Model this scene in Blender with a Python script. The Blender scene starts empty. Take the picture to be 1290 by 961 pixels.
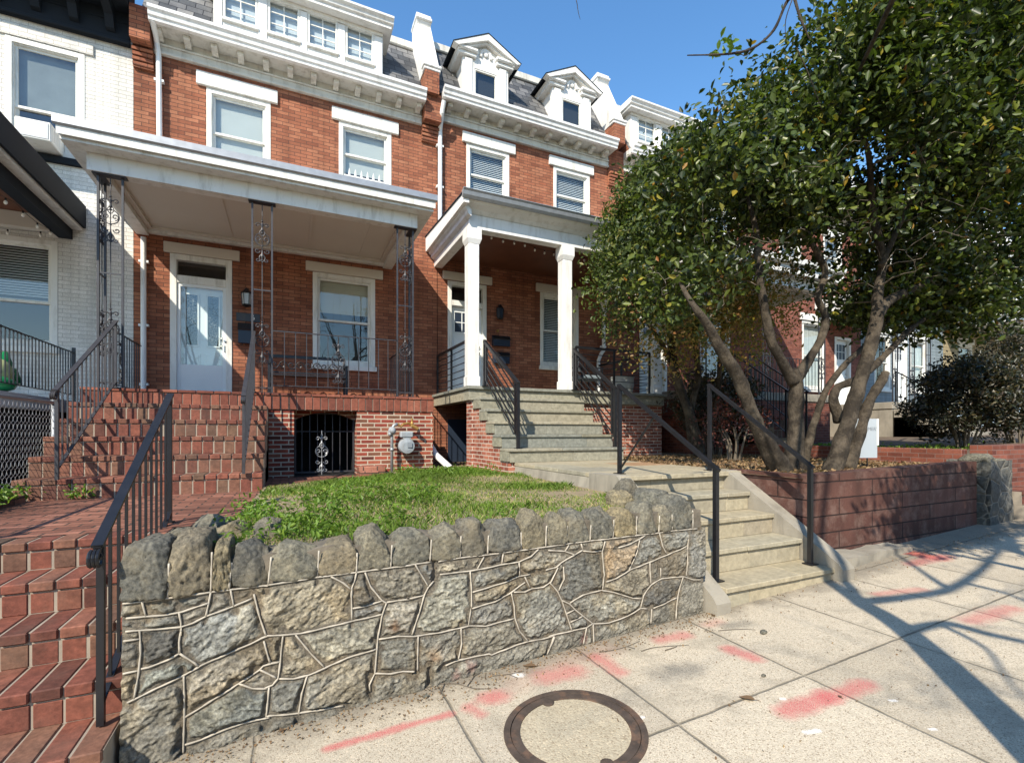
import bpy, math, random
import numpy as np
from mathutils import Vector
R = math.radians
rng = np.random.default_rng(7)
random.seed(7)
scene = bpy.context.scene
COL = scene.collection

# ---------------------------------------------------------------- camera, world, sun, exposure
H_CAM = 1.6
YAW = 24.8
cam_d = bpy.data.cameras.new("camera")
cam = bpy.data.objects.new("camera", cam_d)
COL.objects.link(cam)
cam.location = (0, 0, H_CAM)
cam.rotation_euler = (R(90), 0, R(-YAW))
cam_d.sensor_width = 36.0
cam_d.lens = 36.0 * 608 / 1290
cam_d.shift_y = 64.5 / 1290
cam_d.clip_start = 0.05
cam_d.clip_end = 900
scene.camera = cam

SUN = Vector((0.95, 1.0, -1.14)).normalized()          # the way the light travels
elev = math.asin(-SUN.z)
az = math.atan2(-SUN.x, -SUN.y)                        # clockwise from +Y
world = bpy.data.worlds.new("World")
scene.world = world
world.use_nodes = True
wn = world.node_tree.nodes
wl = world.node_tree.links
wn.clear()
sky = wn.new("ShaderNodeTexSky")
sky.sky_type = 'NISHITA'
sky.sun_disc = False
sky.sun_elevation = elev
sky.sun_rotation = az % (2 * math.pi)
sky.altitude = 50
sky.air_density = 1.25
sky.dust_density = 0.25
sky.ozone_density = 3.0
bg = wn.new("ShaderNodeBackground")
bg.inputs[1].default_value = 0.105
wo = wn.new("ShaderNodeOutputWorld")
hs = wn.new("ShaderNodeHueSaturation")
hs.inputs["Saturation"].default_value = 1.2
hs.inputs["Value"].default_value = 1.5
wl.new(sky.outputs[0], hs.inputs["Color"])
wl.new(hs.outputs[0], bg.inputs[0])
wl.new(bg.outputs[0], wo.inputs[0])

sun_d = bpy.data.lights.new("sun", 'SUN')
sun_d.energy = 4.8
sun_d.angle = R(0.53)
sun_d.color = (1.0, 0.92, 0.79)
sun_o = bpy.data.objects.new("sun", sun_d)
COL.objects.link(sun_o)
sun_o.rotation_euler = SUN.to_track_quat('-Z', 'Y').to_euler()
sun_o.location = (-20, -20, 25)

scene.view_settings.view_transform = 'Standard'
scene.view_settings.look = 'None'
scene.view_settings.exposure = 0.68
scene.view_settings.gamma = 1.0
scene.cycles.max_bounces = 8
scene.cycles.diffuse_bounces = 4
scene.cycles.transparent_max_bounces = 12

# ---------------------------------------------------------------- survey of the place
SLOPE = 0.045                                           # the street climbs to the right
def gz(x): return SLOPE * x
def ray(u, v):
    w = u - 645
    return 255 + .9078 * w, 552 - .4195 * w, 545 - v
def P(u, v, Y):                                         # point at depth Y seen at survey mark (u, v)
    a, b, c = ray(u, v)
    return Vector((a / b * Y, Y, H_CAM + c / b * Y))
def G(u, v):                                            # the point of the pavement there
    a, b, c = ray(u, v)
    t = H_CAM / (-c + SLOPE * a)
    return Vector((a * t, b * t, gz(a * t)))

# ---------------------------------------------------------------- mesh helper
class MB:
    def __init__(s):
        s.v = []; s.f = []; s.m = []; s.r = []
    def face(s, pts, m=0, r=None):
        n = len(s.v)
        s.v.extend([tuple(p) for p in pts])
        s.f.append(tuple(range(n, n + len(pts))))
        s.m.append(m); s.r.append(random.random() if r is None else r)
    def box(s, x0, x1, y0, y1, z0, z1, m=0, r=None, ch=0.0, rot=None, skip=""):
        if x1 < x0: x0, x1 = x1, x0
        if y1 < y0: y0, y1 = y1, y0
        if z1 < z0: z0, z1 = z1, z0
        r = random.random() if r is None else r
        if ch:
            c = min(ch, (x1 - x0) * .45, (y1 - y0) * .45, (z1 - z0) * .45)
            base = len(s.v); idx = {}
            def V(sx, sy, sz, ax):
                k = (sx, sy, sz, ax)
                if k not in idx:
                    p = [x1 if sx else x0, y1 if sy else y0, z1 if sz else z0]
                    for i, sg in enumerate((sx, sy, sz)):
                        if i != ax: p[i] += -c if sg else c
                    if rot: p = rot(p)
                    idx[k] = len(s.v); s.v.append(tuple(p))
                return idx[k]
            F = []
            for ax in range(3):
                o = [i for i in range(3) if i != ax]
                for sg in (0, 1):
                    q = []
                    for a, b in ((0, 0), (1, 0), (1, 1), (0, 1)):
                        t = [0, 0, 0]; t[ax] = sg; t[o[0]] = a; t[o[1]] = b
                        q.append(V(*t, ax))
                    flip = (sg == 0) ^ (ax == 1)
                    F.append(q[::-1] if flip else q)
            for ax in range(3):
                o = [i for i in range(3) if i != ax]
                for a in (0, 1):
                    for b in (0, 1):
                        q = []
                        for e in (0, 1):
                            t = [0, 0, 0]; t[ax] = e; t[o[0]] = a; t[o[1]] = b
                            q.append((V(*t, o[0]), V(*t, o[1])))
                        F.append([q[0][0], q[1][0], q[1][1], q[0][1]])
            for a in (0, 1):
                for b in (0, 1):
                    for d in (0, 1):
                        F.append([V(a, b, d, 0), V(a, b, d, 1), V(a, b, d, 2)])
            for q in F:
                s.f.append(tuple(q)); s.m.append(m); s.r.append(r)
            return
        c = [(x0,y0,z0),(x1,y0,z0),(x1,y1,z0),(x0,y1,z0),(x0,y0,z1),(x1,y0,z1),(x1,y1,z1),(x0,y1,z1)]
        if rot: c = [rot(p) for p in c]
        n = len(s.v); s.v.extend([tuple(p) for p in c])
        for k, q in (("b",(3,2,1,0)),("t",(4,5,6,7)),("f",(0,1,5,4)),("r",(1,2,6,5)),("k",(2,3,7,6)),("l",(3,0,4,7))):
            if k in skip: continue
            s.f.append(tuple(n + i for i in q)); s.m.append(m); s.r.append(r)
    def bar(s, a, b, w, h, m=0, r=None, up=(0,0,1)):     # rectangular bar from a to b
        a = Vector(a); b = Vector(b); d = (b - a).normalized()
        u = Vector(up)
        if abs(d.dot(u)) > .95: u = Vector((0, 1, 0))
        sx = d.cross(u).normalized(); sz = sx.cross(d).normalized()
        n = len(s.v)
        for p in (a, b):
            for i, j in ((-1,-1),(1,-1),(1,1),(-1,1)):
                s.v.append(tuple(p + sx * (i * w / 2) + sz * (j * h / 2)))
        r = random.random() if r is None else r
        for q in ((0,1,2,3),(7,6,5,4),(0,4,5,1),(1,5,6,2),(2,6,7,3),(3,7,4,0)):
            s.f.append(tuple(n + i for i in q)); s.m.append(m); s.r.append(r)
    def tube(s, pts, rad, n=6, m=0, r=None, cap=True):
        pts = [Vector(p) for p in pts]
        if not hasattr(rad, '__len__'): rad = [rad] * len(pts)
        r = random.random() if r is None else r
        base = len(s.v); ref = None
        for i, p in enumerate(pts):
            d = (pts[min(i + 1, len(pts) - 1)] - pts[max(i - 1, 0)])
            d = d.normalized() if d.length > 1e-9 else Vector((0, 0, 1))
            if ref is None:
                ref = d.orthogonal().normalized()
            ref = (ref - d * ref.dot(d))
            ref = ref.normalized() if ref.length > 1e-6 else d.orthogonal().normalized()
            o = d.cross(ref)
            for k in range(n):
                t = 2 * math.pi * k / n
                s.v.append(tuple(p + (ref * math.cos(t) + o * math.sin(t)) * rad[i]))
        for i in range(len(pts) - 1):
            for k in range(n):
                a = base + i * n + k; b = base + i * n + (k + 1) % n
                s.f.append((a, b, b + n, a + n)); s.m.append(m); s.r.append(r)
        if cap:
            s.f.append(tuple(base + k for k in range(n))[::-1]); s.m.append(m); s.r.append(r)
            e = base + (len(pts) - 1) * n
            s.f.append(tuple(e + k for k in range(n))); s.m.append(m); s.r.append(r)
    def prism(s, poly, axis, t0, t1, m=0, r=None):       # polygon extruded along axis; poly in the two other axes in order
        r = random.random() if r is None else r
        def mk(p, t):
            q = list(p); q.insert(axis, t); return tuple(q)
        n = len(s.v); k = len(poly)
        s.v.extend([mk(p, t0) for p in poly]); s.v.extend([mk(p, t1) for p in poly])
        for q in [tuple(range(n, n + k)), tuple(range(n + k, n + 2 * k))[::-1]] + \
                 [(n + i, n + k + i, n + k + (i + 1) % k, n + (i + 1) % k) for i in range(k)]:
            s.f.append(q); s.m.append(m); s.r.append(r)
    def ball(s, c, rx, ry=None, rz=None, nu=10, nv=6, m=0, r=None, fn=None):
        ry = rx if ry is None else ry; rz = rx if rz is None else rz
        r = random.random() if r is None else r
        n = len(s.v)
        for j in range(nv + 1):
            ph = math.pi * j / nv
            for i in range(nu):
                th = 2 * math.pi * i / nu
                d = Vector((math.sin(ph) * math.cos(th), math.sin(ph) * math.sin(th), math.cos(ph)))
                k = fn(d) if fn else 1
                s.v.append((c[0] + d.x * rx * k, c[1] + d.y * ry * k, c[2] + d.z * rz * k))
        for j in range(nv):
            for i in range(nu):
                a = n + j * nu + i; b = n + j * nu + (i + 1) % nu
                s.f.append((a, a + nu, b + nu, b)); s.m.append(m); s.r.append(r)
    def lathe(s, c, prof, n=12, m=0, r=None, axis=2):    # prof: (radius, height)
        r = random.random() if r is None else r
        b = len(s.v)
        for (q, h) in prof:
            for k in range(n):
                t = 2 * math.pi * k / n
                p = [q * math.cos(t), q * math.sin(t)]
                p.insert(axis, h)
                s.v.append((c[0] + p[0], c[1] + p[1], c[2] + p[2]))
        for j in range(len(prof) - 1):
            for k in range(n):
                a = b + j * n + k; e = b + j * n + (k + 1) % n
                s.f.append((a, e, e + n, a + n)); s.m.append(m); s.r.append(r)
        s.f.append(tuple(b + k for k in range(n))[::-1]); s.m.append(m); s.r.append(r)
        e = b + (len(prof) - 1) * n
        s.f.append(tuple(e + k for k in range(n))); s.m.append(m); s.r.append(r)
    def build(s, name, mats, parent=None, smooth=False, origin=None, fixn=True):
        if not isinstance(mats, (list, tuple)): mats = [mats]
        me = bpy.data.meshes.new(name)
        if parent is not None:
            o = world_loc(parent)
        elif origin is not None:
            o = Vector(origin)
        else:
            A = np.array(s.v)
            o = Vector(((A[:,0].min() + A[:,0].max()) / 2, (A[:,1].min() + A[:,1].max()) / 2, A[:,2].min()))
        A = np.array(s.v, dtype=np.float64) - np.array(o)
        me.from_pydata(A.tolist(), [], s.f)
        me.polygons.foreach_set("material_index", s.m)
        at = me.attributes.new("rnd", 'FLOAT', 'FACE')
        at.data.foreach_set("value", s.r)
        for mt in mats: me.materials.append(mt)
        if smooth: me.polygons.foreach_set("use_smooth", [True] * len(s.f))
        me.update()
        if fixn:
            import bmesh
            bm = bmesh.new(); bm.from_mesh(me)
            bmesh.ops.recalc_face_normals(bm, faces=bm.faces)
            bm.to_mesh(me); bm.free()
        ob = bpy.data.objects.new(name, me)
        COL.objects.link(ob)
        if parent is not None: ob.parent = parent
        else: ob.location = o
        return ob

def world_loc(o):
    p = Vector(o.location)
    while o.parent is not None:
        o = o.parent; p = p + Vector(o.location)
    return p
def tag(o, label=None, cat=None, group=None, kind=None):
    if label: o["label"] = label
    if cat: o["category"] = cat
    if group: o["group"] = group
    if kind: o["kind"] = kind
    return o
def thing(name, loc, label, cat, group=None):
    o = bpy.data.objects.new(name, None)
    o.empty_display_size = .2
    COL.objects.link(o)
    o.location = loc
    return tag(o, label, cat, group)
def copy_tree(o, parent=None):
    c = o.copy(); COL.objects.link(c)
    if parent is not None: c.parent = parent
    for ch in list(o.children): copy_tree(ch, c)
    return c
def text(name, s, loc, size, mt, parent, rot=(R(90), 0, 0), depth=.002):
    cu = bpy.data.curves.new(name, 'FONT')
    cu.body = s; cu.size = size; cu.align_x = 'CENTER'; cu.align_y = 'CENTER'; cu.extrude = depth
    cu.materials.append(mt)
    o = bpy.data.objects.new(name, cu); COL.objects.link(o)
    o.parent = parent; bpy.context.view_layer.update()
    me = bpy.data.meshes.new_from_object(o.evaluated_get(bpy.context.evaluated_depsgraph_get()))
    bpy.data.objects.remove(o); o = bpy.data.objects.new(name, me); COL.objects.link(o); o.parent = parent
    o.location = Vector(loc) - world_loc(parent); o.rotation_euler = rot
    return o

# ---------------------------------------------------------------- materials
class NT:
    def __init__(s, name):
        s.mat = bpy.data.materials.new(name); s.mat.use_nodes = True
        s.t = s.mat.node_tree; s.t.nodes.clear()
        s.out = s.t.nodes.new("ShaderNodeOutputMaterial")
    def n(s, typ, props=None, **inp):
        nd = s.t.nodes.new("ShaderNode" + typ)
        for k, v in (props or {}).items(): setattr(nd, k, v)
        for k, v in inp.items():
            key = int(k[1:]) if k[0] == "i" and k[1:].isdigit() else k.replace("_", " ")
            s.set(nd.inputs[key], v)
        return nd
    def set(s, sock, v):
        if isinstance(v, bpy.types.NodeSocket): s.t.links.new(v, sock)
        elif isinstance(v, bpy.types.Node): s.t.links.new(v.outputs[0], sock)
        elif isinstance(v, (tuple, list)) and len(v) == 3 and sock.type == 'RGBA': sock.default_value = (*v, 1)
        else: sock.default_value = v
    def math(s, op, a, b=None, c=None, clamp=False):
        nd = s.t.nodes.new("ShaderNodeMath"); nd.operation = op; nd.use_clamp = clamp
        s.set(nd.inputs[0], a)
        if b is not None: s.set(nd.inputs[1], b)
        if c is not None: s.set(nd.inputs[2], c)
        return nd.outputs[0]
    def mix(s, f, a, b, mode='MIX'):
        nd = s.t.nodes.new("ShaderNodeMix"); nd.data_type = 'RGBA'; nd.blend_type = mode
        s.set(nd.inputs[0], f); s.set(nd.inputs[6], a); s.set(nd.inputs[7], b)
        return nd.outputs[2]
    def ramp(s, f, stops, interp='LINEAR'):
        nd = s.t.nodes.new("ShaderNodeValToRGB"); cr = nd.color_ramp; cr.interpolation = interp
        while len(cr.elements) > 1: cr.elements.remove(cr.elements[-1])
        for i, (p, c) in enumerate(stops):
            e = cr.elements[0] if i == 0 else cr.elements.new(p)
            e.position = p
            e.color = (*c, 1) if isinstance(c, (tuple, list)) else (c, c, c, 1)
        s.set(nd.inputs[0], f); return nd.outputs[0]
    def pos(s): return s.n("NewGeometry").outputs["Position"]
    def noise(s, scale, detail=4, rough=.55, vec=None, dist=0):
        return s.n("TexNoise", Vector=vec if vec is not None else s.pos(), Scale=scale, Detail=detail, Roughness=rough, Distortion=dist).outputs["Fac"]
    def bump(s, h, strength=.4, dist=.01, normal=None):
        b = s.n("Bump", Height=h, Strength=strength, Distance=dist)
        if normal is not None: s.set(b.inputs["Normal"], normal)
        return b.outputs[0]
    def finish(s, color, rough=.6, normal=None, metal=0, spec=.5, extra=None):
        p = s.n("BsdfPrincipled", Base_Color=color, Roughness=rough, Metallic=metal)
        p.inputs["Specular IOR Level"].default_value = spec
        if normal is not None: s.set(p.inputs["Normal"], normal)
        sh = p.outputs[0]
        if extra: sh = extra(s, sh)
        s.t.links.new(sh, s.out.inputs[0])
        return s.mat
    def rnd(s):
        return s.n("Attribute", {"attribute_name": "rnd"}).outputs["Fac"]
    def wallvec(s, ox=0, oz=0):                           # metres along the face, metres up
        g = s.n("NewGeometry")
        p = s.n("SeparateXYZ", Vector=g.outputs["Position"]); nn = s.n("SeparateXYZ", Vector=g.outputs["True Normal"])
        sx = s.math('GREATER_THAN', s.math('ABSOLUTE', nn.outputs[0]), .7)
        sz = s.math('GREATER_THAN', s.math('ABSOLUTE', nn.outputs[2]), .7)
        u = s.math('ADD', s.math('MULTIPLY', p.outputs[0], s.math('SUBTRACT', 1, sx)), s.math('MULTIPLY', p.outputs[1], sx))
        v = s.math('ADD', s.math('MULTIPLY', p.outputs[2], s.math('SUBTRACT', 1, sz)), s.math('MULTIPLY', p.outputs[1], sz))
        return s.n("CombineXYZ", X=s.math('ADD', u, ox), Y=s.math('ADD', v, oz), Z=0).outputs[0]

def m_brick(name, stops, mortar, bw=.213, bh=.0677, ms=.006, bump=.5, soot=.35, rough=.85, streak=0.22, stain=None):
    t = NT(name); v = t.wallvec()
    jit = t.n("VectorMath", {"operation": 'MULTIPLY_ADD'}, i0=t.n("TexNoise", Vector=t.pos(), Scale=9.0).outputs["Color"], i1=(.007, .004, 0), i2=v).outputs[0]
    b = t.n("TexBrick", Vector=jit, Color1=(0, 0, 0), Color2=(1, 1, 1), Mortar=(.5, .5, .5), Scale=1.0, Mortar_Size=ms, Mortar_Smooth=.25, Bias=0.0, Brick_Width=bw, Row_Height=bh)
    c = t.ramp(b.outputs["Color"], stops)
    n1 = t.noise(1.1, 5); n2 = t.noise(60, 3)
    c = t.mix(t.ramp(n2, [(.3, .0), (.75, .35)]), c, (.02, .014, .012), 'MIX')
    c = t.mix(1.0, c, t.ramp(n1, [(.25, (1 - soot,) * 3), (.7, (1.12, 1.1, 1.08))]), 'MULTIPLY')
    sv = t.noise(1.0, 5, .6, vec=t.n('Mapping', Vector=t.pos(), Scale=(4.5, 4.5, .35)).outputs[0])
    c = t.mix(1.0, c, t.ramp(sv, [(.35, (1 - streak,) * 3), (.62, (1.05,) * 3)]), 'MULTIPLY')
    if stain: c = t.mix(t.ramp(t.noise(5, 7, .72), [(.48, 0.0), (.66, .6)]), c, stain)
    mo = t.mix(1.0, mortar, t.ramp(n1, [(.3, .75), (.7, 1.0)]), 'MULTIPLY')
    c = t.mix(b.outputs["Fac"], c, mo)
    h = t.math('ADD', t.math('MULTIPLY', t.math('SUBTRACT', 1, b.outputs["Fac"]), 1.0), t.math('MULTIPLY', n2, .35))
    return t.finish(c, rough, t.bump(h, bump, .006), spec=.25)

def m_plain(name, col, rough=.5, var=.12, scale=3.0, bump=.0, bscale=40, metal=0, spec=.4, dirt=None, dirt_amt=.5):
    t = NT(name)
    n1 = t.noise(scale, 5)
    c = t.mix(1.0, col, t.ramp(n1, [(.25, (1 - var,) * 3), (.75, (1 + var * .4,) * 3)]), 'MULTIPLY')
    if dirt:
        g = t.n("Mapping", {"vector_type": 'POINT'}, Vector=t.pos(), Scale=(6, 6, 1.2)).outputs[0]
        d = t.noise(1.4, 6, .65, vec=g)
        c = t.mix(t.ramp(d, [(.5, 0.0), (.72, dirt_amt)]), c, dirt)
    nrm = t.bump(t.noise(bscale, 4), bump, .004) if bump else None
    return t.finish(c, rough, nrm, metal, spec)

def m_rnd(name, stops, rough=.7, bump=.3, bscale=50, spec=.3, spot=.25, wear=None):
    t = NT(name)
    c = t.ramp(t.rnd(), stops)
    n1 = t.noise(14, 5); n2 = t.noise(bscale, 4, .65)
    c = t.mix(1.0, c, t.ramp(n1, [(.3, (1 - spot,) * 3), (.7, (1.08,) * 3)]), 'MULTIPLY')
    c = t.mix(1.0, c, t.ramp(n2, [(.3, (1 - spot * .8,) * 3), (.7, (1.1,) * 3)]), 'MULTIPLY')
    if wear:
        c = t.mix(t.ramp(t.noise(2.2, 6, .65), [(.52, 0.0), (.74, .55)]), c, wear)
    return t.finish(c, rough, t.bump(n2, bump, .004), spec=spec)

def m_leaf(name, stops, rough=.32, trans=.3, spec=.5):
    t = NT(name)
    c = t.ramp(t.rnd(), stops)
    c = t.mix(1.0, c, t.ramp(t.noise(.9, 3), [(.3, (.72,) * 3), (.7, (1.2, 1.2, 1.1))]), 'MULTIPLY')
    def ex(s, sh):
        tr = s.n("BsdfTranslucent", Color=s.mix(1.0, c, (1.5, 1.7, .8), 'MULTIPLY'))
        return s.n("MixShader", i0=trans, i1=sh, i2=tr.outputs[0]).outputs[0]
    return t.finish(c, rough, None, spec=spec, extra=ex)

def m_glass(name, tint=(.9, .95, .95), boost=.05):
    t = NT(name)
    bf = t.n("NewGeometry").outputs["Backfacing"]
    lw = t.n("Fresnel", IOR=t.math("ADD", 1.52, t.math("MULTIPLY", bf, 1 / 1.52 - 1.52))).outputs[0]
    f = t.math('ADD', lw, boost, clamp=True)
    w = t.bump(t.noise(1.6, 2), .02, .02)
    gl = t.n("BsdfGlossy", Color=(1, 1, 1), Roughness=.01, Normal=w)
    tr = t.n("BsdfTransparent", Color=tint)
    m = t.n("MixShader", i0=f, i1=tr.outputs[0], i2=gl.outputs[0])
    t.t.links.new(m.outputs[0], t.out.inputs[0])
    return t.mat

M = {}
BR = [(0, (.24, .082, .045)), (.3, (.33, .12, .065)), (.6, (.375, .145, .078)), (.85, (.43, .18, .10)), (1, (.33, .11, .058))]
M['brick'] = m_brick("facade_brick", BR, (.085, .045, .034), ms=.0052, soot=.25)
M['brick_deep'] = m_brick("facade_brick_deep_red", [(0, (.14, .042, .028)), (.5, (.22, .068, .042)), (1, (.29, .10, .065))], (.20, .13, .11), ms=.005, soot=.2)
M['brick_porch'] = m_brick("porch_brick", [(0, (.10, .035, .026)), (.3, (.27, .055, .036)), (.6, (.36, .085, .048)), (.85, (.16, .085, .05)), (1, (.42, .12, .07))], (.50, .41, .31), ms=.010, soot=.2, bump=.9)
M['brick_pier'] = m_brick("pier_brick", [(0, (.20, .06, .04)), (.5, (.36, .11, .07)), (1, (.48, .20, .13))], (.55, .45, .37), ms=.009, soot=.15, bump=.8)
M['brick_white'] = m_brick("white_painted_brick", [(0, (.70, .68, .62)), (1, (.80, .78, .73))], (.44, .42, .38), ms=.0045, soot=.10, rough=.6, bump=.7)
M['brick_walk'] = m_brick("walk_brick", [(0, (.19, .078, .052)), (.5, (.30, .125, .08)), (1, (.40, .18, .12))], (.065, .045, .035), bw=.215, bh=.108, ms=.009, soot=.35, bump=.9)
M['block_red'] = m_brick("red_painted_block", [(0, (.105, .046, .035)), (.5, (.135, .06, .045)), (1, (.165, .078, .06))], (.03, .017, .014), bw=1.2, bh=.18, ms=.008, soot=.5, rough=.85, bump=1.0, streak=.35, stain=(.19, .125, .10))
M['slate'] = m_brick("roof_slate", [(0, (.07, .075, .08)), (.4, (.13, .135, .14)), (.8, (.20, .20, .20)), (1, (.30, .295, .28))], (.022, .022, .024), bw=.26, bh=.165, ms=.008, soot=.45, rough=.6, bump=1.0)
M['white'] = m_plain("white_paint", (.70, .69, .64), .5, .08, 2.5, dirt=(.33, .30, .24), dirt_amt=.6)
M['white_old'] = m_plain("weathered_white_paint", (.60, .585, .53), .65, .16, 4, dirt=(.25, .22, .17), dirt_amt=.6, bump=.2)
M['white_clean'] = m_plain("clean_white_paint", (.72, .71, .68), .45, .06, 3, dirt=(.36, .33, .27), dirt_amt=.5)
M['cream'] = m_plain("porch_ceiling_paint", (.60, .55, .47), .6, .06, 1.2)
M['stain_red'] = m_plain("stained_wood_ceiling", (.14, .05, .025), .5, .3, 3)
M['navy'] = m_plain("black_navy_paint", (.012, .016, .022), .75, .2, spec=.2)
M['black'] = m_plain("black_iron_paint", (.012, .012, .014), .38, .3, 12, spec=.5)
M['iron'] = m_plain("grey_weathered_iron", (.034, .034, .040), .5, .4, 14, spec=.5, dirt=(.09, .07, .05), dirt_amt=.4)
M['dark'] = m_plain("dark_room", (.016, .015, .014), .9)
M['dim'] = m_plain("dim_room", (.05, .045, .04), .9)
M['shade'] = m_plain("window_shade", (.47, .43, .33), .8, .05)
M['curtain'] = m_plain("pale_curtain", (.50, .50, .47), .8, .25, 6)
M['blind'] = m_plain("white_blind", (.74, .75, .75), .5, .03)
M['glass'] = m_glass("window_glass")
M['galv'] = m_plain("galvanised_metal", (.33, .34, .35), .45, .2, 10, metal=.5)
M['gutter'] = m_plain("white_gutter_metal", (.74, .74, .72), .35, .08, 3, dirt=(.35, .34, .32), dirt_amt=.5)
M['brass'] = m_plain("old_brass", (.42, .24, .07), .4, .3, 20, metal=.6)
M['greybox'] = m_plain("meter_grey_paint", (.30, .33, .35), .5, .25, 12, dirt=(.2, .18, .15), dirt_amt=.5)
M['siding_blue'] = m_brick("blue_grey_siding", [(0, (.20, .25, .28)), (1, (.23, .28, .31))], (.09, .11, .12), bw=4.0, bh=.13, ms=.006, soot=.1, rough=.6)
M['siding_tan'] = m_brick("tan_siding", [(0, (.34, .28, .17)), (1, (.38, .31, .19))], (.16, .13, .08), bw=4.0, bh=.13, ms=.006, soot=.1, rough=.6)
M['concrete'] = m_plain("step_concrete", (.29, .26, .205), .9, .28, 3, bump=.6, bscale=60, dirt=(.13, .115, .09), dirt_amt=.6)
BL = [(0, (.34, .29, .19)), (.25, (.39, .335, .23)), (.5, (.29, .265, .20)), (.75, (.43, .365, .245)), (.93, (.32, .295, .22)), (1, (.36, .21, .11))]
M['bluestone'] = m_rnd("bluestone", BL, .75, .35, 30, spot=.22)
M['bluestone_grey'] = m_rnd("grey_bluestone", [(0, (.26, .245, .18)), (.25, (.33, .31, .235)), (.5, (.235, .24, .205)), (.75, (.37, .325, .23)), (.93, (.28, .275, .23)), (1, (.33, .20, .11))], .75, .4, 26, spot=.3)
M['mortar'] = m_plain("pale_mortar", (.31, .26, .20), .9, .2, 8, bump=.4)
M['mortar_dark'] = m_plain("grey_mortar", (.165, .14, .105), .95, .5, 14, bump=1.0, bscale=45)
M['bead'] = m_plain("raised_joint", (.43, .385, .31), .9, .4, 9, bump=.3, bscale=60)
PV = [(0, (.12, .046, .032)), (.22, (.20, .066, .043)), (.5, (.255, .086, .053)), (.66, (.17, .10, .062)), (.88, (.285, .112, .07)), (1, (.115, .075, .05))]
M['paver'] = m_rnd("red_paver", PV, .78, .5, 45, spot=.4, wear=(.10, .07, .052))
M['soldier'] = m_rnd("soldier_brick", [(0, (.14, .045, .03)), (.5, (.235, .072, .043)), (1, (.30, .105, .064))], .8, .45, 55, spot=.3)
M['bark'] = (lambda t: t.finish(t.mix(t.ramp(t.noise(5, 6, .7), [(.42, 0.0), (.62, 1.0)]), (.034, .027, .02), (.105, .084, .06)), .9,
             t.bump(t.noise(38, 6, .7, vec=t.n("Mapping", Vector=t.pos(), Scale=(1, 1, .35)).outputs[0]), 1.0, .035), spec=.2))(NT("grey_bark"))
M['twig'] = m_plain("twig_bark", (.135, .11, .08), .9, .3, 9)
M['leaf1'] = m_leaf("glossy_evergreen_leaf", [(0, (.020, .030, .008)), (.45, (.040, .058, .012)), (.8, (.078, .108, .020)), (.96, (.15, .17, .03)), (.992, (.30, .22, .03)), (1, (.30, .11, .03))], .38, .3, .4)
M['leaf2'] = m_leaf("small_evergreen_leaf", [(0, (.030, .046, .011)), (.5, (.056, .082, .016)), (.86, (.105, .138, .026)), (1, (.20, .18, .05))], .42, .26, .35)
M['leaf_dry'] = m_leaf("yellowing_leaf", [(0, (.09, .11, .025)), (.4, (.20, .17, .045)), (.75, (.33, .22, .07)), (.9, (.40, .17, .06)), (1, (.38, .28, .17))], .5, .5)
M['leaf_red'] = m_leaf("dark_purple_leaf", [(0, (.018, .024, .012)), (.5, (.035, .036, .018)), (.85, (.06, .042, .025)), (1, (.11, .09, .04))], .4, .25)
M['leaf_wine'] = m_leaf("wine_red_leaf", [(0, (.07, .014, .012)), (.6, (.14, .03, .02)), (1, (.22, .08, .05))], .45, .25)
M['grass'] = m_leaf("grass_blade", [(0, (.09, .16, .022)), (.5, (.15, .235, .034)), (.82, (.20, .28, .05)), (.9, (.42, .34, .16)), (1, (.52, .42, .22))], .55, .35, .3)
M['weed'] = m_leaf("broad_weed_leaf", [(0, (.075, .14, .018)), (.6, (.13, .22, .028)), (1, (.20, .29, .045))], .45, .35, .35)
M['dryleaf'] = m_leaf("dry_leaf", [(0, (.10, .07, .05)), (.5, (.22, .13, .07)), (1, (.34, .24, .14))], .8, .2, .2)
M['soil'] = m_plain("soil", (.13, .095, .065), .95, .4, 6, bump=.9, bscale=30)
M['soil_lawn'] = m_plain("dry_lawn_soil", (.27, .21, .125), .95, .35, 9, bump=.9, bscale=40)
M['asphalt'] = m_plain("asphalt", (.05, .05, .052), .9, .25, 3, bump=.5, bscale=120)
M['castiron'] = m_plain("rusty_cast_iron", (.085, .062, .047), .7, .45, 14, metal=.1, dirt=(.22, .12, .07), dirt_amt=.8, bump=.4, bscale=90)
M['green'] = m_plain("green_plastic", (.01, .20, .07), .35, .1)
M['yellowgreen'] = m_plain("pale_plastic", (.55, .60, .28), .4, .4, 14)
M['navyplastic'] = m_plain("dark_plastic", (.02, .03, .05), .4, .1)
M['sign'] = m_plain("sign_board", (.36, .40, .43), .5, .08)  # white board, the grey-blue of shade put into its colour
M['letters'] = m_plain("grey_lettering", (.20, .22, .24), .6, 0)
M['silver'] = m_plain("brushed_nickel", (.5, .48, .44), .3, .05, metal=.9)
M['bulb'] = m_plain("bulb_glass", (.85, .83, .76), .15, .0)
M['lampglass'] = m_plain("seeded_lamp_glass", (.42, .43, .42), .15, .1)
M['door_white'] = m_plain("white_door_paint", (.72, .74, .73), .4, .05)
M['lead'] = (lambda t: t.finish(t.ramp(t.n("TexVoronoi", {"feature": 'DISTANCE_TO_EDGE'}, Vector=t.pos(), Scale=26.0).outputs[0], [(.012, (.25, .26, .26)), (.04, (.010, .012, .014))]), .12))(NT("leaded_door_glass"))
M['stucco'] = m_plain("pale_grey_stucco", (.40, .42, .44), .8, .1, 4, bump=.3)
M['blue_light'] = m_plain("pale_blue_paint", (.45, .58, .68), .6, .06)
M['pane_back'] = m_plain("pale_dormer_blind", (.50, .53, .56), .7, .1, 8)
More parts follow.
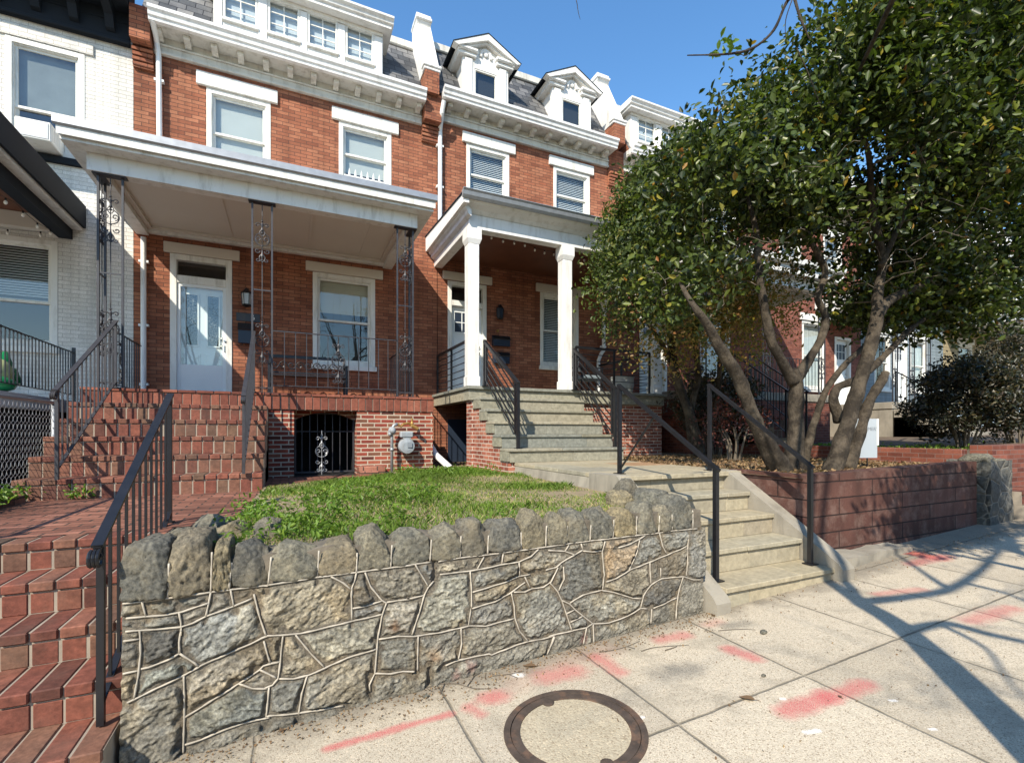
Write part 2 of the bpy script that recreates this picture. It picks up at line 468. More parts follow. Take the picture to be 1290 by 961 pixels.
M['shade_pale'] = m_plain("pale_roller_shade", (.42, .43, .41), .8, .05)
M['shade_grey'] = m_plain("grey_interior_shade", (.16, .18, .18), .8, .25, 3)
# ---------------------------------------------------------------- numpy noise
_perm = rng.permutation(512)
def vnoise(x, y, seed=0):
    xi = np.floor(x).astype(int); yi = np.floor(y).astype(int)
    fx = x - xi; fy = y - yi
    fx = fx * fx * (3 - 2 * fx); fy = fy * fy * (3 - 2 * fy)
    def h(a, b):
        k = _perm[(a + seed * 17) % 512]
        return _perm[(k + b) % 512] / 511.0
    return (h(xi, yi) * (1 - fx) + h(xi + 1, yi) * fx) * (1 - fy) + (h(xi, yi + 1) * (1 - fx) + h(xi + 1, yi + 1) * fx) * fy
def fbm(x, y, o=4, seed=0):
    s = 0; a = .5
    for i in range(o):
        s = s + a * vnoise(x, y, seed + i); x = x * 2.03; y = y * 2.03; a *= .5
    return s

# ---------------------------------------------------------------- ground, street, pavement
def sheet(name, x0, x1, y0, y1, dz, mt, nx=1):
    mb = MB()
    xs = np.linspace(x0, x1, nx + 1)
    for a, b in zip(xs[:-1], xs[1:]):
        mb.face([(a, y0, gz(a) + dz), (b, y0, gz(b) + dz), (b, y1, gz(b) + dz), (a, y1, gz(a) + dz)])
    o = mb.build(name, mt, origin=(0, 0, 0)); o["kind"] = 'structure'
    return o
sheet("ground", -160, 220, -160, 220, -.16, M['soil'])
sheet("street", -160, 220, -10.5, -2.6, -.13, M['asphalt'])

def pavement_material():
    t = NT("exposed_aggregate_concrete")
    g = t.pos(); p = t.n("SeparateXYZ", Vector=g)
    X, Y = p.outputs[0], p.outputs[1]
    flat = t.n("CombineXYZ", X=X, Y=Y, Z=0).outputs[0]
    c = t.mix(t.noise(1.3, 6, .6, vec=flat), (.42, .365, .28), (.59, .52, .41))
    # every slab was poured from its own batch
    sx = t.math('FLOOR', t.math('SUBTRACT', X, .84)); sy = t.math('FLOOR', t.math('SUBTRACT', Y, .92))
    wn_ = t.n("TexWhiteNoise", {"noise_dimensions": '2D'}, Vector=t.n("CombineXYZ", X=sx, Y=sy, Z=0).outputs[0]).outputs["Value"]
    c = t.mix(1.0, c, t.ramp(wn_, [(0, .86), (1, 1.06)]), 'MULTIPLY')
    v = t.n("TexVoronoi", Vector=flat, Scale=165.0)
    peb = t.ramp(t.n("SeparateColor", Color=v.outputs["Color"]).outputs[0], [(0, (.38, .33, .28)), (.10, (.6, .53, .45)), (.2, (.93, .92, .88)), (.8, (1.0, .98, .94)), (.92, (1.25, 1.23, 1.18)), (1, (1.3, 1.2, 1.08))])
    c = t.mix(.75, c, peb, 'MULTIPLY')
    n2 = t.noise(230, 2, .6, vec=flat)
    c = t.mix(1.0, c, t.ramp(n2, [(.3, (.70, .68, .66)), (.5, (1, 1, 1)), (.72, (1.14, 1.13, 1.1))]), 'MULTIPLY')
    # damp grey stains and grime along the wall foot
    st = t.ramp(t.noise(2.6, 6, .7, vec=flat, dist=.4), [(.50, 0.0), (.68, .5)])
    c = t.mix(st, c, (.20, .175, .13))
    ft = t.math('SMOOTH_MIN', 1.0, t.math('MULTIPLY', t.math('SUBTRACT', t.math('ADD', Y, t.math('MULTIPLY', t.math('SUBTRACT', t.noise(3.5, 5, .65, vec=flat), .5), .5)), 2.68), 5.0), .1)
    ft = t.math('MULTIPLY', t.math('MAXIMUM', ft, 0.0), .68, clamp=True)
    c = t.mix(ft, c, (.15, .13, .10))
    # score joints, one metre squares
    def joint(coord, off):
        wob = t.math('MULTIPLY', t.math('SUBTRACT', t.noise(9, 4, .6, vec=flat), .5), .016)
        f = t.math('SUBTRACT', t.math('FRACT', t.math('ADD', t.math('SUBTRACT', coord, off - .5), wob)), .5)
        return t.math('ABSOLUTE', f)
    d = t.math('MINIMUM', joint(X, .84), joint(Y, .92))
    jm = t.ramp(d, [(.004, 1.0), (.011, 0.0)])
    jv = t.ramp(t.noise(4, 5, .7, vec=flat), [(.35, .25), (.6, .9)])
    c = t.mix(t.math('MULTIPLY', jm, jv), c, (.10, .085, .06))
    halo = t.ramp(d, [(.0, .3), (.05, 0.0)])
    c = t.mix(halo, c, (.26, .22, .16))
    # red utility paint sprayed on the slabs, and old white drips
    def cap(a, b, w, amt, col, c, ns=5):
        A = G(*a); B = G(*b); dx, dy = B.x - A.x, B.y - A.y; L2 = dx * dx + dy * dy + 1e-6
        px = t.math('SUBTRACT', X, A.x); py = t.math('SUBTRACT', Y, A.y)
        h = t.math('DIVIDE', t.math('ADD', t.math('MULTIPLY', px, dx), t.math('MULTIPLY', py, dy)), L2, clamp=True)
        ex = t.math('SUBTRACT', px, t.math('MULTIPLY', h, dx)); ey = t.math('SUBTRACT', py, t.math('MULTIPLY', h, dy))
        q = t.math('SQRT', t.math('ADD', t.math('MULTIPLY', ex, ex), t.math('MULTIPLY', ey, ey)))
        q = t.math('ADD', t.math('DIVIDE', q, w), t.math('MULTIPLY', t.math('SUBTRACT', t.noise(ns, 6, .75, vec=flat), .5), 1.9))
        f = t.math('MULTIPLY', t.math('SUBTRACT', 1.25, q, clamp=True), amt * 1.3, clamp=True)
        f = t.math('MULTIPLY', f, t.ramp(n2, [(.38, .1), (.6, 1.0)]))
        return t.mix(f, c, col)
    red = (.50, .085, .09); pale = (.54, .22, .18)
    for a, b, w, amt, col in [
        ((413, 942), (566, 899), .035, .8, red), ((618, 880), (628, 876), .085, .75, red), ((590, 890), (606, 898), .05, .6, red),
        ((690, 852), (722, 846), .11, .6, red), ((752, 828), (782, 846), .07, .65, red), ((650, 862), (760, 820), .13, .18, pale),
        ((830, 806), (862, 800), .07, .6, red), ((893, 787), (903, 783), .07, .45, pale), ((918, 817), (952, 830), .07, .75, red),
        ((990, 896), (1040, 878), .075, .8, red), ((1040, 878), (1092, 862), .07, .7, red),
        ((1225, 782), (1275, 766), .09, .6, red), ((1105, 748), (1160, 742), .07, .5, red), ((1115, 690), (1180, 702), .13, .9, (.55, .07, .05)), ((1150, 710), (1190, 700), .10, .6, red)]:
        c = cap(a, b, w, amt, col, c)
    for a, b, w in [((1015, 922), (1031, 920), .016), ((1122, 882), (1128, 882), .011), ((1172, 918), (1178, 918), .011), ((985, 880), (988, 880), .012), ((806, 905), (810, 903), .012), ((650, 700 + 150), (655, 850), .03)]:
        c = cap(a, b, w, 1.2, (.80, .78, .74), c, 26)
    for a, b, w in [((830, 848), (870, 842), .10), ((845, 842), (850, 842), .05), ((915, 788), (940, 785), .08)]:
        c = cap(a, b, w, .55, (.10, .10, .09), c, 12)
    h = t.math('SUBTRACT', t.math('ADD', t.math('MULTIPLY', n2, .5), t.math('MULTIPLY', v.outputs["Distance"], -.6)), t.math('MULTIPLY', jm, 4.0))
    return t.finish(c, .85, t.bump(h, .55, .004), spec=.25)
M['pavement'] = pavement_material()
def pavement():
    # one sheet with a round hole for the manhole frame
    cx, cy, r = 1.345, 2.135, .366
    mb = MB(); z = lambda x: gz(x)
    N = 64
    x0, x1, y0, y1 = cx - .7, cx + .7, cy - .7, cy + .7
    for k in range(N):
        t0, t1 = 2 * math.pi * k / N, 2 * math.pi * (k + 1) / N
        def sq(t):
            c, s_ = math.cos(t), math.sin(t); m = max(abs(c), abs(s_)); return (cx + .7 * c / m, cy + .7 * s_ / m)
        a, b = (cx + r * math.cos(t0), cy + r * math.sin(t0)), (cx + r * math.cos(t1), cy + r * math.sin(t1))
        p, q = sq(t0), sq(t1)
        mb.face([(a[0], a[1], z(a[0])), (p[0], p[1], z(p[0])), (q[0], q[1], z(q[0])), (b[0], b[1], z(b[0]))])
    for (a, b, c, d) in [(-60, x0, -2.45, 3.6), (x1, 90, -2.45, 3.6), (x0, x1, -2.45, y0), (x0, x1, y1, 3.6)]:
        mb.face([(a, c, z(a)), (b, c, z(b)), (b, d, z(b)), (a, d, z(a))])
    # kerb face
    mb.face([(-60, -2.45, z(-60)), (-60, -2.45, z(-60) - .15), (90, -2.45, z(90) - .15), (90, -2.45, z(90))])
    o = mb.build("pavement", M['pavement'], origin=(0, 0, 0)); o["kind"] = 'structure'
    k = MB()
    a, b = -60, 90
    k.face([(a, -2.6, gz(a) + .004), (b, -2.6, gz(b) + .004), (b, -2.45, gz(b) + .004), (a, -2.45, gz(a) + .004)])
    k.face([(a, -2.6, gz(a) - .16), (b, -2.6, gz(b) - .16), (b, -2.6, gz(b) + .004), (a, -2.6, gz(a) + .004)])
    o = k.build("kerb", M['concrete'], origin=(0, 0, 0)); o["kind"] = 'structure'
    # manhole
    def tilt(p): return (p[0], p[1], p[2] + gz(p[0]))
    mh = thing("manhole_cover", (cx, cy, gz(cx)), "round manhole cover filled with aggregate concrete in a rusty iron ring", "manhole cover")
    def ring(r0, r1, z0, z1, m=0):
        mb = MB(); N = 72
        for i in range(N):
            t0, t1 = 2 * math.pi * i / N, 2 * math.pi * (i + 1) / N
            def q(r, t, zz): return tilt((cx + r * math.cos(t), cy + r * math.sin(t), zz))
            mb.face([q(r0, t0, z1), q(r1, t0, z1), q(r1, t1, z1), q(r0, t1, z1)], 0, .5)
            mb.face([q(r1, t0, z0), q(r1, t1, z0), q(r1, t1, z1), q(r1, t0, z1)], 0, .5)
            mb.face([q(r0, t0, z1), q(r0, t1, z1), q(r0, t1, z0), q(r0, t0, z0)], 0, .5)
        return mb
    ring(.335, .369, -.05, .006).build("frame_ring", M['castiron'], mh)
    lid = ring(.285, .331, -.05, .003)
    for s_ in (1.57, -1.57):
        lid.lathe(tilt((cx + .282 * math.cos(s_), cy + .282 * math.sin(s_), 0)), [(.034, -.02), (.034, .004), (.022, .007)], 14)
    lid.build("lid_rim", M['castiron'], mh)
    f = MB()
    for i in range(48):
        t0, t1 = 2 * math.pi * i / 48, 2 * math.pi * (i + 1) / 48
        f.face([tilt((cx, cy, -.004)), tilt((cx + .287 * math.cos(t0), cy + .287 * math.sin(t0), -.004)), tilt((cx + .287 * math.cos(t1), cy + .287 * math.sin(t1), -.004))])
    f.build("lid_infill", M['lid'], mh)
def lid_material():
    t = NT("lid_aggregate"); g = t.pos()
    c = t.mix(t.noise(6, 5), (.34, .29, .205), (.46, .40, .30))
    v = t.n("TexVoronoi", Vector=g, Scale=110.0)
    c = t.mix(.8, c, t.ramp(t.n("SeparateColor", Color=v.outputs["Color"]).outputs[0], [(0, (.6, .54, .47)), (.2, (.9, .86, .8)), (.75, (1, 1, .95)), (1, (1.25, 1.2, 1.1))]), 'MULTIPLY')
    return t.finish(c, .9, t.bump(t.math('MULTIPLY', v.outputs["Distance"], -1.0), .5, .004), spec=.2)
M['lid'] = lid_material()
pavement()

# yards behind the retaining walls
def yard(name, poly, z, mt, kind='structure', bump=0.0, zf=None):
    mb = MB(); mb.face([(x, y, z if zf is None else zf(x, y)) for x, y in poly])
    o = mb.build(name, mt, origin=(0, 0, 0)); o["kind"] = kind; return o

# ---------------------------------------------------------------- the fieldstone retaining wall
YW = 2.92
REG = {1: (140, 640, 6.005), 2: (140, 790, 5.62), 3: (320, 640, 6.405), 4: (320, 760, 6.405), 5: (500, 630, 6.405), 6: (500, 740, 6.405), 7: (690, 600, 6.143), 8: (690, 690, 6.005)}
LINES = """1:90,718 230,705 430,678 620,652 755,632 890,615 1010,600 1190,580|3:110,618 250,597 510,555 825,515 1100,478 1281,455|5:0,538 130,515 270,498
5:330,492 510,462 735,438 1000,402 1200,375 1281,365|7:150,520 325,497 500,478 680,455 855,437 960,420 1150,403
1:440,415 430,675
1:700,225 745,255 765,300 762,450 755,632
1:913,410 893,610
3:140,392 115,610
3:524,340 512,555
3:832,358 826,515
3:1115,265 1101,475
5:278,315 265,495
5:518,258 508,460
5:740,230 730,435
5:1002,185 998,402
5:1207,180 1197,375
7:150,335 148,520
7:333,325 325,497
7:510,310 502,478
7:690,265 680,455
7:862,280 857,437
7:955,210 962,420
7:1117,180 1120,403
1:235,705 265,812
1:115,830 265,815 400,808 540,780 735,715
1:755,632 745,690 718,815
1:905,615 928,738
1:110,930 300,915 525,897 620,865 720,815 930,738 1065,680
1:515,785 530,860 530,960|2:497,0 483,100 487,180
1:215,925|2:205,30 212,180 195,330 165,500
2:90,93 205,80
2:85,325 205,302
2:215,290 270,278 400,230 487,180
2:487,180 590,245 620,270
2:115,530 330,425 520,335 640,265 800,195 985,115|4:60,278 110,258 235,250 370,240 510,208 790,140 1035,85
3:0,690 45,870 75,960|4:100,262
2:515,340 520,480 520,630 512,890
2:525,632 640,560 850,430 1050,300|4:75,500 140,478 215,465
4:45,530 180,595
2:905,395 1000,428 1110,430|4:70,683 150,655 195,600 213,465 220,380 235,250
4:80,300 110,410 130,470
4:335,250 460,400 570,512
4:205,602 320,602 440,575 575,515 750,435 985,365
4:430,578 385,720 360,890
4:122,670 110,800 98,920
2:525,825 640,790 800,720 1000,655 1124,635|4:100,905 360,880 550,850 720,820
3:895,515 940,630 1030,740 1070,760|4:1065,0 1035,85 1000,260 985,430 975,560 930,650 935,700
3:620,548 720,600 785,655
3:826,515 815,570 790,640 785,700 790,900
3:795,805 900,788 1030,745
3:1070,755 1281,728|5:80,795 220,765
4:1005,285 1150,262 1281,262|6:170,385 330,362 500,325 580,305 710,308 945,245
4:975,560 1100,562 1200,545 1281,545|6:140,672
5:145,515 250,690
5:295,650 250,700 220,765 165,950|6:120,375
5:345,597 585,568 700,550 830,520 985,495 1080,450 1140,395
5:700,455 650,550
5:855,430 845,515
5:983,500 988,605
5:610,740 740,700 870,660 985,610 1050,600 1281,540|8:100,110 210,45 265,15
5:588,570 600,700 600,870|6:598,160 575,305
5:605,870 790,815 900,755 1030,660
5:1028,615 1070,700
5:920,745|6:920,40 945,150 950,245 985,345 1055,428
5:940,738 1030,738 1085,710 1180,700 1240,655 1281,580|8:75,145
5:1240,660|8:15,262 70,325 105,400 140,500 180,620
6:515,325 522,450 492,580
6:170,385 165,660
6:390,625 500,580 740,530 760,540 950,465 1055,430 1160,415 1281,380|8:0,665 180,625 290,600 340,570
6:1270,395 1200,560
8:80,320 122,235 115,140
7:0,570 130,578 210,605
7:160,530 130,578
7:255,518 270,570
7:270,575 340,582 415,575
7:440,500 420,580 430,735|8:425,200 412,315
7:545,550 640,520 755,455
7:707,490 690,580 625,730|8:620,165
8:440,255 520,228 620,165 760,110 1000,10|7:1075,538
7:862,437 885,540 915,595
7:1085,450 1078,600 1075,737|8:1055,100 1045,210
8:770,110 775,270
8:850,150 850,225
8:165,415 260,355 400,318 500,335 640,378 710,382
8:700,455 720,360 780,275 860,230 1020,215 1100,240 1155,238
8:105,395 160,420 210,470 340,572 460,565 600,515 700,455 780,460 860,430 970,375
8:1020,215 980,360 965,540
8:140,495 200,465
8:170,560 260,515
8:290,600 265,750
8:342,575 345,720
8:782,460 778,570
8:45,665 10,760"""
CRACKS = """5:300,470 305,560 295,650
6:165,600 160,680 140,690
6:262,650 260,800"""
def parse(s):
    out = []
    for ln in s.strip().split("\n"):
        pts = []
        for seg in ln.split("|"):
            k, ps = seg.split(":"); ox, oy, sc = REG[int(k)]
            for q in ps.split():
                x, y = map(float, q.split(","))
                w = P(ox + x / sc, oy + y / sc, YW); pts.append((w.x, w.z))
        out.append(pts)
    return out
JL = parse(LINES); CR = parse(CRACKS)

def fieldstone_wall():
    root = thing("stone_wall", (1.2, YW + .15, gz(1.2)), "grey fieldstone retaining wall with raised pale mortar joints below the lawn", "stone wall")
    x0, x1, zb, zt = -.735, 3.07, -.10, .86
    h = .0062
    nx = int((x1 - x0) / h) + 1; nz = int((zt - zb) / h) + 1
    xs = np.linspace(x0, x1, nx); zs = np.linspace(zb, zt, nz)
    GX, GZ = np.meshgrid(xs, zs)
    D = np.full(GX.shape, 1.0)
    def seg(a, b, D, ext=0.0):
        ext = max(ext, 0)
        a = np.array(a); b = np.array(b); d = b - a; L = np.hypot(*d)
        if L < 1e-6: return
        a = a - d / L * ext; b = b + d / L * ext; d = b - a; L = np.hypot(*d)
        m = .16
        i0 = np.searchsorted(xs, min(a[0], b[0]) - m); i1 = np.searchsorted(xs, max(a[0], b[0]) + m)
        j0 = np.searchsorted(zs, min(a[1], b[1]) - m); j1 = np.searchsorted(zs, max(a[1], b[1]) + m)
        if i1 <= i0 or j1 <= j0: return
        px = GX[j0:j1, i0:i1] - a[0]; pz = GZ[j0:j1, i0:i1] - a[1]
        t = np.clip((px * d[0] + pz * d[1]) / (L * L), 0, 1)
        q = np.hypot(px - t * d[0], pz - t * d[1])
        D[j0:j1, i0:i1] = np.minimum(D[j0:j1, i0:i1], q)
    for pl in JL + CR:
        for i, (a, b) in enumerate(zip(pl[:-1], pl[1:])): seg(a, b, D, .03 if i in (0, len(pl) - 2) else 0.0)
    DC = np.full(GX.shape, 1.0)
    for pl in CR:
        for a, b in zip(pl[:-1], pl[1:]): seg(a, b, DC)
    # band joint height along x: the face stops there, the cap stones stand above
    bx = np.array([p[0] for p in JL[0] + JL[1]]); bz = np.array([p[1] for p in JL[0] + JL[1]])
    o = np.argsort(bx); bx, bz = bx[o], bz[o]
    # label the stones
    lab = np.zeros(GX.shape, int); cur = 0
    free = D > .0115
    from collections import deque
    for j in range(nz):
        for i in range(nx):
            if free[j, i] and lab[j, i] == 0:
                cur += 1; lab[j, i] = cur; dq = deque([(j, i)])
                while dq:
                    a, b = dq.popleft()
                    for c, d in ((a+1,b),(a-1,b),(a,b+1),(a,b-1)):
                        if 0 <= c < nz and 0 <= d < nx and free[c, d] and lab[c, d] == 0:
                            lab[c, d] = cur; dq.append((c, d))
    r2 = np.random.default_rng(3)
    n = cur + 1
    amp = r2.uniform(.008, .020, n); ang = r2.uniform(-.5, .9, n); tx = r2.uniform(-.05, .05, n); tz = r2.uniform(-.06, .06, n); sd = r2.integers(0, 60, n)
    cxm = np.array([GX[lab == k].mean() if (lab == k).any() else 0 for k in range(n)]); czm = np.array([GZ[lab == k].mean() if (lab == k).any() else 0 for k in range(n)])
    L = lab
    ca, sa = np.cos(ang)[L], np.sin(ang)[L]
    ru = GX * ca + GZ * sa; rv = -GX * sa + GZ * ca
    ridge = fbm(ru * 7 + sd[L] * 3.1, rv * 26 + sd[L], 4)
    rough = fbm(GX * 24, GZ * 24, 4, 5)
    lump = fbm(GX * 6 + sd[L] * 7.7, GZ * 6, 3, 9)
    # irregular stone edges: some lips pull back, some overhang the joint
    de = D + (fbm(GX * 18, GZ * 18, 4, 21) - .46) * .042
    e = np.clip((de - .017) / .013, 0, 1); e = e * e * (3 - 2 * e)
    e2 = np.clip((D - .01) / .14, 0, 1) ** .7
    fine = fbm(ru * 42, rv * 70, 4, 41)
    prot = e * (amp[L] + .005 * e2 + (ridge - .48) * .018 + (lump - .48) * .022 + (fine - .48) * .024 + tx[L] * (GX - cxm[L]) * .6 + tz[L] * (GZ - czm[L]) * .6)
    # broken steps in the slate
    prot = prot + e * .007 * np.round((ridge * .6 + lump * 1.6) * 5) / 2 - e * .014
    prot = np.maximum(prot, -.004)
    prot = np.where(L == 0, prot * .2, prot) + (rough - .5) * .012 * (.35 + e)
    prot = np.where(DC < .009, -.06, prot)
    above = GZ > np.interp(GX, bx, bz) + .004
    yy = YW - prot
    # colour: base tint per stone
    pal = np.array([(.20, .19, .15), (.155, .152, .13), (.235, .20, .13), (.185, .165, .125), (.205, .20, .17), (.135, .13, .115), (.22, .195, .14), (.175, .17, .14)])
    col = pal[r2.integers(0, len(pal), n)] * r2.uniform(.68, 1.28, (n, 1))
    def stone_at(x, z):
        j = int((z - zb) / h); i = int((x - x0) / h); return lab[min(max(j, 0), nz - 1), min(max(i, 0), nx - 1)]
    for (u, v), c in {(385, 765): (.255, .215, .135), (775, 700): (.30, .215, .115), (520, 765): (.23, .205, .155), (300, 770): (.22, .225, .205), (730, 770): (.225, .225, .19), (780, 775): (.20, .19, .15), (200, 860): (.20, .21, .175), (300, 880): (.165, .175, .155), (560, 745): (.235, .225, .17), (830, 765): (.165, .165, .15), (870, 750): (.15, .16, .155), (640, 770): (.20, .19, .16), (465, 850): (.20, .185, .14), (505, 850): (.175, .165, .13), (620, 810): (.205, .185, .135), (680, 830): (.17, .16, .135), (830, 805): (.19, .175, .135), (910, 700): (.16, .155, .135), (635, 705): (.15, .125, .10), (545, 700): (.15, .145, .135), (230, 805): (.24, .26, .25), (270, 840): (.22, .19, .135), (435, 810): (.245, .225, .16), (645, 745): (.16, .14, .12)}.items():
        w = P(u, v, YW); k = stone_at(w.x, w.z)
        if k: col[k] = c
    col = col * np.array((1.12, 1.06, .96))
    col = col * .62 + col.mean(axis=1, keepdims=True) * .38 * np.array((.94, 1.0, 1.01))
    C = col[L]
    C = C * 1.12
    mcol = np.array((.150, .130, .100)) * (.8 + .4 * fbm(GX * 6 + 5, GZ * 6, 3, 71))[..., None]
    C[L == 0] = mcol[L == 0]
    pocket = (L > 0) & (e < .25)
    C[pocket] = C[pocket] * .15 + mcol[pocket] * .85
    w = fbm(GX * 9, GZ * 9, 4, 31)[..., None]; w2 = fbm(ru * 4, rv * 22, 4, 33)[..., None]
    w3 = fine[..., None]
    st3 = e[..., None]
    C = C * ((1 - st3) * (.8 + .4 * w) + st3 * (.5 + 1.05 * w) * (.74 + .54 * w2) * (.38 + 1.3 * w3))
    brown = np.clip((fbm(GX * 5 + 40, GZ * 5, 4, 51) - .52) * 4, 0, .28)[..., None] * np.array([1.0])
    C = C * (1 - brown) + C * brown * np.array((1.25, 1.02, .68))
    crev_shade = np.exp(-((e - .42) / .26) ** 2)[..., None] * np.clip(fbm(GX * 7, GZ * 7, 3, 61) * 2.4 - .55, 0, 1)[..., None]
    C = C * (1 - .75 * crev_shade)  # crevice shading along the stone edges, darkened in the colour
    rust = np.zeros(GX.shape)
    for u, v, r_, a in [(496, 787, .05, .9), (548, 822, .07, .55), (235, 737, .04, .4), (540, 700, .05, .3)]:
        q = P(u, v, YW); rust = np.maximum(rust, a * np.clip(1 - np.hypot(GX - q.x, GZ - q.z) / r_ + (rough - .5) * 1.2, 0, 1))
    C = C * (1 - rust[..., None]) + np.array((.16, .075, .03)) * rust[..., None]
    for u, v, r_ in [(592, 840, .06), (575, 850, .05), (735, 805, .05), (1, 1, .01)]:
        q = P(u, v, YW); k = np.clip(1 - np.hypot(GX - q.x, GZ - q.z) / r_ + (rough - .5), 0, 1)[..., None] * .5
        C = C * (1 - k) + np.array((.34, .10, .10)) * k
    # earth splash at the foot
    foot = np.clip(1 - (GZ - SLOPE * GX) / .10 + (rough - .5) * 1.6, 0, 1)[..., None] * .55
    C = C * (1 - foot) + np.array((.10, .09, .07)) * foot
    idx = np.arange(nx * nz).reshape(nz, nx)
    V = np.stack([GX, yy, GZ], -1).reshape(-1, 3) - np.array(root.location)
    ok = ~(above[:-1, :-1])
    q = np.stack([idx[:-1, :-1], idx[:-1, 1:], idx[1:, 1:], idx[1:, :-1]], -1)[ok]
    me = bpy.data.meshes.new("stone_face"); me.from_pydata(V.tolist(), [], q.tolist())
    a = me.attributes.new("tint", 'FLOAT_COLOR', 'POINT')
    a.data.foreach_set("color", np.concatenate([np.clip(C, 0, 1), np.ones(C.shape[:2] + (1,))], -1).reshape(-1).astype(np.float32))
    me.materials.append(M['fieldstone']); me.polygons.foreach_set("use_smooth", [True] * len(me.polygons)); me.update()
    ob = bpy.data.objects.new("stone_face", me); COL.objects.link(ob); ob.parent = root
    # raised joints
    mb = MB(); rj = random.Random(9)
    for pl in JL:
        p3 = []
        for (a, b) in zip(pl[:-1], pl[1:]):
            m = max(1, int(math.hypot(b[0] - a[0], b[1] - a[1]) / .02))
            for k in range(m):
                t = k / m; p3.append((a[0] + (b[0] - a[0]) * t, a[1] + (b[1] - a[1]) * t))
        p3.append(pl[-1])
        p3 = [(x, YW - .0055 - .002 * math.sin(x * 40 + z * 31), z) for x, z in p3 if z > gz(x) - .01]
        p3 = [q for q in p3 if q[2] < np.interp(q[0], bx, bz) + .145 - .012 * math.sin(q[0] * 23) or q[0] < -.25 and q[2] < 1.0]
        if len(p3) < 2: continue
        if len(p3) > 40 and rj.random() < .12:
            k = rj.randrange(4, len(p3) - 6); w_ = rj.randint(2, 5)
            mb.tube(p3[:k], [.0050] * k, 6); p3 = p3[k + w_:]
        # keep off missing stretches
        rad = [.0050 * (1 + .3 * math.sin(i * 1.7) * math.sin(i * .37)) for i in range(len(p3))]
        mb.tube(p3, rad, 6)
    mb.build("raised_joint", M['bead'], root, smooth=True)
    # core behind the face
    mb = MB()
    N = 60
    for i in range(N):
        a = x0 + .01 + (x1 - x0 - .02) * i / N; b = x0 + .01 + (x1 - x0 - .02) * (i + 1) / N
        za, z_b = np.interp(a, bx, bz) + .155 - .012 * math.sin(a * 23), np.interp(b, bx, bz) + .155 - .012 * math.sin(b * 23)
        y0, y1 = YW + .020, YW + .24
        mb.face([(a, y0, zb), (b, y0, zb), (b, y0, z_b), (a, y0, za)]); mb.face([(a, y0, za), (b, y0, z_b), (b, y1, z_b), (a, y1, za)])
        mb.face([(a, y1, za), (b, y1, z_b), (b, y1, zb), (a, y1, zb)])
    mb.face([(x0 + .01, YW + .012, zb), (x0 + .01, YW + .3, zb), (x0 + .01, YW + .3, bz[0] + .05), (x0 + .01, YW + .012, bz[0] + .05)])
    mb.face([(x1 - .01, YW + .012, zb), (x1 - .01, YW + .3, zb), (x1 - .01, YW + .3, bz[-1] + .05), (x1 - .01, YW + .012, bz[-1] + .05)])
    # return walls running back beside both flights
    mb.box(-.70, -.36, YW + .29, 4.25, -.1, .80)
    mb.box(2.80, 3.05, YW + .29, 3.95, -.1, .93)
    mb.build("mortar_core", M['mortar_dark'], root)
    # cap stones: (left joint u, right joint u, top v, depth) read along the band
    return root, bx, bz
def fieldstone_material():
    t = NT("fieldstone")
    c = t.n("Attribute", {"attribute_name": "tint"}).outputs["Color"]
    n1 = t.noise(70, 6, .7); n2 = t.noise(260, 3, .6)
    c = t.mix(1.0, c, t.ramp(n1, [(.32, (.38, .38, .38)), (.5, (1, 1, 1)), (.68, (1.6, 1.57, 1.5))]), 'MULTIPLY')
    c = t.mix(t.ramp(t.noise(13, 6, .7), [(.58, 0.0), (.72, .35)]), c, (.30, .31, .28))
    return t.finish(c, .85, t.bump(t.math('ADD', n1, t.math('MULTIPLY', n2, .5)), .9, .010), spec=.2)
M['fieldstone'] = fieldstone_material()
def rock_material():
    t = NT("cap_rock")
    r_ = t.rnd()
    c = t.ramp(r_, [(0, (.135, .135, .122)), (.2, (.185, .178, .145)), (.4, (.125, .125, .115)), (.6, (.205, .178, .13)), (.8, (.165, .16, .135)), (1, (.235, .20, .13))])
    n1 = t.noise(48, 7, .75); n2 = t.noise(220, 3, .6)
    s_ = t.noise(9, 6, .7)
    c = t.mix(1.0, c, t.ramp(n1, [(.32, (.34, .34, .34)), (.5, (1, 1, 1)), (.68, (1.65, 1.6, 1.5))]), 'MULTIPLY')
    c = t.mix(1.0, c, t.ramp(s_, [(.3, (.55, .56, .57)), (.7, (1.4, 1.32, 1.15))]), 'MULTIPLY')
    c = t.mix(t.ramp(t.noise(5, 5, .6), [(.5, 0.0), (.7, .6)]), c, (.22, .185, .12))
    return t.finish(c, .85, t.bump(t.math('ADD', n1, t.math('MULTIPLY', n2, .4)), 1.0, .014), spec=.25)
M['rock'] = rock_material()

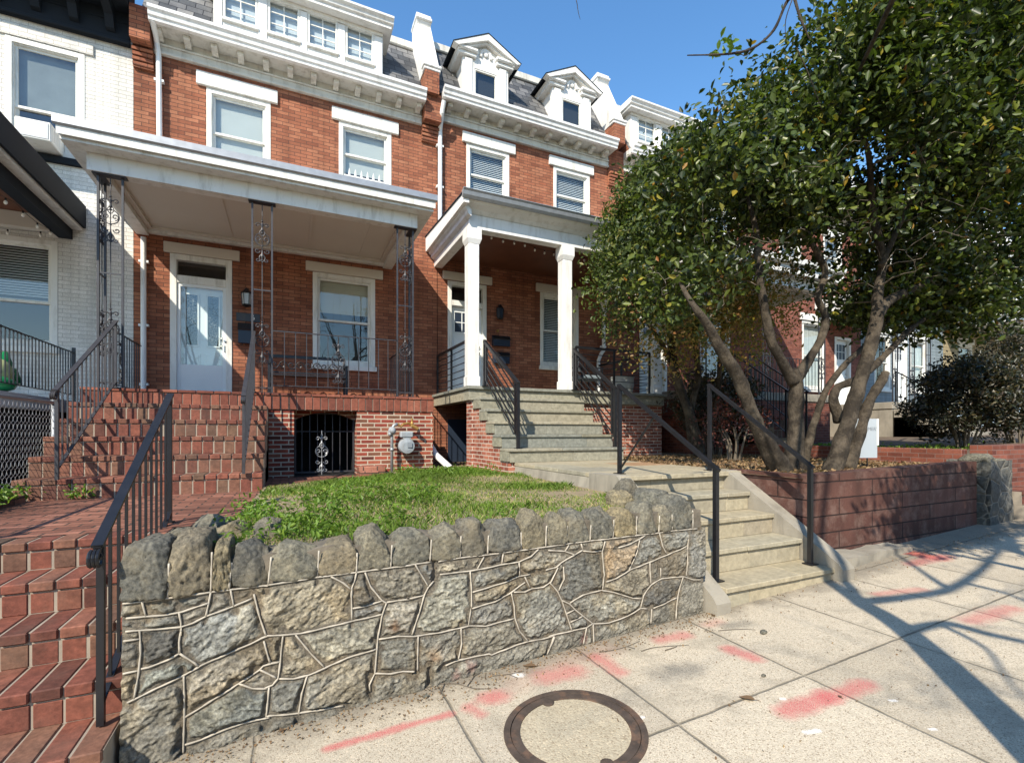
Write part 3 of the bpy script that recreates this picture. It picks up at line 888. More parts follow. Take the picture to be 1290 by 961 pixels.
def rock_mesh(name, c, sx, sy, sz, parent, seed, pw=3.2, flat=.0, rnd=None, lean=0.0, roof=True):
    """a split field stone: rounded block, roughened; c is the middle of its foot"""
    import bmesh
    bm = bmesh.new(); bmesh.ops.create_icosphere(bm, subdivisions=5, radius=1)
    rr = random.Random(seed); o = [rr.uniform(0, 90) for _ in range(3)]
    from mathutils import noise as N
    planes = []
    for k in range(9):
        n_ = Vector((rr.gauss(0, 1), rr.gauss(0, 1) - .4, abs(rr.gauss(0, .8)) + .15)).normalized()
        planes.append((n_, rr.uniform(.80, 1.12)))
    if not roof: planes = [(n_, dd + .22) for n_, dd in planes]
    for s_ in ((-1, 1) if roof else ()):
        planes.append((Vector((s_ * rr.uniform(.45, .95), rr.uniform(-.2, .2), .8)).normalized(), rr.uniform(.84, 1.12)))
    planes.append((Vector((rr.uniform(-.1, .1), -1, rr.uniform(-.02, .12))).normalized(), .86))
    for v in bm.verts:
        d = v.co.normalized()
        k = (abs(d.x) ** 7 + abs(d.y) ** 7 + abs(d.z) ** 7) ** (-1 / 7)
        p = d * k
        taper = 1 - .14 * max(0, p.z + .1) ** 1.6
        p = Vector((p.x * taper, p.y * (1 - .15 * max(0, p.z)), p.z))
        for n_, dd in planes:
            e_ = p.dot(n_) - dd
            if e_ > 0: p = p - n_ * e_ * .92
        nz = N.fractal(p * 1.6 + Vector(o), 1.0, 2.0, 4) * .06 + N.fractal(p * 4.5 + Vector(o), .7, 2.0, 5) * .055
        p = p * (1 + nz)
        z = (p.z + 1) / 2
        v.co = Vector((p.x * sx / 2 + lean * z, p.y * sy / 2, z * sz))
    me = bpy.data.meshes.new(name); bm.to_mesh(me); bm.free()
    at = me.attributes.new("rnd", 'FLOAT', 'FACE'); val = rr.random() if rnd is None else rnd
    at.data.foreach_set("value", [val] * len(me.polygons))
    me.polygons.foreach_set("use_smooth", [True] * len(me.polygons))
    me.materials.append(M['rock'])
    ob = bpy.data.objects.new(name, me); COL.objects.link(ob)
    ob.parent = parent; ob.location = Vector(c) - world_loc(parent)
    return ob

wall_root, BX, BZ = fieldstone_wall()
CAPS = [(151, 212, 690, .42, .0), (214, 266, 683, .42, .55), (268, 291, 684, .40, .95), (293, 338, 692, .22, .42), (341, 400, 685, .22, .2), (402, 449, 680, .22, .6), (450, 493, 672, .22, .83), (494, 541, 667, .22, .1), (544, 580, 665, .22, .82), (581, 614, 660, .22, .45), (616, 655, 652, .22, .4), (657, 688, 651, .22, .9), (689, 714, 648, .22, .85), (715, 743, 645, .22, .3), (745, 772, 645, .22, .05), (774, 801, 641, .22, 1.0), (803, 829, 639, .22, .3), (831, 846, 640, .24, .75), (848, 872, 626, .30, .02)]
for i, (ua, ub, vt, dep, rn) in enumerate(CAPS):
    a, b = P(ua, 680, YW), P(ub, 680, YW)
    cx = (a.x + b.x) / 2; w = (b.x - a.x) * (1.06 if ub - ua > 20 else 1.25)
    zb = float(np.interp(cx, BX, BZ)) - .012
    um = (ua + ub) / 2
    top = P(um, vt, YW + .03).z
    rock_mesh("cap_stone", (cx, YW + dep / 2 - (.024 if i > 2 else .045), zb + .010), w, dep, max(.1, top - zb + .012 + .022 * math.sin(i * 2.4)), wall_root, 40 + i, 3.4, rnd=rn, roof=3 <= i < 18)
rr = random.Random(5)
for i, (x, y, z, sx, sy, sz) in enumerate([(-.55, 3.55, .78, .30, .34, .17), (-.62, 3.85, .78, .26, .25, .20), (-.48, 4.05, .78, .28, .22, .24), (-.33, 3.62, .84, .22, .2, .19), (-.12, 3.42, .88, .16, .15, .20),
        (-.42, 3.33, .80, .3, .22, .22), (2.93, 3.42, .90, .27, .34, .20), (2.92, 3.72, .90, .24, .28, .26), (2.72, 3.55, .93, .2, .22, .15)]):
    rock_mesh("cap_stone", (x, y, z), sx, sy, sz, wall_root, 90 + i, 3.0, rnd=rr.random())
# ---------------------------------------------------------------- brick stairs and walk on the left
def paver_step(mb, x0, x1, yf, yb, zt, zb, w=.118, th=.056, m_b=0, m_m=1, seed=0, side=None):
    rr = random.Random(seed)
    g = .010; n = max(1, round((x1 - x0) / w)); pw = (x1 - x0) / n
    for i in range(n):
        a = x0 + i * pw + g / 2; b = a + pw - g; j = lambda s=.003: rr.uniform(-s, s)
        mb.box(a, b, yf - .014 + j(), yb + .02, zt - th, zt + j(.0025), m_b, rr.random(), .006)
        mb.box(a + j(), b + j(), yf + j(.003), yf + .09, zb + .004, zt - th - g, m_b, rr.random(), .005)
    mb.box(x0 + .003, x1 - .003, yf + .004, yb + .05, zb, zt - .006, m_m, .5)
def brick_flight(name, x0, x1, ys, zs, zbot, yback, label, seed, floor_y=None):
    t = thing(name, ((x0 + x1) / 2, (ys[0] + ys[-1]) / 2, zbot), label, "brick steps")
    for i, (y, z) in enumerate(zip(ys, zs)):
        mb = MB()
        zb = zs[i + 1] if i + 1 < len(zs) else zbot
        yb = ys[i - 1] if i else yback
        paver_step(mb, x0, x1, y, yb, z, zb - .004, seed=seed + i)
        if i: pass
        mb.box(x0 + .004, x1 - .004, y + .05, yback + .001 * i, zbot - .2 - .003 * i, zb, 1, .5)
        mb.build("brick_step", [M['paver'], M['mortar']], t)
    return t
ZW = .915
brick_flight("brick_steps", -2.34, -.755, [4.02, 3.70, 3.38, 3.06, 2.74], [ZW, .735, .55, .365, .18], -.10, 4.2, "red brick steps climbing from the pavement beside the fieldstone wall", 11)
PF1 = 2.20
brick_flight("brick_steps", -2.50, -.28, [7.78, 7.44, 7.10, 6.76, 6.42], [1.985, 1.77, 1.555, 1.34, 1.125], .905, 8.12, "red brick steps rising to the porch with the white front door", 31)

mb = MB()
mb.face([(-2.36, 4.2, ZW), (-.36, 4.2, ZW), (-.30, 6.3, ZW), (1.6, 7.25, ZW), (1.6, 8.7, ZW), (-2.5, 8.7, ZW), (-2.5, 6.3, ZW)])
o = mb.build("brick_walk", M['brick_walk'], origin=(0, 0, 0)); o["kind"] = 'structure'
# low kerb along the walk by the fence
mb = MB(); mb.box(-2.50, -2.36, 3.0, 6.35, .6, .985, ch=.01)
tag(mb.build("walk_edging", M['brick_walk']), "low dark brick edging along the left side of the brick walk", "edging")

# yards
def zl(x, y):
    return .93 + .045 * min(1, max(0, (y - 3.1) / 1.2)) + .012 * math.sin(x * 2.3 + y)
mb = MB()
nx, ny = 26, 30
for i in range(nx):
    for j in range(ny):
        def pt(i, j):
            y = 3.05 + (8.75 - 3.05) * j / ny
            xl = np.interp(y, [3.05, 4.2, 6.3, 6.9, 7.25, 8.75], [-.36, -.36, -.26, .9, 1.45, 1.6])
            x = xl + (3.12 - xl) * i / nx
            return (x, y, zl(x, y))
        mb.face([pt(i, j), pt(i + 1, j), pt(i + 1, j + 1), pt(i, j + 1)])
o = mb.build("lawn_soil", M['soil_lawn'], origin=(0, 0, 0), smooth=True); o["kind"] = 'structure'
# the neighbour's yard on the left, the planting bed on the right, and the plots further on
yard("neighbour_yard", [(-9, 2.9), (-2.5, 2.9), (-2.5, 10.4), (-9, 10.4)], .93, M['soil'])
yard("planting_bed", [(4.86, 3.3), (9.0, 3.3), (9.0, 10.4), (4.86, 10.4)], 1.12, M['soil_lawn'])
yard("side_gap_ground", [(2.2, 7.0), (5.2, 7.0), (5.2, 10.4), (2.2, 10.4)], .94, M['soil'])
yard("far_front_yards", [(9.0, 3.4), (60, 3.4), (60, 11), (9.0, 11)], 0, M['soil'], zf=lambda x, y: 1.16 + .045 * (x - 9))

# ---------------------------------------------------------------- bluestone flights to the second porch
PF2 = 2.43
def slab(mb, x0, x1, yf, yb, zt, th=.045, m=0, seed=0, cuts=2):
    rr = random.Random(seed); xs = [x0] + sorted(x0 + (x1 - x0) * rr.uniform(.25, .8) for _ in range(cuts - 1)) + [x1]
    for a, b in zip(xs[:-1], xs[1:]):
        mb.box(a + .002, b - .002, yf + rr.uniform(-.004, .004), yb, zt - th, zt, m, rr.random(), .006)
def riser(mb, x0, x1, yf, zt, zb, m=0, seed=0, cuts=2):
    rr = random.Random(seed + 77); xs = [x0] + sorted(x0 + (x1 - x0) * rr.uniform(.2, .8) for _ in range(cuts - 1)) + [x1]
    for a, b in zip(xs[:-1], xs[1:]):
        mb.box(a + .002, b - .002, yf, yf + .04, zb, zt, m, rr.random(), .003)
t = thing("stone_steps", (4.1, 7.3, 1.15), "grey green bluestone steps between black horizontal rails up to the columned porch", "stone steps")
ys = [7.82, 7.52, 7.22, 6.92, 6.62]; zs = [2.217, 2.0, 1.785, 1.57, 1.357]; ZL = 1.145
for i in range(5):
    mb = MB(); yb = ys[i - 1] if i else 8.14
    slab(mb, 3.0, 5.17, ys[i] - .03, yb + .035, zs[i], seed=i + 3)
    riser(mb, 3.03, 5.14, ys[i], zs[i] - .047, (zs[i + 1] if i < 4 else ZL) + .002, seed=i + 13)
    mb.box(2.985, 3.028, ys[i] + .01, yb, zs[i] - .19, zs[i] - .048, 0, .1)
    mb.build("step", [M['bluestone_grey']], t)
mb = MB()
prof = [(8.14, .8), (8.14, 2.15)]
for i in range(5): prof += [(ys[i] + .045, zs[i] - .055 if i == 0 else zs[i - 1] - .21), (ys[i] + .045, zs[i] - .05)] if False else []
poly = [(8.13, .85), (8.13, 2.165)]
for i in range(5):
    yb = ys[i - 1] if i else 8.13
    poly += [(yb + .042 if i else 8.13, zs[i] - .052), (ys[i] + .042, zs[i] - .052)]
poly += [(6.662, .85)]
mb.prism(poly, 0, 3.012, 5.155)
mb.build("brick_stringer", M['brick_pier'], t)

t = thing("stone_landing", (4.1, 5.4, .9), "bluestone landing between the two flights of stone steps", "landing")
mb = MB(); rr = random.Random(8)
yy = [4.10, 4.72, 5.35, 6.0, 6.66]
for a, b in zip(yy[:-1], yy[1:]):
    xl, xr = 3.11, 5.0
    xs = [xl, xl + rr.uniform(.5, .8), xl + rr.uniform(1.1, 1.4), xr]
    for c, d in zip(xs[:-1], xs[1:]):
        mb.box(c + .003, d - .003, a + (.003 if a > 4.2 else -.03), b - .003, ZL - .05, ZL + rr.uniform(-.002, .002), 0, rr.random(), .005)
mb.build("paving_slab", M['bluestone'], t)
mb = MB()
mb.prism([(3.16, .70), (3.04, .70), (3.115, 1.092), (3.16, 1.092)], 1, 4.12, 6.62)
mb.box(3.16, 4.96, 4.16, 6.62, .7, 1.09)
mb.build("landing_base", M['concrete'], t)

t = thing("stone_steps", (4.0, 3.5, .18), "lower bluestone steps with sloped concrete cheeks at the pavement", "stone steps")
ly = [3.80, 3.50, 3.20, 2.88]; lz = [.945, .745, .54, .325]
riser_m = MB(); riser(riser_m, 3.25, 4.67, 4.13, ZL - .052, lz[0] + .001, seed=50); riser_m.build("top_riser", M['bluestone'], t)
for i in range(4):
    mb = MB(); yb = ly[i - 1] if i else 4.13
    slab(mb, 3.25, 4.67, ly[i] - .03, yb + .01, lz[i], seed=i + 23)
    zb = lz[i + 1] if i < 3 else .10
    riser(mb, 3.25, 4.67, ly[i], lz[i] - .047, zb + .002, seed=i + 33)
    mb.box(3.26, 4.66, ly[i] + .042, 4.12, zb - .1 - .002 * i, lz[i] - .05, 0, .5)
    mb.build("step", M['bluestone'], t)
for x0, x1, y0, zn in ((3.085, 3.246, 2.80, .25), (4.674, 4.85, 2.78, .34)):
    mb = MB()
    zf = gz(x0)
    mb.prism([(4.6, zf - .1), (4.6, 1.145), (4.10, 1.155), (y0 + .04, zn + .03), (y0, zn - .02), (y0, zf - .1)], 0, x0, x1)
    mb.build("cheek_wall", M['concrete'], t)

# ---------------------------------------------------------------- iron rails
def scroll(mb, c, r0, turns, start, sgn, plane, rad=.0075, n=22):
    """flat spiral in the plane ('x' or 'y' is its horizontal axis)"""
    pts = []
    for i in range(n):
        f = i / (n - 1); r_ = r0 * (1 - .82 * f); a = start + sgn * f * turns * 2 * math.pi
        h, z = r_ * math.cos(a), r_ * math.sin(a)
        pts.append((c[0] + h, c[1], c[2] + z) if plane == 'x' else (c[0], c[1] + h, c[2] + z))
    mb.tube(pts, rad, 5)
def arcpts(mb, c, hs, plane, rad=.0055):
    pts = [(c[0] + h, c[1], c[2] + z) if plane == 'x' else (c[0], c[1] + h, c[2] + z) for h, z in hs]
    mb.tube(pts, rad, 5)
def ornament(mb, c, s, plane):
    """cast scroll ornament .72*s tall on a spindle, c = middle"""
    x, y, z = c
    mb.tube([(x, y, z - .38 * s), (x, y, z + .38 * s)], .007, 6)
    for dz, rr_ in ((.30, .016), (.12, .018), (-.08, .016), (-.30, .016)):
        mb.lathe((x, y, z + dz * s), [(.006, -.014), (rr_, -.006), (rr_, .006), (.006, .014)], 8)
    mb.lathe((x, y, z + .2 * s), [(.007, -.07 * s), (.020 * s, -.04 * s), (.012 * s, .0), (.022 * s, .05 * s), (.007, .08 * s)], 8)
    mb.lathe((x, y, z - .22 * s), [(.007, -.08 * s), (.024 * s, -.02 * s), (.012 * s, .03 * s), (.007, .07 * s)], 8)
    for sg in (-1, 1):
        def q(h, zz): return (x + sg * h * s, y, z + zz * s) if plane == 'x' else (x, y + sg * h * s, z + zz * s)
        for (h, zz, r_, st, tn) in ((.062, .235, .036, math.pi, 1.1), (.068, -.16, .040, math.pi, 1.1), (.060, -.30, .030, math.pi, 1.0)):
            scroll(mb, q(h, zz), r_ * s, tn, st if sg > 0 else 0, -sg if zz > 0 else sg, plane)
        pts = [q(.098 * math.sin(a) , .02 + .098 * math.cos(a)) for a in np.linspace(0, math.pi, 14)]
        mb.tube(pts, .0072, 5)
        scroll(mb, q(.05, .02), .045 * s, 1.2, -math.pi / 2, sg, plane)
        pts = [q(.028 * math.sin(a) + .008, .17 - .10 * a / math.pi) for a in np.linspace(0, math.pi, 8)]
        mb.tube(pts, .0072, 5)
        pts = [q(.04 * math.sin(a), -.20 - .13 * a / math.pi) for a in np.linspace(0, math.pi, 8)]
        mb.tube(pts, .0072, 5)

def stair_rail(name, x, ylo, zlo, blo, yhi, zhi, bhi, mt, label, nb, cap='volute', basebar=True, group=None):
    """sloping hand rail in the plane x: lower end (y, rail top, post foot), upper end; nb balusters"""
    t = thing(name, (x, (ylo + yhi) / 2, blo), label, "handrail", group)
    mb = MB(); mb.bar((x, ylo, blo), (x, ylo, zlo - .02), .03, .03); mb.build("post", mt, t)
    mb = MB(); mb.bar((x, yhi, bhi), (x, yhi, zhi - .02), .03, .03)
    mb.box(x - .03, x + .03, yhi - .03, yhi + .03, bhi, bhi + .012); mb.build("post", mt, t)
    mb = MB()
    d = Vector((0, yhi - ylo, zhi - zlo)).normalized()
    mb.bar((x, ylo - .06 * d.y, zlo - .06 * d.z), (x, yhi + .03, zhi + .03 * d.z), .046, .016)
    mb.bar((x, ylo - .06 * d.y, zlo - .06 * d.z - .013), (x, yhi + .03, zhi + .03 * d.z - .013), .030, .018)
    if cap == 'volute':
        for k in (-1, 0, 1):
            pts = []
            for i in range(16):
                f = i / 15; a = math.pi * .5 + f * 2 * math.pi * .95; r_ = .042 * (1 - .55 * f)
                pts.append((x + k * .015, ylo - .075 + r_ * math.cos(a), zlo - .085 + .0 + r_ * math.sin(a)))
            mb.tube(pts, .0085, 6)
    mb.build("top_rail", mt, t, smooth=False)
    if basebar:
        mb = MB(); mb.bar((x, ylo, blo + .11), (x, yhi, bhi + .09), .032, .012); mb.build("bottom_rail", mt, t)
    for i in range(nb):
        f = (i + 1) / (nb + 1); y = ylo + (yhi - ylo) * f
        mb = MB(); mb.bar((x, y, blo + .11 + (bhi + .09 - blo - .11) * f), (x, y, zlo + (zhi - zlo) * f - .02), .0135, .0135); mb.build("baluster", mt, t)
    return t
stair_rail("stair_handrail", -.825, 2.95, 1.09, .19, 4.43, 1.88, ZW, M['black'], "black iron handrail with vertical balusters at the left edge of the fieldstone wall", 10)
stair_rail("stair_handrail", -2.12, 6.33, 2.05, 1.125, 8.14, 3.10, PF1, M['iron'], "grey iron handrail on the left side of the steps to the white front door", 13)
stair_rail("stair_handrail", -.475, 6.36, 2.05, 1.125, 8.14, 3.10, PF1, M['iron'], "grey iron handrail on the right of the steps to the white front door", 13)

def bar_rail(name, x, ylo, zlo, blo, yhi, zhi, bhi, n, label):
    t = thing(name, (x, (ylo + yhi) / 2, blo), label, "handrail")
    for y, b, z in ((ylo, blo, zlo), (yhi, bhi, zhi)):
        mb = MB(); mb.bar((x, y, b), (x, y, z), .045, .045); mb.box(x - .05, x + .05, y - .05, y + .05, b, b + .01); mb.build("post", M['black'], t)
        y2 = y + (.085 if y == ylo else -.085)
        f = (y2 - ylo) / (yhi - ylo)
        mb = MB(); mb.bar((x, y2, blo + .15 + (bhi - blo) * f), (x, y2, zlo + (zhi - zlo) * f), .04, .04); mb.build("post", M['black'], t)
    mb = MB(); mb.bar((x, ylo - .02, zlo), (x, yhi + .02, zhi + .01), .05, .05); mb.build("top_rail", M['black'], t)
    for i in range(n):
        f = (i + 1) / (n + .6); h = (zlo - blo - .12) * (1 - f) + .10
        mb = MB(); mb.bar((x, ylo, blo + h), (x, yhi, bhi + h - .03), .018, .018); mb.build("infill_bar", M['black'], t)
    return t
bar_rail("stair_handrail", 3.17, 6.64, 2.34, 1.357, 8.02, 3.23, PF2, 6, "black handrail with sloping parallel bars left of the bluestone steps")
bar_rail("stair_handrail", 5.04, 6.72, 2.34, 1.357, 8.02, 3.21, PF2, 6, "black handrail with sloping parallel bars right of the bluestone steps")

def plain_rail(x, ylo, zlo, blo, yhi, zhi, bhi, label, brace=False, tail=0):
    t = thing("stair_handrail", (x, (ylo + yhi) / 2, blo), label, "handrail")
    for y, z, b in ((ylo, zlo, blo), (yhi, zhi, bhi)):
        mb = MB(); mb.bar((x, y, b), (x, y, z), .038, .038); mb.box(x - .05, x + .05, y - .05, y + .05, b, b + .008); mb.build("post", M['black'], t)
    mb = MB(); mb.bar((x, ylo - .03, zlo - .01), (x, yhi + .02, zhi + .01), .044, .030)
    mb.build("top_rail", M['black'], t)
    if brace:
        mb = MB(); mb.bar((x, yhi + .02, bhi + .02), (x + .03, yhi - .55, zhi - .33), .016, .016); mb.build("brace", M['black'], t)
    return t
plain_rail(3.33, 3.03, 1.285, .33, 4.36, 2.12, ZL, "black handrail with two bare posts on the left of the lower stone steps", True)
plain_rail(4.58, 3.03, 1.27, .33, 4.26, 2.17, ZL, "black handrail with two bare posts beside the planting bed, right of the lower steps")

# ---------------------------------------------------------------- right hand retaining walls
mb = MB()
BT = lambda x: 1.155 + .018 * (x - 5)
mb.prism([(5.02, 0.0), (8.34, 0.0), (8.34, BT(8.34)), (5.02, BT(5.02))], 1, 3.25, 3.45)
mb.box(4.885, 5.018, 3.252, 4.25, 0, 1.157)
tag(mb.build("block_wall", M['block_red']), "dark red painted retaining wall of long blocks beneath the multi trunk tree", "retaining wall")
t = thing("stone_pier", (8.7, 3.25, gz(8.7)), "short pier of grey stone at the far end of the red block wall", "stone pier")
def stone_block_material():
    t_ = NT("pier_stone")
    v = t_.wallvec()
    vo = t_.n("TexVoronoi", {"feature": 'DISTANCE_TO_EDGE'}, Vector=t_.pos(), Scale=4.5); vc = t_.n("TexVoronoi", Vector=t_.pos(), Scale=4.5)
    c = t_.mix(t_.n("SeparateColor", Color=vc.outputs["Color"]).outputs[0], (.06, .06, .052), (.14, .135, .115))
    c = t_.mix(1.0, c, t_.ramp(t_.noise(30, 5, .7), [(.3, .5), (.7, 1.3)]), 'MULTIPLY')
    c = t_.mix(t_.ramp(vo.outputs["Distance"], [(.012, .7), (.03, 0.0)]), c, (.22, .20, .16))
    return t_.finish(c, .9, t_.bump(t_.math('ADD', t_.noise(20, 5, .7), t_.ramp(vo.outputs["Distance"], [(0, 0.0), (.12, 1.0)])), .9, .02))
M['pier_stone'] = stone_block_material()
import bmesh
def rough_block(name, x0, x1, y0, y1, z0, z1, mt, parent, seed=1, amp=.03):
    from mathutils import noise as N
    bm = bmesh.new(); bmesh.ops.create_cube(bm, size=1)
    bmesh.ops.subdivide_edges(bm, edges=bm.edges, cuts=12, use_grid_fill=True)
    for v in bm.verts:
        p = Vector((x0 + (v.co.x + .5) * (x1 - x0), y0 + (v.co.y + .5) * (y1 - y0), z0 + (v.co.z + .5) * (z1 - z0)))
        d = N.noise_vector(p * 3.0 + Vector((seed, 0, 0))) * amp + N.noise_vector(p * 9.0) * amp * .4
        v.co = p + d - world_loc(parent)
    me = bpy.data.meshes.new(name); bm.to_mesh(me); bm.free(); me.materials.append(mt)
    ob = bpy.data.objects.new(name, me); COL.objects.link(ob); ob.parent = parent
    return ob
rough_block("pier_body", 8.37, 9.0, 3.12, 3.6, .25, 1.22, M['pier_stone'], t)
rock_mesh("cap_stone", (8.52, 3.3, 1.19), .30, .36, .13, t, 300, rnd=.3); rock_mesh("cap_stone", (8.85, 3.32, 1.19), .30, .36, .06, t, 301, rnd=.8)
mb = MB(); mb.box(9.04, 20, 3.35, 3.6, .2, 1.42)
tag(mb.build("brick_wall", M['brick_deep']), "red brick retaining wall beyond the grey stone pier", "brick wall")
brick_flight("brick_steps", 9.05, 10.6, [3.05, 2.75], [.80, .62], .40, 3.34, "short red brick steps at the right edge past the stone pier", 71)
mb = MB(); mb.box(8.86, 9.02, 3.62, 8.0, .9, 1.36, ch=.01)
tag(mb.build("brick_edging", M['brick_deep']), "low dark brick edging running back from the stone pier", "edging")

# ---------------------------------------------------------------- chain link fence on the left
t = thing("chain_link_fence", (-2.54, 5.6, .93), "galvanised chain link fence beside the brick steps on the left", "fence")
xF = -2.54; y0, y1, zf0, zf1 = 3.4, 7.5, .95, 1.955
mb = MB(); mb.tube([(xF, y0, zf1), (xF, y1, zf1)], .021, 8); mb.build("top_rail", M['galv'], t, smooth=True)
for y in (y0, 5.5, y1):
    mb = MB(); mb.tube([(xF, y, .6), (xF, y, zf1 + .03)], .027, 8); mb.ball((xF, y, zf1 + .035), .03); mb.build("post", M['galv'], t, smooth=True)
mb = MB(); pitch = .082
n = int((y1 - y0) / pitch) + 14
for i in range(-14, n):
    for sg in (1, -1):
        ya = y0 + i * pitch if sg > 0 else y0 + i * pitch + (zf1 - zf0)
        pts = []
        steps = 26
        for k in range(steps + 1):
            f = k / steps; y = ya + sg * f * (zf1 - zf0); z = zf0 + f * (zf1 - zf0)
            if y0 <= y <= y1: pts.append((xF + .005 * sg * math.cos(k * math.pi), y, z))
        if len(pts) > 1: mb.tube(pts, .0026, 3, cap=False)
mb.build("wire_mesh", M['galv'], t)

ft = thing("wall_footing", (5.6, 3.15, gz(5.6)), "cracked grey concrete footing at the base of the red block wall", "footing")
rough_block("footing_slab", 4.95, 6.3, 3.0, 3.26, .12, .335, M['concrete'], ft, 5, .035)
# ---------------------------------------------------------------- row houses
YD = 10.4
def holed_wall(mb, x0, x1, z0, z1, y, holes, depth=.16, m=0, m_dark=1):
    xs = sorted({x0, x1, *[h[0] for h in holes], *[h[1] for h in holes]})
    zs = sorted({z0, z1, *[h[2] for h in holes], *[h[3] for h in holes]})
    for a, b in zip(xs[:-1], xs[1:]):
        for c, d in zip(zs[:-1], zs[1:]):
            mx, mz = (a + b) / 2, (c + d) / 2
            if any(h[0] < mx < h[1] and h[2] < mz < h[3] for h in holes): continue
            mb.face([(a, y, c), (b, y, c), (b, y, d), (a, y, d)], m, .5)
    for (a, b, c, d) in holes:
        e = y + depth
        mb.face([(a, y, c), (a, e, c), (a, e, d), (a, y, d)], m, .5); mb.face([(b, y, c), (b, y, d), (b, e, d), (b, e, c)], m, .5)
        mb.face([(a, y, c), (b, y, c), (b, e, c), (a, e, c)], m, .5); mb.face([(a, y, d), (a, e, d), (b, e, d), (b, y, d)], m, .5)
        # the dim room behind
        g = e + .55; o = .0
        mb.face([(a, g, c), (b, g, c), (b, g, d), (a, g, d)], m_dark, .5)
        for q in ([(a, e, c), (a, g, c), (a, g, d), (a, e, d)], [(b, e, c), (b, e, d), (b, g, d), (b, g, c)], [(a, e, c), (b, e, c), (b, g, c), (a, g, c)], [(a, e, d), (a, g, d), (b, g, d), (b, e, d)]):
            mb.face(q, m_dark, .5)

def frame4(mb, x0, x1, z0, z1, w, y0, y1, wb=None, ch=.004, m=0):
    wb = w if wb is None else wb
    mb.box(x0, x0 + w, y0, y1, z0, z1, m, .5, ch); mb.box(x1 - w, x1, y0, y1, z0, z1, m, .5, ch)
    mb.box(x0 + w, x1 - w, y0, y1 - .001, z1 - w, z1, m, .5, ch); mb.box(x0 + w, x1 - w, y0, y1 - .001, z0, z0 + wb, m, .5, ch)

def window(house, x0, x1, z0, z1, y=YD, cover='shade', cover_to=1.0, split=.5, sill=True, case=.085, mt=None, muntins=None):
    """double hung window in a wall at depth y; cover: shade | blind | curtain | none, drawn down over cover_to of the height"""
    mt = mt or M['white']
    mb = MB()
    frame4(mb, x0, x1, z0, z1, case, y - .012, y + .06)
    frame4(mb, x0 + case - .006, x1 - case + .006, z0 + case * .6, z1 - case + .006, .022, y + .012, y + .11)
    w = mb.build("window", mt, house)
    a, b, c, d = x0 + case + .012, x1 - case - .012, z0 + case * .6 + .014, z1 - case - .012
    zm = c + (d - c) * split
    mb = MB()
    frame4(mb, a, b, zm - .02, d, .042, y + .045, y + .075); frame4(mb, a, b, c, zm + .02, .042, y + .078, y + .108, .06)
    if muntins:
        nc, nr = muntins
        for lo, hi, yy in ((zm + .02, d - .04, y + .05), (c + .055, zm - .02, y + .083)):
            for i in range(1, nc): mb.box(a + (b - a) * i / nc - .008, a + (b - a) * i / nc + .008, yy, yy + .02, lo, hi)
            for j in range(1, nr): mb.box(a + .04, b - .04, yy + .001, yy + .019, lo + (hi - lo) * j / nr - .008, lo + (hi - lo) * j / nr + .008)
    mb.build("sash", mt, w)
    mb = MB()
    mb.face([(a + .03, y + .062, zm), (b - .03, y + .062, zm), (b - .03, y + .062, d - .03), (a + .03, y + .062, d - .03)])
    mb.face([(a + .03, y + .095, c + .04), (b - .03, y + .095, c + .04), (b - .03, y + .095, zm), (a + .03, y + .095, zm)])
    mb.build("pane", M['glass'], w, fixn=False)
    zc = d - (d - c) * cover_to
    if cover in ('shade', 'curtain', 'shade_pale', 'shade_grey'):
        mb = MB()
        if cover != 'curtain': mb.box(a, b, y + .135, y + .139, zc, d)
        else:
            n = 26
            for i in range(n):
                p, q = a + (b - a) * i / n, a + (b - a) * (i + 1) / n
                f = lambda k: y + .15 + .004 * math.sin(k * 2.1) + .003 * math.sin(k * 5)
                mb.face([(p, f(i), zc), (q, f(i + 1), zc), (q, f(i + 1), d), (p, f(i), d)])
        mb.build("curtain" if cover == 'curtain' else "shade", M[cover], w)
    elif cover == 'blind':
        mb = MB(); k = int((d - zc) / .042)
        for i in range(k):
            z = d - i * .042
            mb.face([(a, y + .125, z - .030), (b, y + .125, z - .030), (b, y + .152, z), (a, y + .152, z)], 0, .5)
        mb.box(a, b, y + .125, y + .15, zc - .02, zc)
        mb.build("blind", M['blind'], w, fixn=False)
    if sill:
        mb = MB(); mb.box(x0 - .03, x1 + .03, y - .07, y + .01, z0 - .10, z0 - .002, ch=.006); mb.build("sill", mt, w)
    return w
def lintel(house, x0, x1, z0, z1, y=YD, mt=None):
    mb = MB(); mb.box(x0, x1, y - .055, y + .02, z0, z1, ch=.008); return mb.build("lintel", mt or M['white'], house)

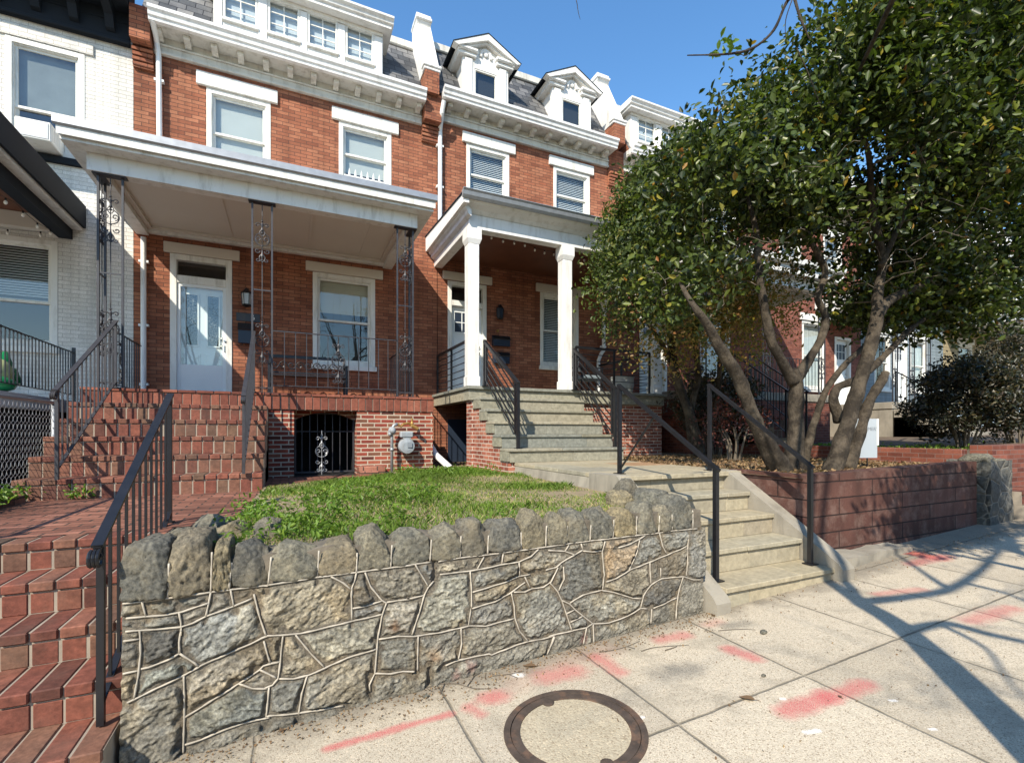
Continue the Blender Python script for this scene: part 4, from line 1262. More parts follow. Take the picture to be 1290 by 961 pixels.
def cornice(house, x0, x1, zf, y=YD, mt=None, gut=True, pitch=.415):
    """frieze board, bracketed soffit, gutter; zf = foot of the frieze"""
    mt = mt or M['white_old']
    mb = MB()
    mb.box(x0, x1, y - .05, y + .01, zf, zf + .31, ch=.004); mb.box(x0, x1, y - .075, y - .048, zf + .0, zf + .05, ch=.008)
    mb.box(x0, x1, y - .085, y - .048, zf + .145, zf + .175, ch=.008)
    mb.box(x0, x1, y - .40, y - .01, zf + .30, zf + .325)
    co = mb.build("cornice", mt, house)
    n = int((x1 - x0 - .2) / pitch)
    off = ((x1 - x0) - (n) * pitch) / 2
    for i in range(n + 1):
        x = x0 + off + i * pitch
        mb = MB()
        mb.prism([(y - .051, zf + .19), (y - .12, zf + .19), (y - .16, zf + .215), (y - .27, zf + .225), (y - .29, zf + .25), (y - .29, zf + .299), (y - .051, zf + .299)], 0, x - .05, x + .05)
        mb.build("bracket", mt, co)
    if gut:
        mb = MB(); z = zf + .29
        pr = [(y - .36, z), (y - .43, z + .005), (y - .44, z + .055), (y - .465, z + .07), (y - .48, z + .13), (y - .515, z + .16), (y - .52, z + .21), (y - .50, z + .22), (y - .36, z + .18)]
        mb.prism(pr, 0, x0, x1); mb.box(x0, x1, y - .37, y + .1, z + .04, z + .17)
        mb.build("gutter", M['gutter'], house)
    return co
def mansard(house, x0, x1, zb, y=YD, h=1.68, back=1.0):
    mb = MB(); y0 = y - .30
    mb.face([(x0, y0, zb), (x1, y0, zb), (x1, y0 + back, zb + h), (x0, y0 + back, zb + h)], 0, .5)
    # top flashing and the flat roof
    mb.box(x0, x1, y0 + back - .07, y0 + back + .14, zb + h - .02, zb + h + .16, 1, .5, .02)
    mb.box(x0, x1, y0 + back + .1, 21, zb + h - .05, zb + h + .08, 1, .5)
    for x in (x0 + .002, x1 - .002):
        mb.face([(x, y0, zb), (x, y0 + back, zb + h), (x, 21, zb + h), (x, 21, zb)], 2, .5)
    return mb.build("roof", [M['slate'], M['white_old'], M['brick']], house, fixn=False)
def parapet(house, x0, x1, zb, y=YD, mt=None):
    """white party wall cap that follows the mansard slope"""
    mb = MB()
    y0 = y - .36; w_ = .035
    mb.box(x0 + .05, x1 - .05, y0 - .04, y + .5, zb - .12, zb + .36, 1, .5)
    mb.prism([(y0 - .03, zb + .36), (y0 - .03, zb + .47), (y0 + .02, zb + .50), (y0 + .70, zb + 1.86), (y0 + .66, zb + 1.94), (y0 + .68, zb + 2.10), (y0 + 1.1, zb + 2.10), (y0 + 1.1, zb + .36)], 0, x0 + w_, x1 - w_, 0, .5)
    mb.box(x0, x1, y0 - .08, y0 + .12, zb + .40, zb + .47, 0, .5, .015); mb.box(x0 + .02, x1 - .02, y0 - .055, y0 + .12, zb + .34, zb + .40, 0, .5, .012)
    mb.box(x0 + .015, x1 - .015, y0 + .62, y0 + 1.13, zb + 1.95, zb + 2.02, 0, .5, .012)
    return mb.build("party_wall_cap", [mt or M['white_clean'], M['brick']], house)
def dormer_gable(house, xc, zb, y=YD):
    """pedimented dormer with pilasters"""
    yf = y - .30; w = .55; ze = zb + 1.02
    mb = MB()
    # cheeks and face around the opening
    for s_ in (-1, 1):
        a = xc + s_ * w; b = xc + s_ * .27
        mb.box(min(a, b), max(a, b), yf, yf + .10, zb - .02, ze, 0, .5)
        mb.box(xc + s_ * .52 - .035 * (s_ > 0) - .0, xc + s_ * .52 + .035, yf + .1, yf + 1.0, zb - .02, ze, 0, .5)
        # raised pilaster
        mb.box(xc + s_ * .41 - .085, xc + s_ * .41 + .085, yf - .03, yf, zb + .12, ze - .12, 0, .5, .008)
        mb.box(xc + s_ * .41 - .11, xc + s_ * .41 + .11, yf - .05, yf + .0, zb, zb + .12, 0, .5, .01)
        # entablature return
        x0, x1 = sorted((xc + s_ * .24, xc + s_ * .66))
        mb.box(x0, x1, yf - .07, yf + .9, ze - .10, ze - .02, 0, .5, .012); mb.box(x0 - .02, x1 + .02, yf - .13, yf + .9, ze - .02, ze + .06, 0, .5, .02)
    mb.box(xc - .27, xc + .27, yf + .01, yf + .1, zb + .74, ze + .05, 0, .5)
    mb.prism([(xc - .62, ze + .05), (xc + .62, ze + .05), (xc, ze + .42)], 1, yf + .0, yf + .12, 0, .5)
    # carved boss in the tympanum
    for i in range(11):
        a = math.pi * i / 10
        mb.ball((xc + .12 * math.cos(a), yf - .01, ze + .04 + .12 * math.sin(a)), .04, .03, .05, 6, 4)
    mb.ball((xc, yf - .01, ze + .08), .06, .03, .06, 8, 5)
    # raking cornice
    for s_ in (-1, 1):
        p = [(xc, ze + .44), (xc, ze + .30), (xc + s_ * .70, ze - .015), (xc + s_ * .80, ze + .02)]
        mb.prism(p, 1, yf - .16, yf + .02, 0, .5)
        p2 = [(xc, ze + .34), (xc, ze + .26), (xc + s_ * .66, ze - .05), (xc + s_ * .70, ze + .01)]
        mb.prism(p2, 1, yf - .10, yf + .9, 0, .5)
        p3 = [(xc, ze + .46), (xc, ze + .441), (xc + s_ * .80, ze + .021), (xc + s_ * .815, ze + .032)]
        mb.prism(p3, 1, yf - .17, yf + 1.1, 1, .5)
    d = mb.build("dormer", [M['white_clean'], M['navy']], house)
    mb = MB()
    frame4(mb, xc - .27, xc + .27, zb + .06, zb + .74, .035, yf + .02, yf + .07, .06)
    wn_ = mb.build("window_frame", M['white'], d)
    mb = MB(); mb.face([(xc - .25, yf + .05, zb + .1), (xc + .25, yf + .05, zb + .1), (xc + .25, yf + .05, zb + .72), (xc - .25, yf + .05, zb + .72)]); mb.build("pane", M['glass'], d, fixn=False)
    mb = MB(); mb.box(xc - .26, xc + .26, yf + .12, yf + .14, zb + .06, zb + .75); mb.build("dark_screen", M['dark'], d)
    return d
def dormer_wide(house, x0, x1, zb, wins, y=YD, cover='dim'):
    """long shed dormer with a row of six pane windows"""
    yf = y - .22; zt = zb + 1.06
    mb = MB()
    holes = [(a, b, zb + .34, zb + .98) for a, b in wins]
    holed_wall(mb, x0, x1, zb - .03, zt, yf, holes, .10, 0, 1)
    mb.box(x0, x0 + .02, yf + .0005, yf + 1.4, zb - .03, zt); mb.box(x1 - .02, x1, yf + .0005, yf + 1.4, zb - .03, zt)
    mb.box(x0 - .14, x1 + .14, yf - .20, yf + 1.4, zt - .03, zt + .03, 0, .5)
    mb.prism([(yf - .20, zt + .031), (yf - .24, zt + .05), (yf - .25, zt + .09), (yf - .30, zt + .13), (yf - .30, zt + .17), (yf - .2, zt + .18), (yf + 1.4, zt + .22), (yf + 1.4, zt + .031)], 0, x0 - .18, x1 + .18, 0, .5)
    mb.box(x0, x1, yf - .03, yf - .001, zt - .10, zt - .031, 0, .5, .006)
    xs = [x0] + [v for a, b in wins for v in (a, b)] + [x1]
    for i in range(0, len(xs), 2):
        mb.box(xs[i] + .01, xs[i + 1] - .01, yf - .02, yf - .001, zb, zt - .12, 0, .5, .006)
    d = mb.build("dormer", [M['white_clean'], M['pane_back']], house)
    for a, b, c, e in holes:
        mb = MB(); frame4(mb, a, b, c, e, .04, yf - .01, yf + .05)
        mb.box((a + b) / 2 - .009, (a + b) / 2 + .009, yf + .02, yf + .04, c + .04, e - .04)
        for k in (1, 2): mb.box(a + .04, b - .04, yf + .021, yf + .039, c + (e - c) * k / 3 - .009, c + (e - c) * k / 3 + .009)
        mb.box(a - .02, b + .02, yf - .05, yf + .02, c - .05, c - .001, ch=.006)
        mb.build("window_frame", M['white'], d)
        mb = MB(); mb.face([(a + .03, yf + .03, c + .03), (b - .03, yf + .03, c + .03), (b - .03, yf + .03, e - .03), (a + .03, yf + .03, e - .03)]); mb.build("pane", M['glass'], d, fixn=False)
        mb = MB(); mb.face([(a, yf + .085, c), (b, yf + .085, c), (b, yf + .085, e), (a, yf + .085, e)]); mb.build("shade", M['pane_back'], d, fixn=False)
    return d
def downspout(house, pts, r=.042, mt=None, name="downspout"):
    mb = MB(); pts = [Vector(p) for p in pts]
    for a, b in zip(pts[:-1], pts[1:]): mb.tube([a, b], r, 10)
    for p in pts[1:-1]: mb.ball(p, r * 1.05)
    L = 0
    for a, b in zip(pts[:-1], pts[1:]):
        if (b - a).length > 1 and abs((b - a).normalized().z) > .9:
            for f in (.15, .55, .92):
                p = a.lerp(b, f); mb.box(p.x - r - .03, p.x + r + .03, p.y - r * .3, p.y + r + .02, p.z - .02, p.z + .02)
    return mb.build(name, mt or M['gutter'], house, smooth=False)
def body(house, x0, x1, zb, zt, holes, mt, roof_h=True, dark=None):
    mb = MB()
    holed_wall(mb, x0, x1, zb, zt, YD, holes, .16, 0, 1)
    for x in (x0 + .003, x1 - .003):
        mb.face([(x, YD, zb), (x, 21, zb), (x, 21, zt), (x, YD, zt)], 0, .5)
    mb.face([(x0, 21, zb), (x0, 21, zt), (x1, 21, zt), (x1, 21, zb)], 0, .5)
    mb.face([(x0, YD, zt), (x1, YD, zt), (x1, 21, zt), (x0, 21, zt)], 1, .5)
    return mb.build("wall", [mt, dark or M['dim']], house, fixn=False)
def panel_door(house, x0, x1, z0, z1, y, mt, kind):
    """door leaf with its own hardware; returns the leaf"""
    mb = MB(); w = x1 - x0; h = z1 - z0
    mb.box(x0, x1, y, y + .04, z0, z1)
    def panel(a, b, c, d):
        mb.box(x0 + a * w, x0 + b * w, y - .012, y - .0005, z0 + c * h, z0 + d * h, 0, .5, .010)
        mb.box(x0 + a * w + .035, x0 + b * w - .035, y - .022, y - .0125, z0 + c * h + .035, z0 + d * h - .035, 0, .5, .010)
    if kind == 'twin':
        panel(.12, .46, .10, .40); panel(.54, .88, .10, .40)
        for a in (.13, .57):
            frame4(mb, x0 + a * w, x0 + (a + .30) * w, z0 + .46 * h, z0 + .93 * h, .028, y - .02, y - .0005)
    else:
        panel(.12, .46, .08, .62); panel(.54, .88, .08, .62)
        frame4(mb, x0 + .1 * w, x0 + .9 * w, z0 + .70 * h, z0 + .95 * h, .03, y - .02, y - .0005)
        for i in (1, 2): mb.box(x0 + w * (.1 + .8 * i / 3) - .009, x0 + w * (.1 + .8 * i / 3) + .009, y - .018, y - .0005, z0 + .7 * h, z0 + .95 * h)
        mb.box(x0 + .1 * w, x0 + .9 * w, y - .017, y - .0006, z0 + .825 * h - .009, z0 + .825 * h + .009)
    d = mb.build("door", mt, house)
    mb = MB()
    if kind == 'twin':
        for a in (.13, .57): mb.box(x0 + a * w + .026, x0 + (a + .30) * w - .026, y - .006, y - .002, z0 + .46 * h + .026, z0 + .93 * h - .026)
        mb.build("glass_panel", M['lead'], d)
    else:
        mb.box(x0 + .1 * w + .02, x0 + .9 * w - .02, y - .006, y - .002, z0 + .7 * h + .02, z0 + .95 * h - .02)
        mb.build("glass_panel", M['navyplastic'], d)
    mb = MB(); xk = x1 - .075
    mb.lathe((xk, y - .05, z0 + 1.12), [(.012, 0), (.034, .012), (.034, .05)], 12, axis=1)
    mb.lathe((xk, y - .075, z0 + .97), [(.012, 0), (.034, .014), (.034, .04), (.014, .05), (.014, .06), (.036, .064), (.036, .075)], 12, axis=1)
    mb.build("handle", M['silver'], d, smooth=True)
    return d

def iron_panel(house_part, mb_list, x, y, z0, z1, w, plane):
    """open work flat iron post panel: two uprights, spindle, scrolls"""
    mb = MB()
    def q(h): return (x + h, y) if plane == 'x' else (x, y + h)
    for h in (-w / 2, w / 2):
        a = q(h); mb.bar((*a, z0), (*a, z1), .026, .026)
    a = q(0); mb.tube([(*a, z0), (*a, z1)], .007, 6)
    zm = z0 + (z1 - z0) * .54
    p, r_ = q(-w / 2), q(w / 2); mb.bar((*p, zm), (*r_, zm), .012, .018); mb.bar((*p, z0 + .08), (*r_, z0 + .08), .012, .018)
    for zc in (z0 + (z1 - z0) * .27, z0 + (z1 - z0) * .80):
        ornament(mb, (*a, zc), 1.0 * w / .27, plane)
    # top and foot plates
    if plane == 'x': mb.box(x - w / 2 - .05, x + w / 2 + .05, y - .06, y + .06, z1 - .014, z1 + .004); mb.box(x - w / 2 - .03, x + w / 2 + .03, y - .03, y + .03, z0, z0 + .012)
    else: mb.box(x - .06, x + .06, y - w / 2 - .05, y + w / 2 + .05, z1 - .013, z1 + .003); mb.box(x - .03, x + .03, y - w / 2 - .03, y + w / 2 + .03, z0 + .001, z0 + .011)
    return mb

# ================= the red brick house with the flat white porch
h1 = thing("row_house", (.3, YD, .9), "red brick row house with white front door, flat white porch roof and grey ironwork posts", "row house", "row houses along the street")
W1 = [(-1.377, -.32, 6.71, 7.94), (.92, 1.976, 6.71, 7.94), (.43, 1.64, 2.97, 4.81)]
DOOR1 = (-1.93, -.966, PF1, 4.81)
body(h1, -2.46, 2.98, -.6, 8.62, W1 + [DOOR1], M['brick'])
window(h1, *W1[0], cover='shade_pale', cover_to=.92, split=.36); window(h1, *W1[1], cover='shade_pale', cover_to=.80, split=.52)
window(h1, *W1[2], cover='shade', cover_to=.40, split=.5)
lintel(h1, -1.53, -.197, 7.945, 8.19); lintel(h1, .786, 2.126, 7.945, 8.19)
lintel(h1, -2.02, -.84, 4.815, 5.0, mt=M['cream']); lintel(h1, .30, 1.795, 4.815, 5.0, mt=M['cream'])
mb = MB()                                              # door case and transom
frame4(mb, DOOR1[0], DOOR1[1], PF1, 4.81, .10, YD - .02, YD + .12, .03)
mb.box(DOOR1[0] + .1, DOOR1[1] - .1, YD - .01, YD + .10, 4.30, 4.44, ch=.006)
dc = mb.build("door_case", M['white'], h1)
mb = MB(); mb.face([(-1.83, YD + .07, 4.44), (-1.066, YD + .07, 4.44), (-1.066, YD + .07, 4.71), (-1.83, YD + .07, 4.71)]); mb.build("transom_pane", M['glass'], dc, fixn=False)
panel_door(h1, -1.83, -1.066, PF1 + .03, 4.30, YD + .11, M['door_white'], 'twin')
mb = MB(); frame4(mb, -1.845, -1.05, PF1 + .02, 4.315, .07, YD + .01, YD + .045, .62)
sd = mb.build("storm_door", M['door_white'], h1)
mb = MB(); mb.face([(-1.78, YD + .027, PF1 + .64), (-1.115, YD + .027, PF1 + .64), (-1.115, YD + .027, 4.25), (-1.78, YD + .027, 4.25)]); mb.build("pane", M['glass'], sd, fixn=False)
mb = MB(); mb.lathe((-1.085, YD - .04, 3.30), [(.02, 0), (.02, .05)], 8, axis=1); mb.box(-1.10, -1.07, YD - .02, YD + .008, 3.1, 3.22, ch=.005); mb.build("handle", M['silver'], sd)
mb = MB()                                              # small white flower box fence at the second window
for k in range(6):
    x = 1.12 + k * .12; mb.prism([(x - .03, 6.80), (x + .03, 6.80), (x + .012, 6.97), (x, 7.02), (x - .012, 6.97)], 1, YD - .035, YD - .02)
mb.box(1.02, 1.86, YD - .05, YD - .036, 6.84, 6.865); mb.build("window_guard", M['white_clean'], h1)
cornice(h1, -2.16, 2.62, 8.29)
mansard(h1, -2.30, 2.62, 8.74)
dormer_wide(h1, -1.24, 1.76, 8.80, [(-1.09, -.53), (-.36, .19), (.33, .88), (1.03, 1.58)])
parapet(h1, 2.56, 2.96, 8.93)
# corbelled brick piers between the cornices
for x0, x1 in ((2.62, 2.99), (-2.455, -2.16)):
    mb = MB()
    mb.box(x0, x1, YD - .055, YD + .01, 7.95, 8.86)
    for k in range(4): mb.box(x0 - .001, x1 + .001, YD - .075 - .02 * k, YD + .01, 7.98 + .075 * k, 8.035 + .075 * k)
    mb.box(x0 + .004, x1 - .004, YD - .30, YD - .05, 8.30, 8.86)
    mb.build("corbel", M['brick'], h1)
downspout(h1, [(-2.10, YD - .40, 8.60), (-2.10, YD - .12, 8.42), (-2.08, YD - .09, 8.2), (-2.06, YD - .09, 5.50)])
downspout(h1, [(-2.30, YD - .08, 5.0), (-2.30, YD - .08, PF1 + .02)])
# porch: masonry base, floor, roof, posts, rails
YP = 8.14
def arch_wall():
    mb = MB()
    x0, x1, z0, z1 = -.28, 2.26, .6, PF1 - .24
    a, b, zt = .07, 1.0, 1.955 - .005
    y = YP + .02; d = .30
    for (p, q, r_, s_) in [(x0, a, z0, z1), (b, x1, z0, z1)]:
        mb.face([(p, y, r_), (q, y, r_), (q, y, s_), (p, y, s_)])
    mb.face([(a, y, z0), (a, y + d, z0), (a, y + d, z1), (a, y, z1)]); mb.face([(b, y, z0), (b, y, z1), (b, y + d, z1), (b, y + d, z0)])
    # flat head, then a segmental arch further in
    n = 14
    arc = [(a + (b - a) * i / n, 1.80 + .13 * (1 - ((i / n - .5) * 2) ** 2)) for i in range(n + 1)]
    yi = y + .27
    for (p, q) in zip(arc[:-1], arc[1:]):
        mb.face([(p[0], yi, p[1]), (q[0], yi, q[1]), (q[0], yi, z1 + .05), (p[0], yi, z1 + .05)])
        mb.face([(p[0], yi, p[1]), (p[0], yi + .2, p[1]), (q[0], yi + .2, q[1]), (q[0], yi, q[1])])
    mb.face([(x1, y, z0), (x1, YD, z0), (x1, YD, z1), (x1, y, z1)])
    mb.face([(a, y, z1), (b, y, z1), (b, yi, z1), (a, yi, z1)])
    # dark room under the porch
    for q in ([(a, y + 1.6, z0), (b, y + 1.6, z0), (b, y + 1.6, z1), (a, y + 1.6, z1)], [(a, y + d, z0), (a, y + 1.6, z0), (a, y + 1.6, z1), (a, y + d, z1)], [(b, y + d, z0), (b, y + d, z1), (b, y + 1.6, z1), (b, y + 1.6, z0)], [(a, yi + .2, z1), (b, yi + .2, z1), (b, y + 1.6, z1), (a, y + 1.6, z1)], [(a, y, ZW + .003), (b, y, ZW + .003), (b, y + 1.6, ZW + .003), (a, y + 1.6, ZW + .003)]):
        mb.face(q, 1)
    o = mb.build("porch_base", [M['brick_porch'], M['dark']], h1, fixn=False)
    mb = MB(); rr = random.Random(4)
    n = 60; pw = (2.27 + 2.5) / 42
    for i in range(42):
        p = -2.5 + i * pw
        mb.box(p + .005, p + pw - .005, YP - .005 + rr.uniform(-.003, .003), YP + .10, PF1 - .245, PF1 - .047, 0, rr.random(), .005)
    m_ = int(2.2 / pw)
    for i in range(22):
        p = -2.5 + i * 2 * pw * 42 / 44
        w2 = 2 * pw * 42 / 44
        mb.box(p + .005, p + w2 - .005, YP - .018 + rr.uniform(-.003, .003), YP + .10, PF1 - .038, PF1 + .001, 0, rr.random(), .005)
    for i in range(17):
        y_ = YP + .11 + i * .125
        mb.box(2.16, 2.265, y_ + .005, y_ + .12, PF1 - .245, PF1 - .047, 0, rr.random(), .005)
    mb.box(-2.495, 2.262, YP + .006, YP + .11, PF1 - .25, PF1 - .008, 1, .5)
    mb.box(-2.495, 2.255, YP + .105, YD, PF1 - .10, PF1 - .003, 2, .5)
    mb.build("porch_floor", [M['soldier'], M['mortar'], M['brick_walk']], h1)
arch_wall()
ZB1 = 5.07
mb = MB()
x0, x1, yf = -2.62, 2.20, 7.90
mb.box(x0, x1, yf, YD, 5.30, 5.40, 0); mb.prism([(yf - .05, 5.34), (yf - .06, 5.50), (yf, 5.56), (YD, 5.60), (YD, 5.401), (yf + .001, 5.401)], 0, x0 - .02, x1 + .02, 0)
pr = mb.build("porch_roof", M['white'], h1)
mb = MB(); mb.prism([(yf - .062, 5.44), (yf - .09, 5.46), (yf - .085, 5.555), (yf - .02, 5.575), (yf - .02, 5.51)], 0, x0 - .05, x1 + .05); mb.build("roof_edging", M['galv'], pr)
mb = MB()
mb.box(-2.42, 1.98, YP - .02, YP + .16, ZB1, 5.298); mb.box(-2.42, -2.24, YP + .161, YD, ZB1 + .0, 5.297); mb.box(1.80, 1.98, YP + .161, YD, ZB1, 5.297); mb.box(-2.239, 1.799, YD - .10, YD - .001, ZB1 + .03, 5.297)
mb.build("porch_beam", M['white'], h1)
mb = MB()
mb.box(-2.238, 1.798, YP + .162, YD - .102, 5.20, 5.29)
for x in (-.95, .35, 1.3): mb.box(x - .02, x + .02, YP + .163, YD - .103, 5.188, 5.199)
for x in (-2.20, 1.76): mb.box(x - .036, x + .036, YP + .164, YD - .104, 5.15, 5.197)
mb.box(-2.16, 1.72, YD - .16, YD - .105, 5.15, 5.196); mb.box(-2.16, 1.72, YP + .165, YP + .21, 5.15, 5.196)
mb.build("porch_ceiling", M['cream'], h1)
for xs in ((-2.19, -.2), (-.367, 0), (1.79, .2)):
    mb = iron_panel(None, None, xs[0], YP + .06, PF1, ZB1, .265, 'x')
    if xs[1]:
        m2 = iron_panel(None, None, xs[0] + (-.132 if xs[1] < 0 else .132), YP + .20, PF1, ZB1, .265, 'y')
        o_ = len(mb.v); mb.v += m2.v; mb.f += [tuple(o_ + i for i in f) for f in m2.f]; mb.m += m2.m; mb.r += m2.r
    mb.build("porch_post", M['iron'], h1)
def flat_rail(house, p0, p1, z0, z1, n, orn=None, mt=None, slope=0):
    mt = mt or M['iron']
    p0 = Vector(p0); p1 = Vector(p1)
    mb = MB()
    mb.bar((*p0, z1), (*p1, z1), .026, .014); mb.bar((*p0, z0), (*p1, z0), .022, .012)
    r_ = mb.build("porch_railing", mt, house)
    for i in range(n):
        f = (i + 1) / (n + 1); q = p0.lerp(p1, f)
        mb = MB()
        if orn is not None and i in orn:
            ornament(mb, (q.x, q.y, (z0 + z1) / 2), (z1 - z0) / .80, 'x' if abs(p1.x - p0.x) > abs(p1.y - p0.y) else 'y'); mb.tube([(q.x, q.y, z0 - .1), (q.x, q.y, z1)], .007, 6)
        else: mb.bar((q.x, q.y, z0), (q.x, q.y, z1), .012, .012)
        mb.build("baluster", mt, r_)
    return r_
flat_rail(h1, (-.22, YP + .06), (1.66, YP + .06), 2.32, 3.15, 11, orn=[5])
flat_rail(h1, (1.92, YP + .34), (1.92, YD - .05), 2.32, 3.15, 12, mt=M['black'])
flat_rail(h1, (-2.30, YP + .34), (-2.30, YD - .25), 2.30, 3.08, 12, orn=[4], mt=M['black'])
mb = MB()                                              # iron gate in the arched opening
x0, x1, yg = .075, .995, YP + .30
frame4(mb, x0, x1, ZW + .03, 1.93, .03, yg, yg + .02)
mb.bar((x0, yg + .01, 1.62), (x1, yg + .01, 1.62), .012, .014)
for i in range(1, 8): mb.bar((x0 + (x1 - x0) * i / 8, yg + .01, ZW + .04), (x0 + (x1 - x0) * i / 8, yg + .01, 1.92), .012, .012)
g = mb.build("gate", M['iron'], h1)
mb = MB(); ornament(mb, (x0 + (x1 - x0) * 4 / 8 - .05, yg - .006, 1.28), .95, 'x'); mb.build("scroll_ornament", M['galv'], g)
mb = MB(); mb.tube([(2.33, 9.6, 2.2), (2.33, 8.75, 1.45), (2.36, 8.30, 1.20), (2.52, 7.98, .99)], .055, 10); mb.build("drain_pipe", M['gutter'], h1)
mb = MB(); mb.box(1.0, 1.42, 7.93, 8.16, .9, 1.06, ch=.01); mb.box(1.0, 1.28, 7.75, 7.93, .9, 1.0, ch=.01)
tag(mb.build("brick_kerb", M['brick_walk']), "low red brick kerb beside the arched iron gate", "kerb")

# ================= house with white square columns
h2 = thing("row_house", (5.5, YD, 1.0), "red brick row house with square white porch columns and two pedimented dormers", "row house", "row houses along the street")
W2 = [(3.66, 4.73, 6.90, 8.18), (5.93, 7.0, 6.90, 8.18), (5.56, 6.66, 3.24, 5.03)]
DOOR2 = (3.22, 4.15, PF2, 5.0)
GAPW = (2.995 + .02, 2.995 + .021, 1, 1.01)
body(h2, 2.99, 8.03, -.6, 8.80, W2 + [DOOR2, (5.3, 5.31, 1.0, 1.01)], M['brick'])
window(h2, *W2[0], cover='blind', cover_to=.80, split=.5); window(h2, *W2[1], cover='blind', cover_to=.80)
window(h2, *W2[2], cover='blind', cover_to=1.0)
lintel(h2, 3.56, 4.88, 8.185, 8.42); lintel(h2, 5.80, 7.10, 8.185, 8.42); lintel(h2, 3.10, 4.28, 5.02, 5.2, mt=M['cream']); lintel(h2, 5.44, 6.80, 5.035, 5.23, mt=M['cream'])
mb = MB(); frame4(mb, DOOR2[0], DOOR2[1], PF2, 5.0, .09, YD - .02, YD + .12, .03); mb.box(DOOR2[0] + .09, DOOR2[1] - .09, YD - .01, YD + .1, 4.46, 4.58, ch=.006)
dc = mb.build("door_case", M['white'], h2)
mb = MB(); mb.face([(3.31, YD + .07, 4.58), (4.06, YD + .07, 4.58), (4.06, YD + .07, 4.91), (3.31, YD + .07, 4.91)]); mb.build("transom_pane", M['glass'], dc, fixn=False)
panel_door(h2, 3.31, 4.06, PF2 + .03, 4.46, YD + .10, M['door_white'], 'six')
cornice(h2, 3.0, 7.55, 8.49)
mansard(h2, 2.96, 7.55, 8.93)
dormer_gable(h2, 4.02, 8.98); dormer_gable(h2, 6.28, 8.98)
parapet(h2, 7.42, 7.86, 9.1)
mb = MB()
mb.box(7.56, 8.03, YD - .055, YD + .01, 8.05, 9.0)
for k in range(4): mb.box(7.559, 8.031, YD - .075 - .02 * k, YD + .01, 8.1 + .075 * k, 8.155 + .075 * k)
mb.build("corbel", M['brick'], h2)
downspout(h2, [(3.02, YD - .38, 8.72), (3.0, YD - .30, 8.5), (3.02, YD - .09, 8.25), (3.02, YD - .09, 6.0), (3.02, YD - .30, 5.8)], .048)
downspout(h2, [(7.34, YD - .30, 5.2), (7.36, YD - .12, 4.9), (7.36, YD - .10, 3.72), (7.28, YD - .10, 3.62), (7.20, YD - .10, 3.45), (7.20, YD - .10, 2.5)], .045)
mb = MB(); mb.lathe((7.36, YD - .12, 4.66), [(.05, 0), (.06, .06), (.10, .2), (.10, .3)], 8); mb.build("rain_hopper", M['gutter'], h2)
x0, x1, yf = 2.72, 7.62, 7.86
mb = MB()
# roof: cornice mouldings climb out to the gutter
for (o1, o2, za, zb) in ((.16, .20, 5.56, 5.62), (.07, .16, 5.46, 5.56), (0, .03, 5.24, 5.46)):
    pass
mb.box(2.91, 7.45, YP - .02, YP + .17, 5.25, 5.50, 0, .5, .004)
mb.box(2.91, 3.09, YP + .171, YD, 5.25, 5.50, 0, .5, .004); mb.box(7.27, 7.45, YP + .171, YD, 5.25, 5.50, 0, .5, .004)
mb.build("porch_beam", M['white_clean'], h2)
mb = MB()
mb.prism([(YP - .03, 5.502), (YP - .10, 5.56), (yf + .05, 5.60), (yf, 5.64), (yf, 5.70), (YD, 5.86), (YD, 5.502)], 0, x0 + .10, x1 - .1, 0, .5)
for s_, xa, xb in ((-1, x0, x0 + .10), (1, x1 - .10, x1)):
    mb.prism([(yf, 5.56), (yf, 5.715), (YD, 5.875), (YD, 5.60), (YD - .02, 5.56)], 0, xa, xb, 0, .5)
mb.prism([(2.905, 5.502), (2.905, 5.40), (2.84, 5.44), (2.83, 5.50), (2.79, 5.53), (2.78, 5.56), (2.83, 5.6)], 1, yf + .12, YD - .01, 0, .5)
pr = mb.build("porch_roof", M['white_clean'], h2)
mb = MB(); mb.prism([(yf - .002, 5.63), (yf - .03, 5.63), (yf - .06, 5.67), (yf - .075, 5.73), (yf - .10, 5.76), (yf - .085, 5.775), (yf + .02, 5.745), (yf - .002, 5.72)], 0, x0 - .03, x1 + .03); mb.build("gutter", M['galv'], pr)
mb = MB(); mb.prism([(yf, 5.717), (YD, 5.877), (YD, 5.90), (yf, 5.74)], 0, x0 - .02, x1 + .02); mb.build("roof_sheet", M['navy'], pr)
mb = MB(); mb.box(3.09, 7.27, YP + .171, YD - .003, 5.44, 5.49); mb.build("porch_ceiling", M['stain_red'], h2)
for x in (3.0, 4.95, 7.19):
    mb = MB(); y = YP + .075
    mb.box(x - .105, x + .105, y - .105, y + .105, PF2, 4.98, 0, .5, .012)
    mb.box(x - .12, x + .12, y - .12, y + .12, PF2, PF2 + .18, 0, .5, .01)
    mb.lathe((x, y, 0), [], 4) if False else None
    n = 4
    for za, zb, wa, wb in ((4.98, 5.06, .105, .135), (5.06, 5.25, .135, .135)):
        p = []
        for z, w in ((za, wa), (zb, wb)): p.append([(x - w, y - w, z), (x + w, y - w, z), (x + w, y + w, z), (x - w, y + w, z)])
        for i in range(4): mb.face([p[0][i], p[0][(i + 1) % 4], p[1][(i + 1) % 4], p[1][i]], 0, .5)
    mb.build("porch_column", M['white_clean'], h2)
mb = MB(); rr = random.Random(21)
mb.box(2.86, 7.40, YP - .10, YD, PF2 - .055, PF2, 0, .45, .006)
mb.box(2.90, 7.36, YP - .05, YP + .25, PF2 - .25, PF2 - .056, 0, .2, .006); mb.box(2.90, 3.1, YP + .251, YD, PF2 - .25, PF2 - .057, 0, .7, .006)
mb.build("porch_floor", M['bluestone_grey'], h2)
mb = MB()
